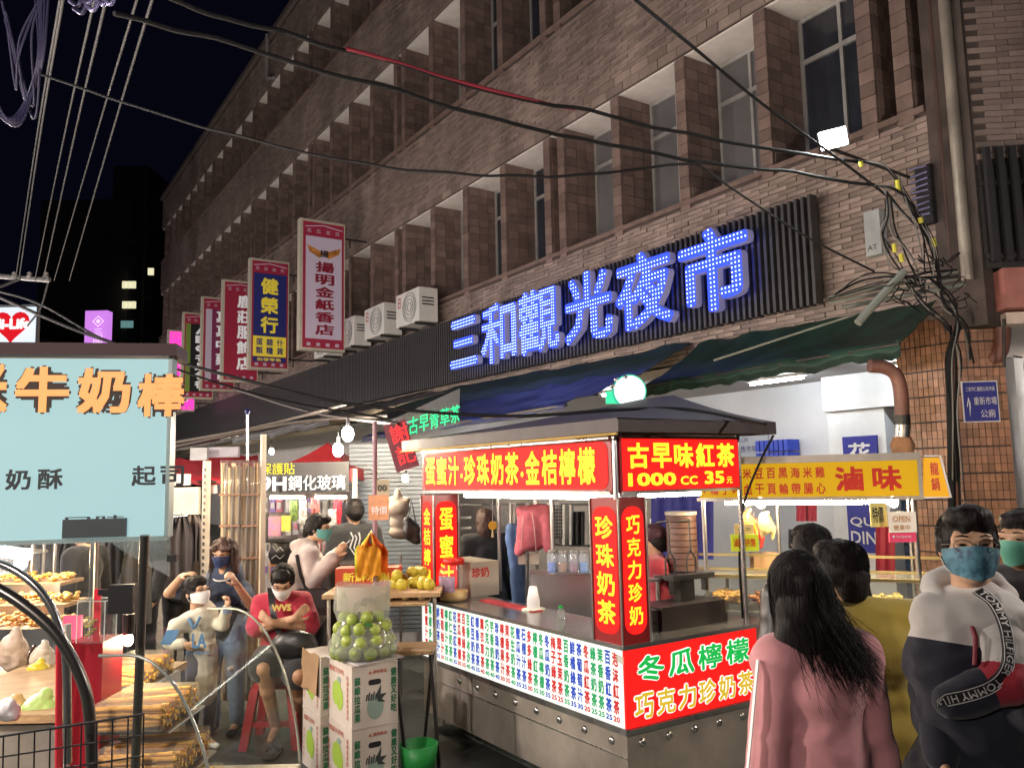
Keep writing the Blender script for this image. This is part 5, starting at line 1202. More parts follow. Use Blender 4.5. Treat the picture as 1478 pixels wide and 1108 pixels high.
for q in 'R':
    a = J['ankR']; part('sandal', M_black, S1.t, lambda b: (b.prism([V((a.x,a.y,0))+S1.f*y_+S1.l*x_+ZU*.002 for x_, y_ in ((-.04,-.06),(.04,-.06),(.05,.08),(.045,.17),(0,.2),(-.045,.17),(-.05,.08))], (0,0,.02)), b.tube([V((a.x,a.y,.03))+S1.f*.05-S1.l*.05, V((a.x,a.y,.075))+S1.f*.08, V((a.x,a.y,.03))+S1.f*.05+S1.l*.05], .01, 5)))
S1.mask(M_white); S1.hair(M_hair, SHORT, .010, (450, short_strands(S1, .03), .0017))

# --- woman in the beige hoodie with a phone
Dw = 6.9; wp_ = px(447, 900, D=Dw); W1 = Person('woman in a beige hoodie and green mask looking at her phone', (wp_.x, wp_.y, 0), -78, 1.63, 1.0, htilt=10)
J = W1.j; J['head'] = px(461, 762, D=Dw); J['neck'] = px(447, 784, D=Dw+.02); J['che'] = px(440, 815, D=Dw); J['wai'] = px(440, 845, D=Dw); J['pel'] = px(444, 872, D=Dw)
J['shR'] = px(446, 799, D=Dw-.16); J['shL'] = px(446, 797, D=Dw+.16); J['elR'] = px(452, 838, D=Dw-.2); J['wrR'] = px(484, 800, D=Dw-.25); J['elL'] = px(468, 822, D=Dw+.15); J['wrL'] = px(490, 797, D=Dw-.02)
W1.body(vox=.010, curl=.7)
W1.top(fabric('hoodie_beige', (.45,.38,.36)), .028, .95, .008, .05, .013, 1.1, 'hoodie', extra=lambda B: B.ell(J['neck']-Rh*.08-ZU*.02, (.09,.1,.06)))
W1.legs(fabric('black_cloth', (.012,.012,.015)), .02); W1.shoes(M_black); W1.mask(mat('mask_teal', (.12,.38,.36), .6))
W1.hair(M_hair, SHORT+[((0,.1,.03),(.035,.04,.05)), ((0,.12,-.04),(.03,.03,.08))], .010)
part('shoulder_bag', M_black, W1.t, lambda b: b.obox(px(452,868,D=Dw-.25), Rh*.13, Fh*.05, ZU*.1)); part('bag_strap', M_black, W1.t, lambda b: b.tube([px(428,800,D=Dw-.2), px(434,830,D=Dw-.21), px(447,862,D=Dw-.24)], .014, 6))
ph = MB().obox(px(497,788,D=Dw-.2), (Rh*.5+ZU*.5).normalized()*.07, Fh*.035, ZU*.005).build('mobile_phone', M_white); tag(ph, 'pale mobile phone held by the woman in the beige hoodie', 'phone')

# --- background people (simpler)
def extra(label, x, D, look, H, topc, legc, hair_=M_hair, mask=None, wd=1., sleeve=1., name='jacket', J=None):
    p = px(x, 900, D=D); q = Person(label, (p.x, p.y, 0), look, H, wd)
    if J:
        for a, c in J.items(): q.j[a] = c
    q.body(vox=.016); q.top(topc, .03, sleeve, .007, .05, .018, 1.1, name); q.legs(legc, .02, vox=.018); q.shoes(M_black)
    if mask: q.mask(mask)
    q.hair(hair_, SHORT, .013); return q
Mk = fabric('jacket_black', (.015,.016,.02)); Mc = fabric('black_cloth', (.012,.012,.015)); Mg = fabric('coat_grey', (.05,.05,.055)); Mj = mat('jeans_light', (.2,.26,.36), .8)
q = extra('man in a black T-shirt with white print beyond the phone stall counter', 511, 7.7, 150, 1.72, Mk, Mc, sleeve=.45, name='t_shirt')
part('shirt_print', M_white, q.t, lambda b: [b.tube([px(506+i*6,768+(i%2)*4,D=7.45), px(510+i*5,776,D=7.45), px(505+i*6,790,D=7.45), px(512+i*4,800,D=7.45)], .008, 4) for i in range(3)])
q = extra('woman with brown hair in a long black coat seen through the cart opening', 703, 7.2, 165, 1.62, Mk, Mc, M_hairB, name='coat')
q.hair(M_hairB, [((0,.05,-.06),(.09,.07,.12))], .013)
q = extra('vendor in a maroon jacket and cap standing behind the red corner column', 950, 5.75, 100, 1.53, fabric('jacket_maroon', (.28,.02,.035)), Mc, name='jacket')
q.hair(mat('cap_maroon', (.05,.012,.02), .7), [((0,.01,.06),(.094,.108,.085)), ((0,-.09,.05),(.06,.05,.012))], .010)
q = extra('short dark haired vendor behind the stack of brown trays', 962, 7.0, 60, 1.62, Mg, Mc, mask=M_white)
q = extra('person in black leaning over the stall far left of the woman and boy', 118, 7.0, 100, 1.6, Mk, Mc)
q = extra('person in dark jacket standing left of the boy behind the glass case', 205, 7.8, 30, 1.66, Mk, Mc)
q = extra('person in a dark brown coat just behind the lit stall sign', 262, 8.3, 170, 1.64, fabric('coat_brown', (.05,.035,.03)), Mc, M_hair, wd=1.1)
q = extra('hooded person in the distance at the end of the left stalls', 165, 9.0, 0, 1.62, Mg, Mc)
# ------------------------------------------------------------------ red plastic stool under the seated man
M_stool = mat('stool_red', (.36,.012,.02), .4)
sc0 = px(402, 965, D=6.1); st = thing('plastic_stool', 'red plastic stool that the man with crossed arms sits on', 'stool', (sc0.x, sc0.y, 0))
S0 = V((sc0.x, sc0.y, 0))
part('seat', M_stool, st, lambda b: b.obox(S0+ZU*.42, Rh*.15, Fh*.15, ZU*.015))
for a, c in ((-1,-1),(1,-1),(1,1),(-1,1)):
    part('leg', M_stool, st, lambda b: b.add([S0+Rh*a*.13+Fh*c*.13+Rh*u*.03+Fh*v*.03+ZU*.41 for u, v in ((-1,-1),(1,-1),(1,1),(-1,1))]+[S0+Rh*a*.19+Fh*c*.19+Rh*u*.03+Fh*v*.03+ZU*.0 for u, v in ((-1,-1),(1,-1),(1,1),(-1,1))], [(3,2,1,0),(4,5,6,7),(0,1,5,4),(1,2,6,5),(2,3,7,6),(3,0,4,7)]))
part('rail', M_stool, st, lambda b: (b.obox(S0+ZU*.17-Fh*.17, Rh*.15, Fh*.008, ZU*.02), b.obox(S0+ZU*.17+Rh*.17, Rh*.008, Fh*.15, ZU*.02)))
# ------------------------------------------------------------------ fruit cartons
M_card = mat('carton_white', (.56,.5,.44), .75, noise_=.08, scale=4, bump=.1); M_kraft = mat('kraft_flap', (.35,.22,.12), .8, noise_=.15)
M_pg = mat('print_green', (.02,.16,.07), .6); M_pr = mat('print_redbrown', (.45,.1,.06), .6); M_pf = mat('print_lime', (.32,.48,.06), .6); M_pk = mat('print_dark', (.03,.04,.04), .6)
def carton(name, label, c, hx, hy, h, grp=None, style=0):
    """c: base centre; faces -X (narrow, pinkish fruit) and -Y (wide, green text)"""
    c = V(c); t = thing(name, label, 'carton', c, grp)
    part('box', M_card, t, lambda b: b.box(c.x-hx, c.x+hx, c.y-hy, c.y+hy, c.z, c.z+h-.004))
    part('lid_flap', M_card, t, lambda b: (b.box(c.x-hx-.004, c.x-.004, c.y-hy-.004, c.y+hy+.004, c.z+h-.003, c.z+h), b.box(c.x+.004, c.x+hx+.004, c.y-hy-.004, c.y+hy+.004, c.z+h-.003, c.z+h)))
    yf, xf = c.y-hy, c.x-hx
    part('green_lettering', M_pg, t, lambda b: (put_vtext(b, '蘇維拉瓜果', (c.x-hx+.015, yf, c.z+h*.1), XU, ZU, hx*.26, h*.72, .03, gap=.06), put_vtext(b, '健康又好吃', (c.x+hx*.68, yf, c.z+h*.18), XU, ZU, hx*.26, h*.72, .03, gap=.06)))
    part('red_lettering', M_pr, t, lambda b: (put_text(b, '▲ 農特產品', (c.x-hx*.3, yf, c.z+h*.84), XU, ZU, hx*.8, h*.06, .01), put_text(b, '健康又好吃', (xf, c.y+hy*.8, c.z+h*.8), (0,-1,0), ZU, hy*1.2, h*.09, .01), put_vtext(b, '新鮮蔬果產地直送', (xf, c.y-hy*.6, c.z+h*.12), (0,-1,0), ZU, hy*.16, h*.7, .01), put_vtext(b, '青果合作社', (xf, c.y+hy*.88, c.z+h*.15), (0,-1,0), ZU, hy*.14, h*.5, .01)))
    def fr(b):
        for (y, z, rz) in ((.25,.46,.2),(-.05,.4,.2),(.1,.5,.19)): 
            b.prism([V((xf-.001-(y+.3)*.002, c.y+hy*(y+.28*cos(a*pi/7)), c.z+h*(z+rz*sin(a*pi/7)))) for a in range(14)][::-1], (-.001,0,0))
    part('fruit_print', M_pf, t, fr)
    part('leaf_print', mat('print_leaf', (.25,.35,.3), .6), t, lambda b: b.prism([V((xf-.002, c.y+hy*(.0+.16*cos(a*pi/5)), c.z+h*(.7+.05*sin(a*pi/5)))) for a in range(10)][::-1], (-.001,0,0)))
    part('melon_print', mat('print_pale', (.24,.33,.28), .6), t, lambda b: b.prism([V((c.x+hx*(.0+.36*cos(a*pi/8)), yf-.001, c.z+h*(.3+.2*sin(a*pi/8)))) for a in range(16)], (0,-.001,0)))
    def dk(b):
        b.prism([(c.x+hx*p[0], yf-.003, c.z+h*p[1]) for p in ((.0,.48),(.25,.66),(.22,.5),(.5,.5),(.28,.42),(.45,.36),(.12,.38))], (0,-.001,0))
        for i in range(5): b.cyl((c.x+hx*(-.4+i*.1), yf-.002, c.z+h*.42), (c.x+hx*(-.35+i*.1), yf-.002, c.z+h*(.52+.03*(i%2))), .004, n=4)
    part('bird_print', M_pk, t, dk)
    part('hand_hole', M_black, t, lambda b: b.prism(rrect((c.x-hx*.3, yf-.001, c.z+h*.66), XU, ZU, hx*.55, h*.09, h*.04), (0,-.001,0)))
    return t
hxx, hyy, H_ = .155, .21, .375
fr_ = px(508, 962, Z=.752)
cb0 = V((fr_.x+hxx, fr_.y+hyy, 0))
grp = 'white fruit cartons'
for i, (z, lb) in enumerate(((0,'white fruit carton at the bottom of the front stack'),(.376,'white fruit carton in the middle of the front stack, just above the frame bottom'),(.752,'white fruit carton topmost in the front stack, under the bag of green fruit'))):
    carton('fruit_carton', lb, (cb0.x, cb0.y, z), hxx, hyy, H_ if i else H_, grp) if i < 2 else None
topz = .752
fr_ = px(463, 948, Z=.752); cb1 = V((fr_.x+.15, fr_.y+.17, 0))
for i, lb in enumerate(('worn fruit carton at the bottom of the rear stack','fruit carton with brown flap on top of the rear stack beside the stool')):
    carton('fruit_carton', lb, (cb1.x, cb1.y, i*.376), .15, .17, .375, grp)
fb = MB().slab([[V((cb1.x-.152-.005*k, cb1.y-.15+.08*j, .755-k*.06+.01*sin(j*2+k))) for j in range(5)] for k in range(5)], V((.003,0,0))).build('cardboard_flap', M_kraft); tag(fb, 'torn brown cardboard flap hanging over the rear carton stack', 'cardboard')
nz_ = MB().obox((cb0.x+.02, cb0.y, topz+.006), (.17,.03,0), (-.03,.2,0), (0,0,.005)).build('newspaper', mat('newsprint', (.5,.48,.5), .8, noise_=.15, scale=14)); tag(nz_, 'sheet of newspaper under the bag of green fruit', 'paper')
# bag of green fruit
bg_ = thing('fruit_bag', 'clear plastic bag full of green guavas on the fruit cartons', 'bag of fruit', (cb0.x, cb0.y, topz+.012))
bc_ = V((cb0.x-.01, cb0.y-.04, topz+.012)); M_guava = mat('guava', (.24,.34,.05), .45, noise_=.35, scale=5, bump=.08, island=.15, col2=(.42,.5,.1))
rr = random.Random(5); pts = []
for lay, (rad, n) in enumerate(((.17,11),(.1,5),(.165,11),(.09,5),(.15,10),(.07,4),(.11,7))):
    z = .045+(lay//2)*.07+(lay%2)*.0
    for i in range(n):
        a = 2*pi*i/n+lay*.4; p = bc_+Rh*cos(a)*rad+Fh*sin(a)*rad*.85+ZU*(z+rr.uniform(-.008,.008)); pts.append(p)
for p in pts:
    part('guava', M_guava, bg_, lambda b: b.ball(p, (.036+rr.random()*.013,.038+rr.random()*.01,.036+rr.random()*.014), 12, 8, rot=Matrix.Rotation(rr.random()*3, 3, 'X')))
def bagm(b):
    g_ = []
    for i in range(15):
        t = i/14; z = t*.46; base_r = [.19,.225,.225,.215,.2,.18,.165,.165,.175,.18,.18,.18,.175,.17,.17][i]; row = []
        for j in range(33):
            a = 2*pi*j/32; r = base_r*(1+.05*noise.noise(V((cos(a)*2.5,sin(a)*2.5,t*6)))*2+.02*sin(a*11+t*5)); row.append(bc_+Rh*cos(a)*r+Fh*sin(a)*r*(.82 if t < .5 else .5)+ZU*(z+.006+.012*sin(a*3)*t))
        g_.append(row)
    b.slab(g_, V((0,0,.0006)))
part('leaf', mat('leaf_green', (.05,.16,.03), .5), bg_, lambda b: [b.add([pts[i*5+2]+Rh*.02+ZU*.035, pts[i*5+2]+Rh*.05+ZU*.05, pts[i*5+2]+Rh*.085+ZU*.03, pts[i*5+2]+Rh*.05+ZU*.02-Fh*.02], [(0,1,2,3)]) for i in range(8)])
part('plastic_bag', glass('bag_clear', (.93,.95,.9), .12, .13), bg_, bagm)
part('tape', mat('bag_milky', (.65,.58,.5), .4, alpha=.55), bg_, lambda b: b.slab([[bc_+Rh*cos(a)*.17-Fh*abs(sin(a))*.09+ZU*z for a in [pi+ i*pi/12 for i in range(13)]] for z in (.3,.38,.45)], Fh*.001))

# ------------------------------------------------------------------ fruit table between carton stack and cart
ft = thing('fruit_table', 'wooden fruit table with yellow fruit behind the bag of guavas', 'table', px(560, 1000, D=6.3))
a0 = px(560, 850, D=6.2); z_ = a0.z
part('table_top', M_wood, ft, lambda b: b.obox(a0, Rh*.42, Fh*.35, ZU*.015))
for s_ in (-1,1):
    for t_ in (-1,1): part('leg', M_steelD, ft, lambda b: b.cyl(a0+Rh*s_*.38+Fh*t_*.3-ZU*.016, V(((a0+Rh*s_*.38+Fh*t_*.3).x, (a0+Rh*s_*.38+Fh*t_*.3).y, 0)), .014, n=6))
rb = thing('red_box', 'red printed box on the fruit table below the orange bags', 'box', a0+ZU*.016-Rh*.15)
part('box', mat('box_red', (.55,.06,.02), .5), rb, lambda b: b.obox(a0-Rh*.16+ZU*.09+Fh*.1, Rh*.24, Fh*.1, ZU*.07)); part('lettering', M_yel, rb, lambda b: put_text(b, '新鮮水果', a0-Rh*.34+ZU*.06-Fh*.001, Rh, ZU, .36, .07, .02))
rr = random.Random(9)
for i in range(14):
    p = a0+Rh*rr.uniform(.05,.36)+Fh*rr.uniform(-.2,.2)+ZU*(.05+(.06 if i > 8 else 0)); o = MB().ball(p, .045, 10, 7).build('yellow_fruit', mat('fruit_yellow', (.6,.5,.05), .4, noise_=.2)); tag(o, 'yellow green fruit in the %s of the heap on the fruit table'%('top layer' if i > 8 else 'bottom layer'), 'fruit', 'yellow fruit heap on the table')
wk = thing('wooden_tray', 'small wooden board with peeled fruit at the front of the fruit table', 'tray', px(590, 880, D=5.7))
b0 = px(585, 868, D=5.9); part('board', M_wood, wk, lambda b: b.obox(b0, Rh*.17, Fh*.15, ZU*.008))
for i in range(5): part('fruit_piece', mat('peeled', (.7,.6,.35), .5), wk, lambda b: b.ball(b0+Rh*(-.12+i*.06)+Fh*(i%2)*.06+ZU*.03, (.035,.025,.02), 8, 6))
tb2 = thing('side_table', 'low steel side table left of the drinks cart', 'table', px(590, 1000, D=5.4)); b1 = px(598, 935, D=5.55)
part('table_top', M_wood, tb2, lambda b: b.obox(b1, Rh*.14, Fh*.16, ZU*.012))
for s_, t_ in ((-1,-1),(1,-1),(1,1),(-1,1)): part('leg', M_dark, tb2, lambda b: b.cyl(b1+Rh*s_*.12+Fh*t_*.13, V(((b1+Rh*s_*.14).x, (b1+Fh*t_*.14).y, 0)), .012, n=6))
gb = MB().lathe(px(604, 1085, D=5.3), [(0,0),(.1,0),(.13,.2),(.12,.2),(.09,.01)], 16).build('green_bucket', mat('bucket_green', (.02,.3,.06), .45)); tag(gb, 'bright green plastic bucket squeezed beside the drinks cart', 'bucket')
gb.location.z = 0
# orange and yellow bags hanging from a hook, price cards
pt = px(541, 690, D=6.3); ptb = V((pt.x, pt.y, 0))
pole = thing('stall_pole', 'pinkish stall pole that carries price cards and orange bags', 'pole', ptb)
part('pole', mat('pole_mauve', (.35,.2,.25), .5), pole, lambda b: b.cyl(ptb, px(541, 608, D=6.3), .018, n=8))
hb = thing('plastic_bags', 'bunch of orange and yellow plastic bags hanging from the stall pole', 'plastic bags', px(536, 835, D=6.15))
for i, (c, x0, x1, y1) in enumerate((((.55,.62,.03),512,558,836),((.75,.14,.01),517,560,828),((.8,.1,.01),519,553,822),((.7,.3,.02),515,550,832))):
    m_ = mat('bag_plastic%d'%i, c, .35, noise_=.15, bump=.2)
    part('bag', m_, hb, lambda b: b.slab([[px(x0+(x1-x0)*s/8+ (4 if k == 0 else 0)*(1-2*s/8), 786+(y1-786)*k/6+ (3*sin(s*1.7)), D=6.22-i*.03+.02*sin(s*2+k)) for s in range(9)] for k in range(7)], Fh*-.002))
    part('handle', m_, hb, lambda b: b.tube([px(x0+10,788,D=6.2-i*.03), px(536,768,D=6.2), px(x1-10,788,D=6.2-i*.03)], .012, 4))
pc = thing('price_card', 'beige price card with two black zeros tied to the stall pole', 'price card', px(552, 715, D=6.25))
part('card', mat('card_beige', (.55,.48,.32), .7), pc, lambda b: fpanel(b, 543, 562, 692, 713, 6.25, .01)); part('lettering', M_black, pc, lambda b: put_text(b, '00', px(545, 709, D=6.24), Rh, ZU, .07, .05, .02))
pc = thing('price_card', 'orange pink price card lower on the stall pole', 'price card', px(546, 752, D=6.2))
part('card', mat('card_orange', (.75,.35,.18), .6, noise_=.2, scale=20), pc, lambda b: fpanel(b, 532, 561, 714, 750, 6.2, .01)); part('lettering', M_wt, pc, lambda b: put_text(b, '特價', px(536, 742, D=6.19), Rh, ZU, .12, .06, .0))

# ------------------------------------------------------------------ LED signs of the neighbouring stall
nr = thing('red_led_sign', 'tilted dark board with glowing red LED characters left of the drinks cart', 'LED sign', px(580, 680, D=7.0))
na, nb2 = px(563, 677, D=7.0), px(560, 612, D=7.0); ru = (Rh*.98+ZU*.3).normalized(); rw = (ZU*.95-Rh*.28).normalized()
part('board', mat('board_dark', (.05,.02,.03), .5, emit=(.25,.01,.02), es=.5), nr, lambda b: b.obox(px(579,643,D=7.03), ru*.1, Fh*.015, rw*.21))
part('lettering', glow('led_red', (1,.03,.03), 2.2, False), nr, lambda b: put_vtext(b, '謝記', px(577,672,D=6.9), ru, rw, .15, .34, .0))
ng = thing('green_led_sign', 'translucent board with glowing green LED characters above the red one', 'LED sign', px(628, 640, D=7.1))
gu = (Rh*.97+ZU*.24).normalized()
part('board', glass('board_clear', (.75,.8,.8), .1, .2), ng, lambda b: b.add([px(565,606,D=7.12), px(664,560,D=7.12), px(662,612,D=7.12), px(592,632,D=7.12)], [(0,1,2,3)]))
part('lettering', glow('led_green', (.03,1,.3), 1.8, False), ng, lambda b: put_text(b, '古早青草茶', px(590,628,D=7.08), gu, ZU, .46, .15, .0))
part('lettering', glow('led_green', (.03,1,.3), 1.8, False), ng, lambda b: put_text(b, '一', px(596,650,D=7.08), gu, ZU, .08, .02, .03))
rs = thing('round_sign', 'round glowing white sign on a green lit box above the cart roof', 'sign', px(910, 590, D=6.4))
rc = px(909, 564, D=6.4)
part('disc', glow('round_glow', (.85,1,.98), 1.6), rs, lambda b: b.cyl(rc, rc+Fh*.05, .12, n=28)); part('rim', mat('rim_green', (.02,.3,.2), .5, emit=(.02,.5,.35), es=.6), rs, lambda b: b.cyl(rc+Fh*.012, rc+Fh*.06, .133, n=28))
part('lamp_base', glow('green_lamp', (.05,.8,.35), 1.2), rs, lambda b: fpanel(b, 875, 893, 565, 582, 6.5, .08))
part('stem', M_dark, rs, lambda b: b.cyl(rc-ZU*.13+Fh*.03, rc-ZU*.35+Fh*.03, .015, n=6))
part('knob', M_steel, rs, lambda b: (b.ball(px(889,548,D=6.4), .018, 8, 6), b.ball(px(903,544,D=6.4), .018, 8, 6), b.ball(px(884,557,D=6.4), .022, 8, 6)))

# ------------------------------------------------------------------ bulbs
M_bulb = glow('bulb_glow', (1,.76,.46), 620); M_bulbw = glow('bulb_cool', (1,.97,.9), 380)
M_tubeS = glow('stall_tube', (1,.95,.85), 40)
M_street = glow('street_bulb', (1,.87,.78), 1230)
def bulb(p, label, m_=M_bulb, r=.045, grp='bare market bulbs', cord=.35):
    t = thing('hanging_bulb', label, 'light bulb', V(p)-ZU*r, grp)
    part('bulb', m_, t, lambda b: b.ball(p, (r,r,r*1.25), 8, 6)); part('socket', M_black, t, lambda b: b.cyl(V(p)+ZU*r*1.15, V(p)+ZU*(r*1.15+.06), .018, n=8)); part('cord', M_rubber, t, lambda b: b.cyl(V(p)+ZU*(r*1.15+.06), V(p)+ZU*(r*1.15+cord), .004, n=4)); return t
bulb(px(502,626,D=7.2), 'bright cool bulb hanging right of the red tent', glow('bulb_hot', (1,.9,.75), 650), .055, cord=.15)
bulb(px(488,649,D=7.3), 'warm bulb just below the bright cool one', M_bulb, .05, cord=.1)
bulb(px(205,712,D=6.6), 'warm bulb behind the pale blue sign over the hanging coats', M_bulb, .045, cord=.2)  # added bulb, hidden by the sign board, put in to warm mother and boy
bulb(px(585,690,D=7.6), 'warm bulb above the dress form behind the drinks cart', M_bulb, .03, cord=.2)
# market lamps over the street and the opposite stalls (outside the picture) and along the arcade
k = 0
for k, (x, y, r_) in enumerate(((-1.6,.2,.06),(-1.6,3.2,.085),(4.6,.2,.06),(-1.2,6.2,.1),(-1,10,.095),(-.8,14,.08),(-.3,19,.08),(.3,25,.08),(.6,30,.08),(1,36,.08))):
    bulb((x, y, 2.75), 'bare warm bulb over the opposite stalls, %s from the camera end'%(ordn_ := ['first','second','','third','fourth','fifth','sixth','seventh','eighth','ninth'][k]) if x < 4 else 'bare warm bulb over the street beside the corner', M_street, r_, 'bulbs over the opposite stalls')
for k, (x, y) in enumerate(((5.0,10.5),(4.6,15),(4.8,20),(5.0,26),(5,32))):
    bulb((x, y, 2.45), 'bare bulb under the grey awnings, %s from the red tent'%['first','second','third','fourth','fifth'][k], M_bulb, .045, 'bulbs under the awnings')
for tx_, y in ((8.6,5.0), (8.4,6.7), (7.5,8.6), (7.5,12), (7.5,16)):
    t = thing('ceiling_tube', {5.0:'fluorescent tube in the arcade by the blue shutter',6.7:'fluorescent tube in the arcade above the white wall pier',8.6:'fluorescent tube in the arcade behind the green awning',12:'fluorescent tube in the arcade behind the blue letters',16:'farthest fluorescent tube in the arcade'}[y], 'tube lamp', (tx_, y, 3.0), 'fluorescent tubes in the arcade')
    part('tube', glow('arcade_tube', (.85,.93,1), 110), t, lambda b: b.cyl((tx_, y-.4, 3.02), (tx_, y+.4, 3.02), .018, n=8)); part('fitting', M_white, t, lambda b: b.box(tx_-.03, tx_+.03, y-.45, y+.45, 3.041, 3.08))
t = thing('ceiling_tube', 'white fluorescent tube inside the corner shop right of the pillar', 'tube lamp', px(1560, 560, D=8.8)); c_ = px(1540, 575, D=8.9)
part('tube', glow('shop_tube', (1,.93,.82), 90), t, lambda b: b.cyl(c_-Rh*.1, c_+Rh*1.0, .02, n=8))

# ------------------------------------------------------------------ phone accessory stall
pa = thing('phone_stall', 'phone accessory stall with black lettered board and pegboard', 'stall', px(450, 1000, D=8.2))
part('sign_board', mat('board_charcoal', (.035,.035,.04), .5, emit=(.03,.03,.035), es=.3), pa, lambda b: fpanel(b, 376, 504, 667, 711, 8.0, .03))
part('lettering', glow('ledy', (1,.85,.02), .9, False), pa, lambda b: put_text(b, '保護貼', px(376, 685, D=7.9), Rh, ZU, .33, .11, .0))
part('lettering', glow('ledw', (1,1,1), .95, False), pa, lambda b: (put_text(b, '9H', px(376, 709, D=7.9), Rh, ZU, .25, .14, .03), put_text(b, '鋼化玻璃', px(416, 708, D=7.9), Rh, ZU, .55, .145, .01)))
part('pegboard', mat('pegboard', (.42,.38,.36), .7, noise_=.1), pa, lambda b: fpanel(b, 372, 535, 700, 860, 8.9, .03))
part('counter', mat('counter_dark', (.04,.03,.03), .5), pa, lambda b: fpanel(b, 470, 520, 812, 1060, 7.4, .5))
rr = random.Random(21); pal = {'pink':(.6,.2,.25),'green':(.15,.4,.12),'white':(.6,.6,.6),'red':(.55,.05,.06),'black':(.02,.02,.025),'grey':(.25,.25,.27),'yellow':(.6,.5,.08),'purple':(.25,.15,.45),'orange':(.65,.28,.08)}
cn_ = list(pal); ordn = ['first','second','third','fourth','fifth','sixth','seventh','eighth','ninth','tenth','eleventh','twelfth','thirteenth','fourteenth']
for row, (y0, hh) in enumerate(((718,26),(748,26),(778,28),(810,28))):
    for i in range(14):
        c = rr.choice(cn_); x0 = 378+i*11+rr.uniform(-1,1); D = 8.72-rr.uniform(0,.06)
        t = thing('accessory_pack', '%s accessory packet, %s from the left in the %s row of the pegboard'%(c, ordn[i], ['top','second','third','bottom'][row]), 'packet', px(x0+4, y0+hh, D=D), 'accessory packets on the pegboard')
        part('card', mat('pack_'+c, pal[c], .4), t, lambda b: fpanel(b, x0, x0+8.6, y0, y0+hh*rr.uniform(.7,.95), D, .015)); part('window', mat('pack_'+rr.choice(cn_), (.5,.5,.5), .3), t, lambda b: fpanel(b, x0+1.5, x0+7, y0+7, y0+hh*.6, D-.02, .02))
bx = thing('poster_bag', 'purple and yellow picture bag hanging on a black rack in the phone stall', 'bag', px(405, 780, D=7.9))
part('panel', mat('art_purple', (.25,.2,.5), .5, noise_=.5, scale=9, col2=(.7,.25,.2)), bx, lambda b: fpanel(b, 388, 406, 745, 773, 7.8, .04)); part('panel', mat('art_yellow', (.6,.6,.1), .5, noise_=.3, scale=12), bx, lambda b: fpanel(b, 407, 419, 744, 766, 7.8, .04)); part('rack', M_black, bx, lambda b: (fpanel(b, 382, 424, 778, 781, 7.85, .3), fpanel(b, 383, 387, 740, 778, 7.85, .02)))
bk = thing('backpack', 'black string backpack with white pattern under the picture bags', 'backpack', px(402, 810, D=7.7))
B = Blob(); part('body', M_black, bk, lambda b: b.slab([[px(389+30*s/6+2*sin(k*1.3), 782+32*k/6, D=7.72-.05*sin(pi*s/6)*sin(pi*k/6)) for s in range(7)] for k in range(7)], Fh*-.1)); part('cord', mat('cord_grey', (.3,.3,.3), .6), bk, lambda b: (b.tube([px(394+5*i,789+6*(i%2),D=7.52) for i in range(4)], .004, 4), b.tube([px(392+6*i,806-5*(i%2),D=7.52) for i in range(4)], .004, 4)))
for i, (x0, x1, y, D) in enumerate(((390,440,718,8.0),(455,500,718,8.0))):
    t = thing('stall_tube', ['left','right'][i]+' white tube lamp under the red tent above the accessories', 'tube lamp', px((x0+x1)/2, y, D=D), 'tube lamps under the red tent')
    part('tube', M_tubeS, t, lambda b: b.cyl(px(x0,y,D=D), px(x1,y,D=D), .012, n=8))
    part('fitting', M_white, t, lambda b: b.cyl(px(x0,y-3,D=D), px(x1,y-3,D=D), .01, n=6))
for i, (x, y0, y1, w_, c, lb) in enumerate(((488,722,760,9,(.5,.04,.06),'red phone strap bundle hanging at the right of the phone stall'),(499,728,775,10,(.02,.02,.03),'black strap bundle beside the red strap bundle'),(480,735,770,8,(.55,.5,.5),'white strap bundle left of the red one'),(424,722,752,8,(.2,.3,.1),'green patterned phone case card at the top of the stall'),(437,722,760,8,(.6,.6,.6),'black and white phone case card right of the green one'),(455,718,742,9,(.6,.2,.2),'salmon card hanging near the middle of the stall'))):
    t = thing('hanging_goods', lb, 'accessory', px(x, y1, D=8.1), 'goods hanging at the front of the phone stall')
    part('goods', mat('hg%d'%i, c, .5, noise_=.6, scale=25), t, lambda b: [b.tube([px(x+j*2.6-w_/2,y0,D=8.1-.02*j), px(x+j*2.8-w_/2,(y0+y1)/2,D=8.06), px(x+j*2.6-w_/2+1,y1-3*(j%2),D=8.1)], .014, 5) for j in range(4)])
    part('hook', M_steel, t, lambda b: b.tube([px(x,y0-5,D=8.1), px(x,y0,D=8.1)], .003, 4))
gs = thing('grey_shutter', 'grey corrugated shutter behind the stall pole and red LED sign', 'shutter', px(582, 900, D=8.6))
for i in range(44): part('slat', mat('shutter_grey', (.16,.19,.23), .5, noise_=.15), gs, lambda b: fpanel(b, 505, 640, 640+i*6.2, 645+i*6.2, 8.6, .05))
dm = thing('dress_form', 'pale dress form left of the cart beside the price cards', 'mannequin', px(576, 880, D=7.4)); D = 7.4
B = Blob(); B.chain([px(574,708,D=D), px(574,718,D=D)], [.028,.04]); B.cap(px(562,722,D=D), .035, px(587,722,D=D), .035); B.ell(px(575,734,D=D), (.11,.075,.08)); B.ell(px(576,752,D=D), (.09,.065,.1)); B.ell(px(577,768,D=D), (.11,.08,.06)); B.build('torso', mat('form_cream', (.3,.25,.2), .7, noise_=.1), dm, .014, 4, .006)
part('stand', M_steel, dm, lambda b: b.cyl(px(578,800,D=D), V((px(578,800,D=D).x, px(578,800,D=D).y, 0)), .012, n=6))
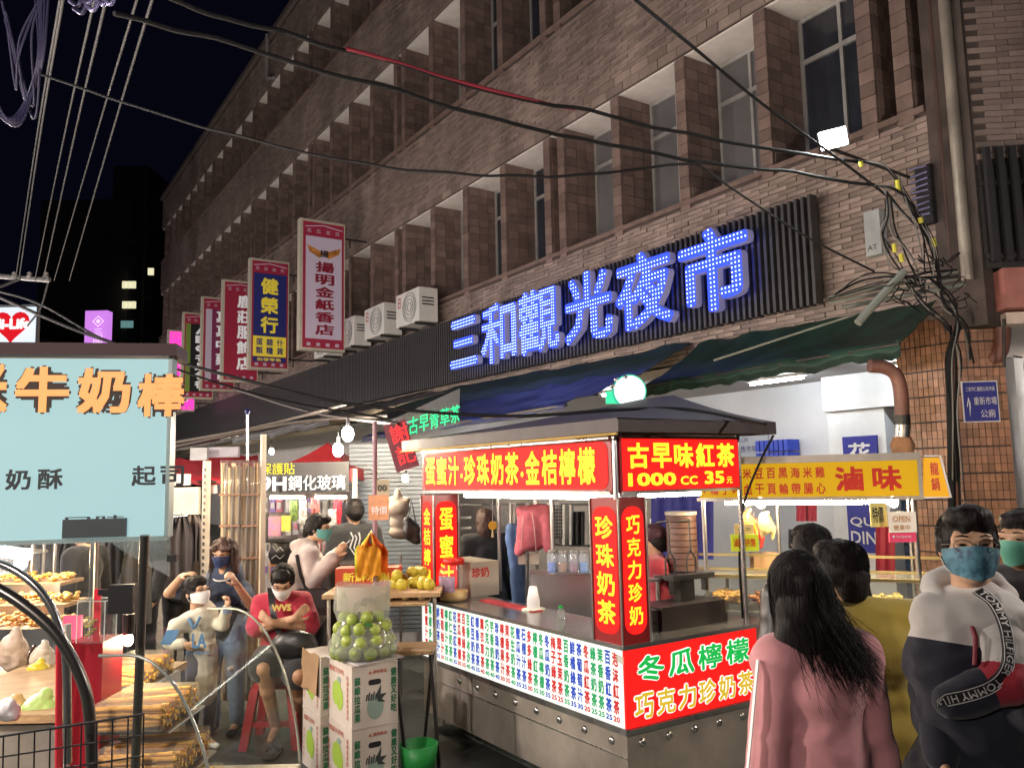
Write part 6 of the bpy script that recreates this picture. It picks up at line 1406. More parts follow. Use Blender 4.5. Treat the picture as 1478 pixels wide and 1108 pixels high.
hg = thing('hanging_bag', 'black cloth bag hanging beside the dress form', 'bag', px(594, 790, D=6.9)); B = Blob(); B.ell(px(594,766,D=6.9), (.08,.05,.09)).cap(px(588,752,D=6.9), .04, px(600,778,D=6.9), .05).build('bag', M_black, hg, .014, 3, .01); part('strap', M_black, hg, lambda b: b.tube([px(588,755,D=6.88), px(594,722,D=6.9), px(600,755,D=6.88)], .008, 5))
# hanging clear plastic rolls
for i, (x0, x1, lb) in enumerate(((318,350,'left bundle of clear plastic wrapped bamboo blinds'),(350,378,'right bundle of clear plastic wrapped brown blinds'))):
    t = thing('wrapped_blinds', lb, 'wrapped blinds', px((x0+x1)/2, 1000, D=7.0))
    part('roll', mat('blind%d'%i, ((.42,.3,.18),(.3,.16,.06))[i], .5, noise_=.35, scale=7, stretch=(4,4,.6), bump=.2), t, lambda b: [b.cyl(px(x0+3+j*5.2,1010,D=7.0+(j%2)*.03), px(x0+4+j*5.2,668+(j%3)*3,D=7.0+(j%2)*.03), .018, n=8) for j in range(6 if i == 0 else 5)])
    part('plastic_wrap', glass('wrap', (.95,.95,.93), .06, .1), t, lambda b: b.slab([[px(x0+(x1-x0)*s/10, 664+k*28, D=6.92-.03*sin(s*2.2+k*.8)) for s in range(11)] for k in range(13)], Fh*-.001))
    part('tie', mat('tie_brown', (.2,.1,.06), .6), t, lambda b: [fpanel(b, x0+1, x1-1, y, y+2.5, 6.95, .1) for y in (712, 757, 803)])
hp_ = thing('tent_post', 'beige metal post right of the wrapped blinds', 'post', px(377, 1000, D=6.8)); pb_ = px(377, 900, D=6.8)
part('post', mat('post_beige', (.5,.42,.33), .5), hp_, lambda b: b.box(pb_.x-.02, pb_.x+.02, pb_.y-.02, pb_.y+.02, 0, 2.3))
lp = thing('grey_post', 'slotted grey upright left of the wrapped blinds', 'post', px(300, 1000, D=7.3)); pb_ = px(294, 900, D=7.3)
part('post', M_steelD, lp, lambda b: b.box(pb_.x-.03, pb_.x+.03, pb_.y-.03, pb_.y+.03, 0, 2.1)); part('slot', M_black, lp, lambda b: [b.obox(V((pb_.x,pb_.y,1+.06*i))-Fh*.045, Rh*.008, Fh*.004, ZU*.015) for i in range(18)])
tpl = thing('thin_pole', 'thin steel pole with blue tip rising above the wrapped blinds', 'pole', px(357,664,D=6.8))
part('pole', M_steel, tpl, lambda b: b.tube([px(357,664,D=6.8), px(357,594,D=6.8)], .01, 6)); part('tip', M_ablue, tpl, lambda b: b.ball(px(357,594,D=6.8), .025, 8, 6))
for i, pts in enumerate((((242,640,7.5),(360,618,7.5),(500,583,7.5)),((244,646,8),(420,610,8),(560,600,7.5)),((340,562,9),(450,595,8),(575,612,7)))):
    o = MB().tube(smooth([px(x,y,D=D) for x,y,D in pts]), .018, 6).build('tent_strut', M_dark); tag(o, ['lower left','middle','upper'][i]+' metal strut crossing below the grey awnings', 'strut', 'struts below the grey awnings')
# small signs and bags left of the blinds
for i, (x0,x1,y0,y1,D,c,lb) in enumerate(((252,288,703,742,7.6,(.5,.48,.4),'cream plastic bag hanging under the small red canopy'),(254,274,684,700,7.7,(.75,.7,.7),'white shop card with pink print under the red canopy'),(276,300,646,664,8.6,(.35,.37,.4),'grey box on top of the small red canopy'),(302,345,645,660,8.8,(.3,.3,.36),'folded grey blue sheet beside the box on the red canopy'),(296,312,700,712,7.5,(.7,.5,.5),'small pink price tag on the grey upright'))):
    o = MB(); fpanel(o, x0,x1,y0,y1,D,.06); o = o.build('hung_card', mat('hc%d'%i, c, .6, noise_=.15)); tag(o, lb, 'card' if 'card' in lb or 'tag' in lb else 'bag' if 'bag' in lb else 'box')
# hanging garments left
for i, (x0,x1,y0,y1,D,c,lb) in enumerate(((248,276,745,850,7.3,(.03,.025,.03),'black coat on a hanger left of the grey upright'),(262,292,742,810,7.6,(.16,.13,.12),'taupe coat on a hanger behind the black one'),(85,110,775,850,8.5,(.03,.03,.035),'dark shirt hanging far left behind the stall frame'),(150,175,765,850,8,(.025,.025,.03),'long dark dress hanging behind the steel post'),(175,215,780,900,7.2,(.04,.037,.036),'charcoal coat hanging left of the boy'))):
    t = thing('hanging_coat', lb, 'coat', px((x0+x1)/2, y1, D=D), 'garments on the rack behind the boy')
    part('cloth', fabric('coatcloth%d'%i, c), t, lambda b: b.slab([[px(x0+(x1-x0)*(.5+(s/8-.5)*(.35+.65*min(1,k/2.5))), y0+(y1-y0)*k/9, D=D+.04*sin(s*1.6)) for s in range(9)] for k in range(10)], Fh*-.06))
    part('hanger', M_steel, t, lambda b: b.tube([px((x0+x1)/2,y0-6,D=D), px((x0+x1)/2,y0+1,D=D)], .004, 4))
rail = MB().tube([px(60,764,D=7.9), px(300,741,D=7.9)], .014, 6).build('clothes_rail', M_steel); tag(rail, 'steel clothes rail behind the lit stall sign', 'rail')

# ------------------------------------------------------------------ clothes stall seen through the cart
cs = thing('clothes_display', 'clothes stall wall with rails seen through the drinks cart opening', 'stall wall', px(800, 1000, D=9.5))
part('panel', mat('display_wall', (.38,.36,.35), .7, noise_=.15), cs, lambda b: fpanel(b, 560, 1000, 660, 1000, 9.6, .05))
part('slat', M_white, cs, lambda b: [fpanel(b, 655, 680, 745+i*15, 748+i*15, 9.0, .1) for i in range(7)])
part('rail', M_steel, cs, lambda b: (b.tube([px(655,728,D=8.9), px(860,728,D=8.9)], .012, 6), b.tube([px(790,785,D=8.6), px(860,788,D=8.6)], .014, 6)))
garm = [(784,812,726,782,8.6,(.4,.4,.42),'grey and white checked shirt on the far rail',1),(808,828,728,786,8.5,(.5,.5,.48),'pale grey top beside the checked shirt',0),(828,844,738,786,8.5,(.02,.02,.02),'black vest at the right end of the far rail',0),(655,664,735,800,8.8,(.4,.25,.2),'rusty brown shirt at the left of the far rail',0),(733,745,726,755,6.9,(.6,.58,.55),'white top behind the pink jacket',0)]
for i, (x0,x1,y0,y1,D,c,lb,chk) in enumerate(garm):
    t = thing('hanging_shirt', lb, 'shirt', px((x0+x1)/2, y1, D=D), 'clothes on the far rail')
    part('cloth', fabric('garm%d'%i, c), t, lambda b: b.slab([[px(x0+(x1-x0)*s/8, y0+(y1-y0)*k/6, D=D+.03*sin(s*1.7)) for s in range(9)] for k in range(7)], Fh*-.05))
    if chk: part('check_pattern', M_black, t, lambda b: [b.obox(px(x0+2+a*3.6, y0+4+c_*5, D=D-.09), Rh*.008, Fh*.002, ZU*.012) for a in range(8) for c_ in range(10)])
pj = thing('pink_jacket', 'pink denim jacket on a steel stand behind the cart counter', 'jacket', px(768, 870, D=6.6))
M_pj = mat('denim_pink', (.5,.12,.15), .75, noise_=.3, scale=12, bump=.2)
B = Blob(); D = 6.6
B.ell(px(770,765,D=D), (.155,.09,.17)); B.cap(px(753,738,D=D), .05, px(786,736,D=D), .05); B.cap(px(757,741,D=D), .05, px(750,795,D=D-.05), .04); B.cap(px(784,740,D=D), .05, px(793,790,D=D-.05), .042)
B.build('jacket', M_pj, pj, .012, 3, .008, 12); part('hem', mat('hem_cream', (.55,.45,.36), .8), pj, lambda b: b.slab([[px(748+30*s/6, 800+k*14, D=D) for s in range(7)] for k in range(2)], Fh*-.08))
part('seam', mat('seam_pale', (.6,.35,.35), .7), pj, lambda b: (b.tube([px(768,738,D=D-.12), px(772,770,D=D-.13), px(774,795,D=D-.12)], .004, 4), b.tube([px(755,745,D=D-.12), px(752,792,D=D-.12)], .003, 4)))
part('stand', M_steel, pj, lambda b: b.cyl(px(760,880,D=D), px(762,725,D=D), .016, n=8))
jn = thing('jeans_mannequin', 'blue jeans on a mannequin behind the pink jacket', 'mannequin', px(746, 1000, D=7)); D = 7.0
B = Blob(); B.ell(px(744,765,D=D), (.09,.08,.1)); B.chain([px(741,775,D=D), px(745,820,D=D), px(748,900,D=D)], [.07,.055,.045]); B.chain([px(751,775,D=D+.1), px(754,820,D=D+.1), px(757,900,D=D+.1)], [.07,.055,.045])
B.build('jeans', mat('denim_blue', (.08,.14,.3), .8, noise_=.25, scale=9), jn, .015, 3, .006)
gc = thing('steel_cabinet', 'steel cabinet with dispenser jars behind the cart counter', 'cabinet', px(812, 1000, D=5.6))
part('casing', M_steel, gc, lambda b: fpanel(b, 768, 858, 826, 1010, 6.0, .3))
for i, x in enumerate((797, 812, 828, 843)):
    t = thing('dispenser_jar', ['first','second','third','fourth'][i]+' from the left of the clear jars on the steel cabinet', 'jar', px(x, 826, D=5.7), 'dispenser jars on the cabinet')
    z = px(x, 826, D=5.7); part('jar', glass('jar_tint', (.8,.85,.95), .05, .2), t, lambda b: b.lathe(z, [(0,0),(.033,0),(.035,.02),(.035,.12),(.025,.14)], 12)); part('filling', mat('fill%d'%i, ((.05,.2,.6),(.35,.18,.1),(.3,.12,.2),(.1,.3,.6))[i], .4), t, lambda b: b.cyl(z+ZU*.004, z+ZU*.07, .03, n=10)); part('lid', M_steel, t, lambda b: b.cyl(z+ZU*.14, z+ZU*.155, .033, n=12))
og = thing('gold_charm', 'round orange gold charm hanging in the cart opening', 'charm', px(711, 776, D=5.2))
part('disc', mat('gold', (.7,.35,.04), .35, .6), og, lambda b: b.cyl(px(711,758,D=5.2), px(711,758,D=5.2)-Fh*.008, .028, n=14)); part('string', M_steel, og, lambda b: b.tube([px(711,752,D=5.2), px(711,722,D=5.2)], .002, 4)); part('tassel', mat('tassel', (.5,.4,.2), .7), og, lambda b: b.cyl(px(711,764,D=5.2), px(711,775,D=5.2), .004, .008, n=6))
# tray stack, blue cloth behind the vendor
ts = thing('tray_stack', 'tall stack of round brown steamer trays behind the drinks cart', 'tray stack', px(986, 818, D=5.7)); z = px(986, 822, D=5.7)
for i in range(9): part('tray', mat('tray_brown', (.12,.06,.045), .5, noise_=.15), ts, lambda b: b.cyl(z+ZU*(.042*i), z+ZU*(.042*i+.037), .105, n=20))
part('lid', mat('lid_cream', (.55,.48,.42), .5), ts, lambda b: b.cyl(z+ZU*.378, z+ZU*.40, .11, n=20))
bcl = MB().slab([[px(940+90*s/12, 712+95*k/5, D=6.6+.04*sin(s*1.5)) for s in range(13)] for k in range(6)], Fh*-.005).build('blue_curtain', mat('cloth_blue', (.015,.02,.2), .7, noise_=.15)); tag(bcl, 'deep blue cloth curtain behind the brown tray stack', 'curtain')
tbn = thing('prep_table', 'steel prep table carrying the tray stack and cups', 'table', px(990, 1000, D=5.7))
part('table_top', M_steel, tbn, lambda b: b.obox(px(1000,824,D=5.7)-ZU*.012, Rh*.3, Fh*.2, ZU*.012)); part('leg', M_steel, tbn, lambda b: [b.cyl(px(1000,826,D=5.7)+Rh*a*.28+Fh*c*.18, V(((px(1000,826,D=5.7)+Rh*a*.28+Fh*c*.18).x, (px(1000,826,D=5.7)+Rh*a*.28+Fh*c*.18).y, 0)), .014, n=6) for a in (-1,1) for c in (-1,1)])

# ------------------------------------------------------------------ braised food stall (yellow sign)
A_, C_ = px(1010, 705, D=5.35), px(1331, 690, D=4.85); du = (C_-A_); du.z = 0; LL = du.length; du.normalize(); dn = V((du.y,-du.x,0)); dn = -dn if dn.dot(Fh) > 0 else dn
zT, zB = px(1331, 663, D=4.85).z, px(1331, 718, D=4.85).z
bs = thing('braised_food_stall', 'braised food stall with long yellow sign and steel glass counter', 'food stall', V(((A_+C_).x/2, (A_+C_).y/2, 0)))
def bx3(b, s0, s1, d0, d1, z0, z1, mi=0):
    b.obox(V((A_.x, A_.y, 0))+du*(s0+s1)/2-dn*(d0+d1)/2+ZU*(z0+z1)/2, du*(s1-s0)/2, dn*(d1-d0)/2, ZU*(z1-z0)/2, mi)
YG = glow('stall_yellow', (.72,.4,.012), .8)
part('sign_panel', YG, bs, lambda b: bx3(b, 0, LL-.02, 0, .03, zB+.012, zT-.0))
part('sign_frame', M_steelD, bs, lambda b: (bx3(b, -.02, LL+.0, -.01, .05, zT, zT+.045), bx3(b, -.02, LL, -.008, .05, zB-.01, zB+.01), bx3(b, LL-.02, LL, -.008, .05, zB+.01, zT)))
RT = mat('print_crimson', (.42,.02,.01), .5, emit=(.3,.01,.0), es=.5); sO2 = V((A_.x, A_.y, 0))
H2 = zT-zB
def btxt(b):
    n = dn*.0
    for i, ch in enumerate('滷味'): put_text(b, ch, sO2+du*(LL-.48+i*.21)+dn*.002+ZU*(zB+.045), du, ZU, .16, H2*.66, .03)
    for r, s in enumerate(('米豆百黑海米雞','血干頁輪帶腸心')):
        for i, ch in enumerate(s): put_text(b, ch, sO2+du*(LL-1.03+i*.073)+dn*.002+ZU*(zB+.03+(1-r)*H2*.44), du, ZU, .055, H2*.3, .02)
    for r, s in enumerate(('黑鴨','輪子')):
        for i, ch in enumerate(s): put_text(b, ch, sO2+du*(LL-1.24+i*.07)+dn*.002+ZU*(zB+.03+(1-r)*H2*.44), du, ZU, .055, H2*.3, .02)
    for x in (LL-1.31, LL-1.1, LL-1.42): put_vtext(b, '招牌', sO2+du*x+dn*.002+ZU*(zB+.04), du, ZU, .045, H2*.64, .04)
part('lettering', RT, bs, btxt)
sd_ = (dn*-.35+du*.94).normalized()
eO = sO2+du*(LL+.004)+dn*.01
part('end_panel', glow('stall_amber', (.9,.42,.02), .8), bs, lambda b: b.prism([eO+ZU*(zB+.0), eO+Rh*.15+ZU*(zB+.0), eO+Rh*.105+ZU*(zT+.01), eO+Rh*.02+ZU*(zT+.01)], Fh*.02))
part('lettering', RT, bs, lambda b: put_vtext(b, '龍鍋', eO+Rh*.045+ZU*(zB+.04), Rh, ZU, .05, H2*.75, .02))
part('end_frame', M_white, bs, lambda b: b.tube([eO+ZU*zB, eO+Rh*.155+ZU*zB, eO+Rh*.11+ZU*(zT+.02), eO+Rh*.015+ZU*(zT+.02)], .007, 5))
for s, d in ((.0,.1),(LL-.05,.1),(LL-.05,.8),(.4,.8)): part('post', M_steel, bs, lambda b: b.cyl(sO2+du*s-dn*d, sO2+du*s-dn*d+ZU*(zB+.0), .014, n=8))
part('counter', M_steelD, bs, lambda b: (bx3(b, -.1, LL+.1, -.05, .75, .2, 1.01)))
part('counter_top', M_steel, bs, lambda b: (bx3(b, -.12, LL+.12, -.07, .78, 1.011, 1.03)))
part('bolt', M_dark, bs, lambda b: [b.ball(sO2+du*(.1+i*.25)+dn*.052+ZU*.93, .012, 6, 5) for i in range(7)])
cz = px(1250, 838, D=4.95).z
part('glass_front', glass('case_glass', (.92,.93,.88), .03, .08), bs, lambda b: (bx3(b, -.1, LL+.1, -.03, -.025, 1.035, cz), bx3(b, -.1, LL+.1, -.03, .4, cz, cz+.006)))
part('glass_rail', mat('rail_brass', (.55,.45,.2), .35, .8), bs, lambda b: (bx3(b, -.1, LL+.1, -.045, -.02, cz+.006, cz+.025), bx3(b, -.1, LL+.1, .395, .42, cz+.006, cz+.02), bx3(b,-.1,LL+.1,.4,.42,cz+.1,cz+.115)))
part('back_shelf', mat('shelf_warm', (.5,.36,.15), .5), bs, lambda b: bx3(b, .1, .75, .5, .75, px(1060,825,D=5.8).z-.02, px(1060,825,D=5.8).z))
rr = random.Random(4)
for i in range(7):
    c = ((.75,.42,.12),(.6,.25,.1),(.8,.55,.12),(.65,.3,.15),(.75,.6,.25),(.5,.2,.1),(.75,.5,.1))[i]
    t = thing('food_tray', '%s steel tray of braised food from the left in the glass counter'%ordn[i], 'food tray', sO2+du*(.12+i*.24)-dn*.2+ZU*1.032, 'food trays in the glass counter')
    part('tray', M_steel, t, lambda b: bx3(b, .02+i*.24, .23+i*.24, .02, .42, 1.032, 1.06))
    o = part('food', mat('food%d'%i, c, .4, noise_=.4, scale=30), t, lambda b: [b.ball(sO2+du*(.04+i*.24+rr.random()*.17)-dn*(.05+rr.random()*.34)+ZU*(1.07+rr.random()*.04), (.028,.02,.014), 7, 5, rot=Matrix.Rotation(rr.random()*3,3,'Z')) for _ in range(55)]); o['kind'] = 'stuff'
part('tube_lamp', glow('warm_tube', (1,.8,.45), 150), bs, lambda b: b.cyl(sO2+du*.15-dn*.06+ZU*(zB-.025), sO2+du*(LL-.15)-dn*.06+ZU*(zB-.025), .012, n=8))
bulb(sO2+du*.35-dn*.25+ZU*(zB-.03), 'warm bulb under the left part of the yellow sign', M_bulb, .03, 'bulbs under the yellow sign', .05)
bulb(sO2+du*1.15-dn*.25+ZU*(zB-.03), 'warm bulb under the right part of the yellow sign', M_bulb, .03, 'bulbs under the yellow sign', .05)
for i, (x, y0, y1, D, c, lb) in enumerate(((1078,738,775,5.5,(.75,.2,.03),'glossy orange roast duck hanging under the yellow sign'),(1104,742,768,5.4,(.6,.5,.25),'pale plucked chicken hanging under the yellow sign'),(1088,752,780,5.6,(.5,.04,.03),'dark red sausage bunch hanging behind the duck'))):
    t = thing('hanging_meat', lb, 'meat', px(x, y1, D=D), 'meat hanging under the yellow sign')
    B = Blob(); B.ell(px(x,(y0+y1)/2,D=D), (.05,.045,.075)); B.chain([px(x-3,y0+6,D=D), px(x+4,y0-2,D=D)], [.022,.014]); B.chain([px(x+6,y0+12,D=D), px(x+13,y1-6,D=D), px(x+10,y1+10,D=D)], [.022,.016,.01]); B.chain([px(x-5,y1-10,D=D), px(x-4,y1+6,D=D)], [.024,.012])
    B.build('carcass', mat('meat%d'%i, c, .25, noise_=.3, scale=14, bump=.2), t, .008, 2, .004, 20); part('hook', M_steel, t, lambda b: b.tube([px(x,y0,D=D), px(x,y0-14,D=D)], .003, 4))
for (x0,x1,y0,y1,D,c,tx,tc,lb,ct) in ((1055,1095,771,795,5.1,(.65,.75,.03),'滷味拼盤',RT,'yellow green price card with red writing left in the braised food stall','price card'),(1060,1088,756,771,5.15,(.7,.5,.2),'::',M_black,'small orange card above the yellow green price card','price card'),(1256,1280,725,760,4.8,(.6,.5,.15),'特價',M_black,'small yellow card with green base left of the OPEN sign','price card')):
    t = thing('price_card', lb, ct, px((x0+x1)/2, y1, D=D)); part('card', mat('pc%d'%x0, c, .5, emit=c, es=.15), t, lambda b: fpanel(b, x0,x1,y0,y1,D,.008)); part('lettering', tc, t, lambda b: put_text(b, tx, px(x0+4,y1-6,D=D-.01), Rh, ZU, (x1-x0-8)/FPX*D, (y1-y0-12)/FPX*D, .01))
op = thing('open_sign', 'white hanging OPEN sign with pink lower band beside the pillar', 'sign', px(1302, 782, D=4.75))
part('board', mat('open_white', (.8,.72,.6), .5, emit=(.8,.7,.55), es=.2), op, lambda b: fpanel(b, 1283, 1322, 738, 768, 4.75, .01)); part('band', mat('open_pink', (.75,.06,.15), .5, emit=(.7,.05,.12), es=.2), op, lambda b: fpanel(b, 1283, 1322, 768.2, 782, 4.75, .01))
part('lettering', mat('open_text', (.6,.3,.1), .5), op, lambda b: (put_text(b, 'OPEN', px(1289,753,D=4.74), Rh, ZU, .1, .035, .01), put_text(b, '營業中', px(1290,765,D=4.74), Rh, ZU, .095, .03, .01)))
part('lettering', M_white, op, lambda b: put_text(b, '● foodpanda', px(1288,777,D=4.74), Rh, ZU, .11, .018, .01)); part('string', M_rubber, op, lambda b: (b.tube([px(1285,738,D=4.75), px(1290,718,D=4.8)], .002, 4), b.tube([px(1320,738,D=4.75), px(1314,718,D=4.8)], .002, 4)))
for i, (x0,x1,y0,y1,D,c,lb,ct) in enumerate(((1152,1163,725,752,7.2,(.5,.06,.12),'left pink packet hanging on the white arcade wall','packet'),(1166,1179,722,752,7.2,(.5,.06,.12),'right pink packet hanging on the white arcade wall','packet'),(1268,1292,760,835,6.2,(.22,.01,.03),'maroon apron hanging between the banner and the pillar','apron'),(1141,1152,764,792,6.5,(.03,.04,.06),'dark helmet shape hanging on the white wall','bag'))):
    o = MB().slab([[px(x0+(x1-x0)*s/6, y0+(y1-y0)*k/5, D=D+.02*sin(s*2)) for s in range(7)] for k in range(6)], Fh*-.05).build(ct, mat('hw%d'%i, c, .6)); tag(o, lb, ct)
pk = MB(); fpanel(pk, 1085, 1120, 797, 822, 5.7, .1); pk = pk.build('cardboard_box', M_kraft); tag(pk, 'low brown cardboard box on the back shelf of the braised food stall', 'box')
# ------------------------------------------------------------------ near left stall: lit sign, frame, glass case
ls = thing('milk_stick_stall', 'near left snack stall with pale blue lit sign on a steel frame', 'food stall', px(120, 1100, D=2.3))
q0, q1, q2, q3 = px(-70,507,D=2.18), px(247,516,D=2.28), px(242,773,D=2.28), px(-70,785,D=2.18)
su = (q1-q0); su.z = 0; SL = su.length; su.normalize(); sn_ = V((su.y,-su.x,0)); sn_ = -sn_ if sn_.dot(Fh) > 0 else sn_
zt, zb = q1.z, q2.z
def sb(b, s0, s1, z0, z1, d0, d1, mi=0): b.obox(V((q0.x,q0.y,0))+su*(s0+s1)/2+sn_*(d0+d1)/2+ZU*(z0+z1)/2, su*(s1-s0)/2, sn_*(d1-d0)/2, ZU*(z1-z0)/2, mi)
part('sign_face', glow('sign_pale_blue', (.43,.67,.69), .74, True, (.2,.3,.3)), ls, lambda b: sb(b, 0, SL-.006, zb+.004, zt-.004, -.03, 0))
part('sign_rim', mat('rim_aqua', (.4,.55,.55), .4), ls, lambda b: (sb(b, SL-.006, SL+.004, zb, zt, -.06, .003), sb(b, 0, SL-.006, zb-.008, zb+.004, -.06, .002)))
part('sign_roof', mat('awn_maroon', (.06,.02,.025), .6), ls, lambda b: sb(b, -.1, SL+.02, zt+.001, zt+.035, -.12, .03))
part('sign_bracket', mat('bracket_dark', (.06,.08,.09), .5), ls, lambda b: sb(b, (86+70)/FPX*2.22, (170+70)/FPX*2.22, zb+.006, zb+.055, .0, .012))
O1 = V((q0.x,q0.y,0)); Or = mat('text_orange', (.75,.3,.08), .5, emit=(1,.42,.12), es=.75); Ol = mat('text_outline', (.06,.04,.03), .6)
def sp(x): return (x+70)/FPX*2.215
for m_, bo, nm, lf, gz in ((Ol, .1, 'lettering_outline', .001, .004), (Or, .03, 'lettering', .004, 0)):
    def f(b):
        for ch, x0, x1, y0, y1 in (('米',-62,6,522,600),('牛',16,87,530,596),('奶',98,170,532,598),('棒',180,246,540,603)):
            put_text(b, ch, O1+su*(sp(x0)-gz)+ZU*(px(60,y1,D=2.22).z-gz), su, ZU, (x1-x0)/FPX*2.22+gz*2, (y1-y0)/FPX*2.22+gz*2, bo, lift=lf)
    part(nm, m_, ls, f)
part('small_lettering', mat('text_grey', (.05,.06,.07), .6), ls, lambda b: [put_text(b, ch, O1+su*sp(x0)+ZU*px(60,y1,D=2.22).z, su, ZU, 33/FPX*2.22, 29/FPX*2.22, .02, lift=.002) for ch, x0, y1 in (('奶',8,706),('酥',50,706),('起',175,704),('司',214,705))])
part('small_lettering', mat('text_grey', (.05,.06,.07), .6), ls, lambda b: put_text(b, '口味', O1+su*sp(88)+ZU*(px(60,757,D=2.22).z), su, ZU, 80/FPX*2.22, 12/FPX*2.22, .01, lift=.002))
part('plastic_sheet', glass('sheet', (.7,.85,.87), .1, .25), ls, lambda b: b.add([px(150,776,D=2.4), px(246,772,D=2.4), px(245,832,D=2.4), px(185,800,D=2.4)], [(0,1,2,3)]))
def post(x0, y0, x1, y1, D, r, m_=M_steel, nm='post'): part(nm, m_, ls, lambda b: b.cyl(px(x0,y0,D=D), px(x1,y1,D=D), r, n=12))
M_stD = mat('steel_dark', (.2,.19,.18), .3, .9)
post(209, 772, 190, 1240, 2.12, .0115, M_stD); post(137, 775, 133, 900, 2.9, .014)
part('post_clamp', M_black, ls, lambda b: (fpanel(b, 160, 195, 843, 884, 2.14, .03), fpanel(b, 144, 162, 850, 858, 2.14, .02)))
part('post_clip', M_black, ls, lambda b: fpanel(b, 243, 256, 800, 810, 2.3, .02))
part('curved_rail', M_stD, ls, lambda b: b.tube(smooth([px(-60,830,D=1.62), px(-10,846,D=1.62), px(40,877,D=1.62), px(85,920,D=1.62), px(118,980,D=1.62), px(130,1040,D=1.62), px(135,1180,D=1.62)]), .0112, 12))
part('curved_rail', M_steel, ls, lambda b: b.tube(smooth([px(-60,800,D=2.05), px(0,813,D=2.05), px(40,835,D=2.05), px(68,866,D=2.05), px(86,905,D=2.05), px(96,960,D=2.05), px(98,1100,D=2.05)]), .010, 12))
for x, c in ((86,(.6,.03,.05)),(98,(.5,.48,.45))): part('upright', mat('up%d'%x, c, .35), ls, lambda b: b.cyl(px(x,900,D=2.25), px(x-2,1130,D=2.25), .009, n=8))
# red box with clear donation box on top
rbx = thing('red_pedestal', 'tall red pedestal box beside the fried stick case', 'box', px(140, 1100, D=2.35))
part('box', mat('pedestal_red', (.32,.008,.02), .4, noise_=.1), rbx, lambda b: (lambda z1, c: b.obox(V((c.x,c.y,z1/2)), Rh*.052, Fh*.06, ZU*z1/2))(px(135,928,D=2.3).z, px(135,1000,D=2.36)))
ax = thing('acrylic_box', 'clear acrylic box with a red strip on top of the red pedestal', 'box', px(140, 926, D=2.35))
c = px(139, 926, D=2.34); h_ = .118
part('acrylic', glass('acrylic', (.95,.97,.95), .02, .06), ax, lambda b: b.obox(c+ZU*(h_/2+.002), Rh*.039, Fh*.035, ZU*h_/2))
part('edge', mat('acrylic_edge', (.7,.75,.7), .2, emit=(.8,.85,.75), es=.12), ax, lambda b: [b.cyl(c+Rh*s_*.039+Fh*t_*.035+ZU*.003, c+Rh*s_*.039+Fh*t_*.035+ZU*(h_), .0018, n=4) for s_ in (-1,1) for t_ in (-1,1)]+[b.tube([c+Rh*s_*.039+Fh*t_*.035+ZU*h_ for s_, t_ in ((-1,-1),(1,-1),(1,1),(-1,1),(-1,-1))], .0018, 4)])
part('red_strip', mat('strip_red', (.6,.01,.03), .4, emit=(.6,.01,.03), es=.15), ax, lambda b: b.obox(c+ZU*.075+Rh*.0, Rh*.009, Fh*.003, ZU*.073)); part('coins', mat('coin_gold', (.55,.45,.08), .35, .5, noise_=.5, scale=30), ax, lambda b: [b.cyl(c+Rh*(-.02+.008*(i%3))+ZU*(.02+.008*i)-Fh*.01, c+Rh*(-.02+.008*(i%3))+ZU*(.024+.008*i)-Fh*.01, .009, n=10) for i in range(7)])
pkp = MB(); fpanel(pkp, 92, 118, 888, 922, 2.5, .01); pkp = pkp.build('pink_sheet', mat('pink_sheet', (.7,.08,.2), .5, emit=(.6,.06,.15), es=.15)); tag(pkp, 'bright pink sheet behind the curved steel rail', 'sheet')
# glass case with fried sticks
gc2 = thing('stick_case', 'curved glass display case full of golden fried sticks', 'display case', px(230, 1110, D=2.4))
zc = px(210,932,D=2.2).z; xR0 = (205-739)/FPX*2.2; RH = lambda x, D: (x-739)/FPX*D
def prof(D, n=14):
    out = [(RH(165,2.2), zc)]
    ctrx, rx, ry = RH(205,2.2), (RH(329,2.2)-RH(205,2.2))*1.09, .62
    for i in range(n+1): a = pi/2*i/n; out.append((ctrx+rx*sin(a), zc-ry+ry*cos(a)))
    return out
def wp2(xr, D, z): 
    p = Rh*xr+Fh*D; return V((p.x, p.y, z))
pr = prof(2.2)
part('glass_cover', glass('case_clear', (.96,.98,.95), .05, .012, .05), gc2, lambda b: b.slab([[wp2(x, D, z) for x, z in pr] for D in (2.15,2.4,2.65,2.9)], V((0,0,.002))))
for D in (2.15,2.9): part('glass_end', glass('case_clear', (.96,.98,.95), .05, .012, .05), gc2, lambda b: b.add([wp2(x, D, z) for x, z in pr]+[wp2(pr[0][0], D, .95)], [tuple(range(len(pr)+1))]))
for D in (2.15,2.9): part('cover_edge', mat('edge_steel', (.5,.5,.45), .25, .6, emit=(.5,.55,.45), es=.08), gc2, lambda b: b.tube([wp2(x, D, z) for x, z in pr], .0045, 6))
part('cabinet', M_steelD, gc2, lambda b: b.obox(wp2((pr[0][0]+pr[-1][0])/2, 2.52, .5), Rh*(pr[-1][0]-pr[0][0])/2, Fh*.38, ZU*.45))
M_stick = mat('fried_stick', (.75,.38,.06), .5, noise_=.35, scale=18, bump=.3, island=.3, col2=(.85,.55,.15))
rr = random.Random(8)
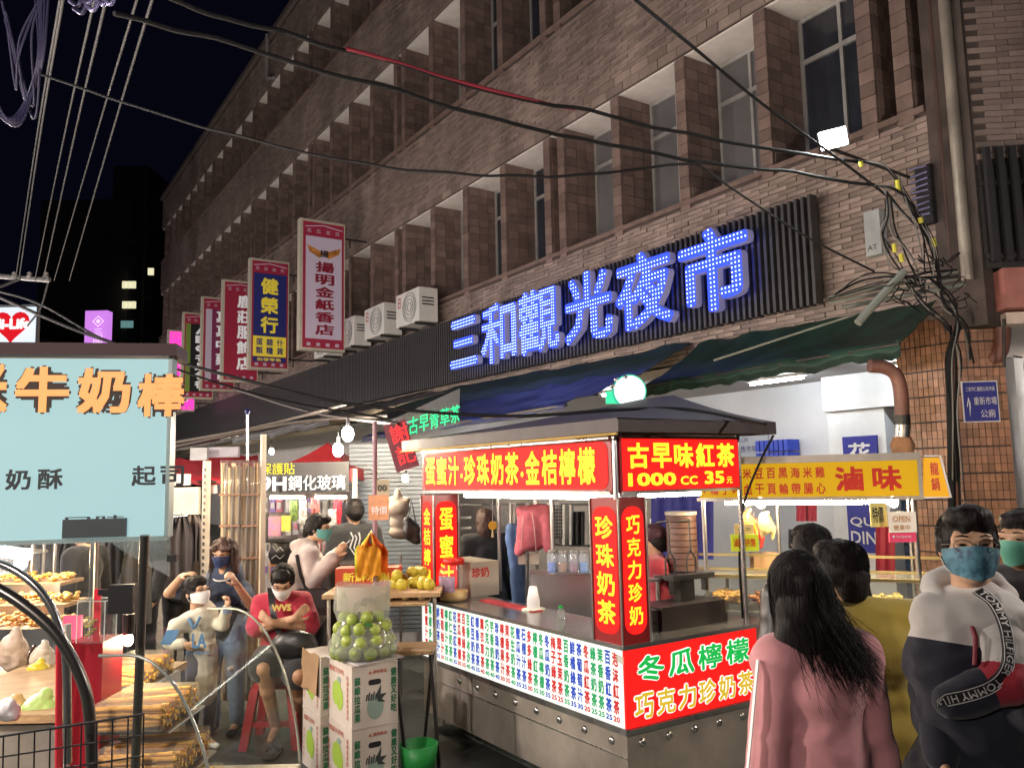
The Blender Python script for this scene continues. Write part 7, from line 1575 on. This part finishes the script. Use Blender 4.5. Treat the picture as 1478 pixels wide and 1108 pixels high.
for lv, (y, xl, xr, D0) in enumerate(((1030,160,262,2.4),(1095,160,280,2.35),(975,160,228,2.75),(1150,160,300,2.3))):
    z0 = px(210,y,D=D0).z; a, c2 = RH(xl,D0), RH(xr,D0)
    part('shelf', M_steel, gc2, lambda b: b.obox(wp2((a+c2)/2+.01, D0+.05, z0-.004), Rh*((c2-a)/2+.004), Fh*.13, ZU*.003))
    for bnd in range(3):
        t = thing('stick_bundle', 'bundle of golden fried sticks, %s on the %s shelf of the glass case'%(('front','middle','back')[bnd], ('upper','lower','rear top','bottom')[lv]), 'fried sticks', wp2((a+c2)/2, D0-.06+bnd*.09, z0), 'bundles of fried sticks in the glass case')
        for i in range(26):
            yy = D0-.08+bnd*.09+(i%6)*.0135; zz = z0+.006+(i//6)*.0125+rr.uniform(0,.003); sl_ = rr.uniform(-.01,.015)
            part('stick', M_stick, t, lambda b: b.tube([wp2(a+rr.uniform(0,.012), yy, zz), wp2((a+c2)/2, yy+rr.uniform(-.002,.002), zz+.003), wp2(c2-rr.uniform(0,.015), yy+sl_*.3, zz+sl_)], .0068, 5))
        part('band', glass('bundle_wrap', (.98,.9,.75), .1, .15), t, lambda b: b.obox(wp2((a+c2)/2, D0-.045+bnd*.09, z0+.035), Rh*((c2-a)/2-.005), Fh*.043, ZU*.033))
bulb(wp2(RH(165,2.4), 2.52, zc-.03), 'small warm lamp inside the fried stick case', glow('case_lamp', (1,.75,.4), 900), .014, 'lamp in the display case', .04)
# black wire grid in front
wg = thing('wire_grid', 'black wire grid panel at the lower left in front of the stall', 'wire panel', px(100, 1108, D=1.55))
gt = lambda x: 1062-(x)*.155
for i in range(12):
    x = -40+i*22.5; part('wire', M_black, wg, lambda b: b.cyl(px(x, gt(x), D=1.55), px(x-3, 1200, D=1.55), .0016, n=5))
for k_ in range(5): part('wire', M_black, wg, lambda b: b.cyl(px(-45, gt(-45)+k_*30, D=1.55), px(208, gt(208)+k_*30, D=1.55), .0018 if k_ else .0026, n=5))
# lamp with plastic cover at far left, counter of snacks
hl2 = thing('covered_lamp', 'glaring tube lamp wrapped in plastic under the pale blue sign', 'lamp', px(20, 795, D=2.6))
part('tube', glow('covered_tube', (.9,1,.95), 11), hl2, lambda b: b.cyl(px(-60,785,D=2.6), px(42,801,D=2.6), .018, n=10)); part('plastic_cover', glass('cover', (.9,.95,.95), .15, .3), hl2, lambda b: b.slab([[px(-60+130*s/8, 781+s*1.5+k_*14*(1-s/9), D=2.55+.03*k_) for s in range(9)] for k_ in range(3)], V((0,0,.001))))
ct = thing('snack_counter', 'wooden snack counter inside the left stall', 'counter', px(60, 1000, D=3.2)); zc2 = px(60, 1008, D=3.0).z
part('table_top', M_wood, ct, lambda b: b.obox(wp2(RH(30,3.0), 3.3, zc2-.015), Rh*.35, Fh*.4, ZU*.014)); part('cabinet', M_steelD, ct, lambda b: b.obox(wp2(RH(30,3.0), 3.3, zc2/2-.02), Rh*.33, Fh*.38, ZU*(zc2/2-.02)))
part('back_shelf', M_wood, ct, lambda b: b.obox(px(45,973,D=3.7)-ZU*.01, Rh*.34, Fh*.1, ZU*.01))
for i, (x, y, D, w_, hh, c, lb, ct_) in enumerate(((18,968,3.62,.06,.2,(.55,.42,.32),'beige knotted plastic bag on the back shelf of the left stall','plastic bag'),(60,972,3.6,.05,.15,(.62,.55,.45),'white plastic bag with yellow packet on the back shelf','plastic bag'),(55,975,3.5,.045,.07,(.7,.55,.03),'bright yellow packet on the back shelf of the left stall','packet'),(60,1035,2.9,.07,.09,(.35,.5,.15),'clear bag of pale green sweets on the snack counter','plastic bag'),(18,1030,2.9,.06,.06,(.55,.35,.15),'bundle of pale sticks at the left of the snack counter','snack'),(12,1040,2.3,.03,.06,(.7,.7,.7),'small white plush figure in the lower left corner','toy'),(46,965,3.7,.035,.11,(.1,.06,.03),'dark brown drinks jar behind the plastic bags','jar'))):
    p = px(x, y, D=D); t = thing(ct_.replace(' ','_'), lb, ct_, p)
    B = Blob(); B.ell(p+ZU*hh*.4, (w_,w_*.7,hh*.42)); B.cap(p+ZU*hh*.5, w_*.75, p+ZU*hh*.85+Rh*w_*.2, w_*.35); B.ell(p+ZU*hh*.3+Rh*w_*.3, (w_*.7,w_*.6,hh*.28))
    B.build('body', mat('snk%d'%i, c, .4, noise_=.2, bump=.3), t, .006, 2, .005, 25)
# far-left food trays
ft2 = thing('fried_food_stall', 'warm lit fried food counter behind the curved rails', 'food stall', px(30, 1000, D=4.6))
for r_i, (y, D) in enumerate(((900,4.6),(868,4.9),(838,5.3))):
    part('tray_shelf', M_wood, ft2, lambda b: b.obox(px(20,y,D=D)-ZU*.012, Rh*.38, Fh*.14, ZU*.01)); part('shelf_side', M_steel, ft2, lambda b: b.obox(px(20,y,D=D)-ZU*.05-Fh*.145, Rh*.38, Fh*.003, ZU*.045))
    for i in range(5):
        t = thing('fried_food', '%s heap of fried food from the left on the %s shelf at far left'%(ordn[i], ('lowest','middle','top')[r_i]), 'fried food', px(-30+i*30, y, D=D), 'heaps of fried food at far left')
        o = part('pieces', mat('fry%d'%(i%3), ((.6,.3,.06),(.65,.4,.12),(.5,.22,.05))[i%3], .5, noise_=.3, scale=30), t, lambda b: [b.ball(px(-30+i*30,y,D=D)+Rh*rr.uniform(-.05,.05)+Fh*rr.uniform(-.09,.09)+ZU*(.012+rr.random()*.035), (.022,.014,.01), 6, 4, rot=Matrix.Rotation(rr.random()*3,3,'Z')) for _ in range(26)]); o['kind'] = 'stuff'
bulb(px(30, 812, D=4.9), 'warm bulb over the far left fried food', M_bulb, .035, 'bulbs over the fried food', .2)
for x, y, D, lb in ((80,790,5.8,'right thin steel post of the fried food stall'),(48,790,5.5,'left thin steel post of the fried food stall'),(64,1000,6,'rear thin steel post of the fried food stall')): 
    o = MB().cyl(px(x,760,D=D), V((px(x,760,D=D).x, px(x,760,D=D).y, 0)), .016, n=8).build('stall_post', M_steel); tag(o, lb, 'post', 'posts of the far left stall')
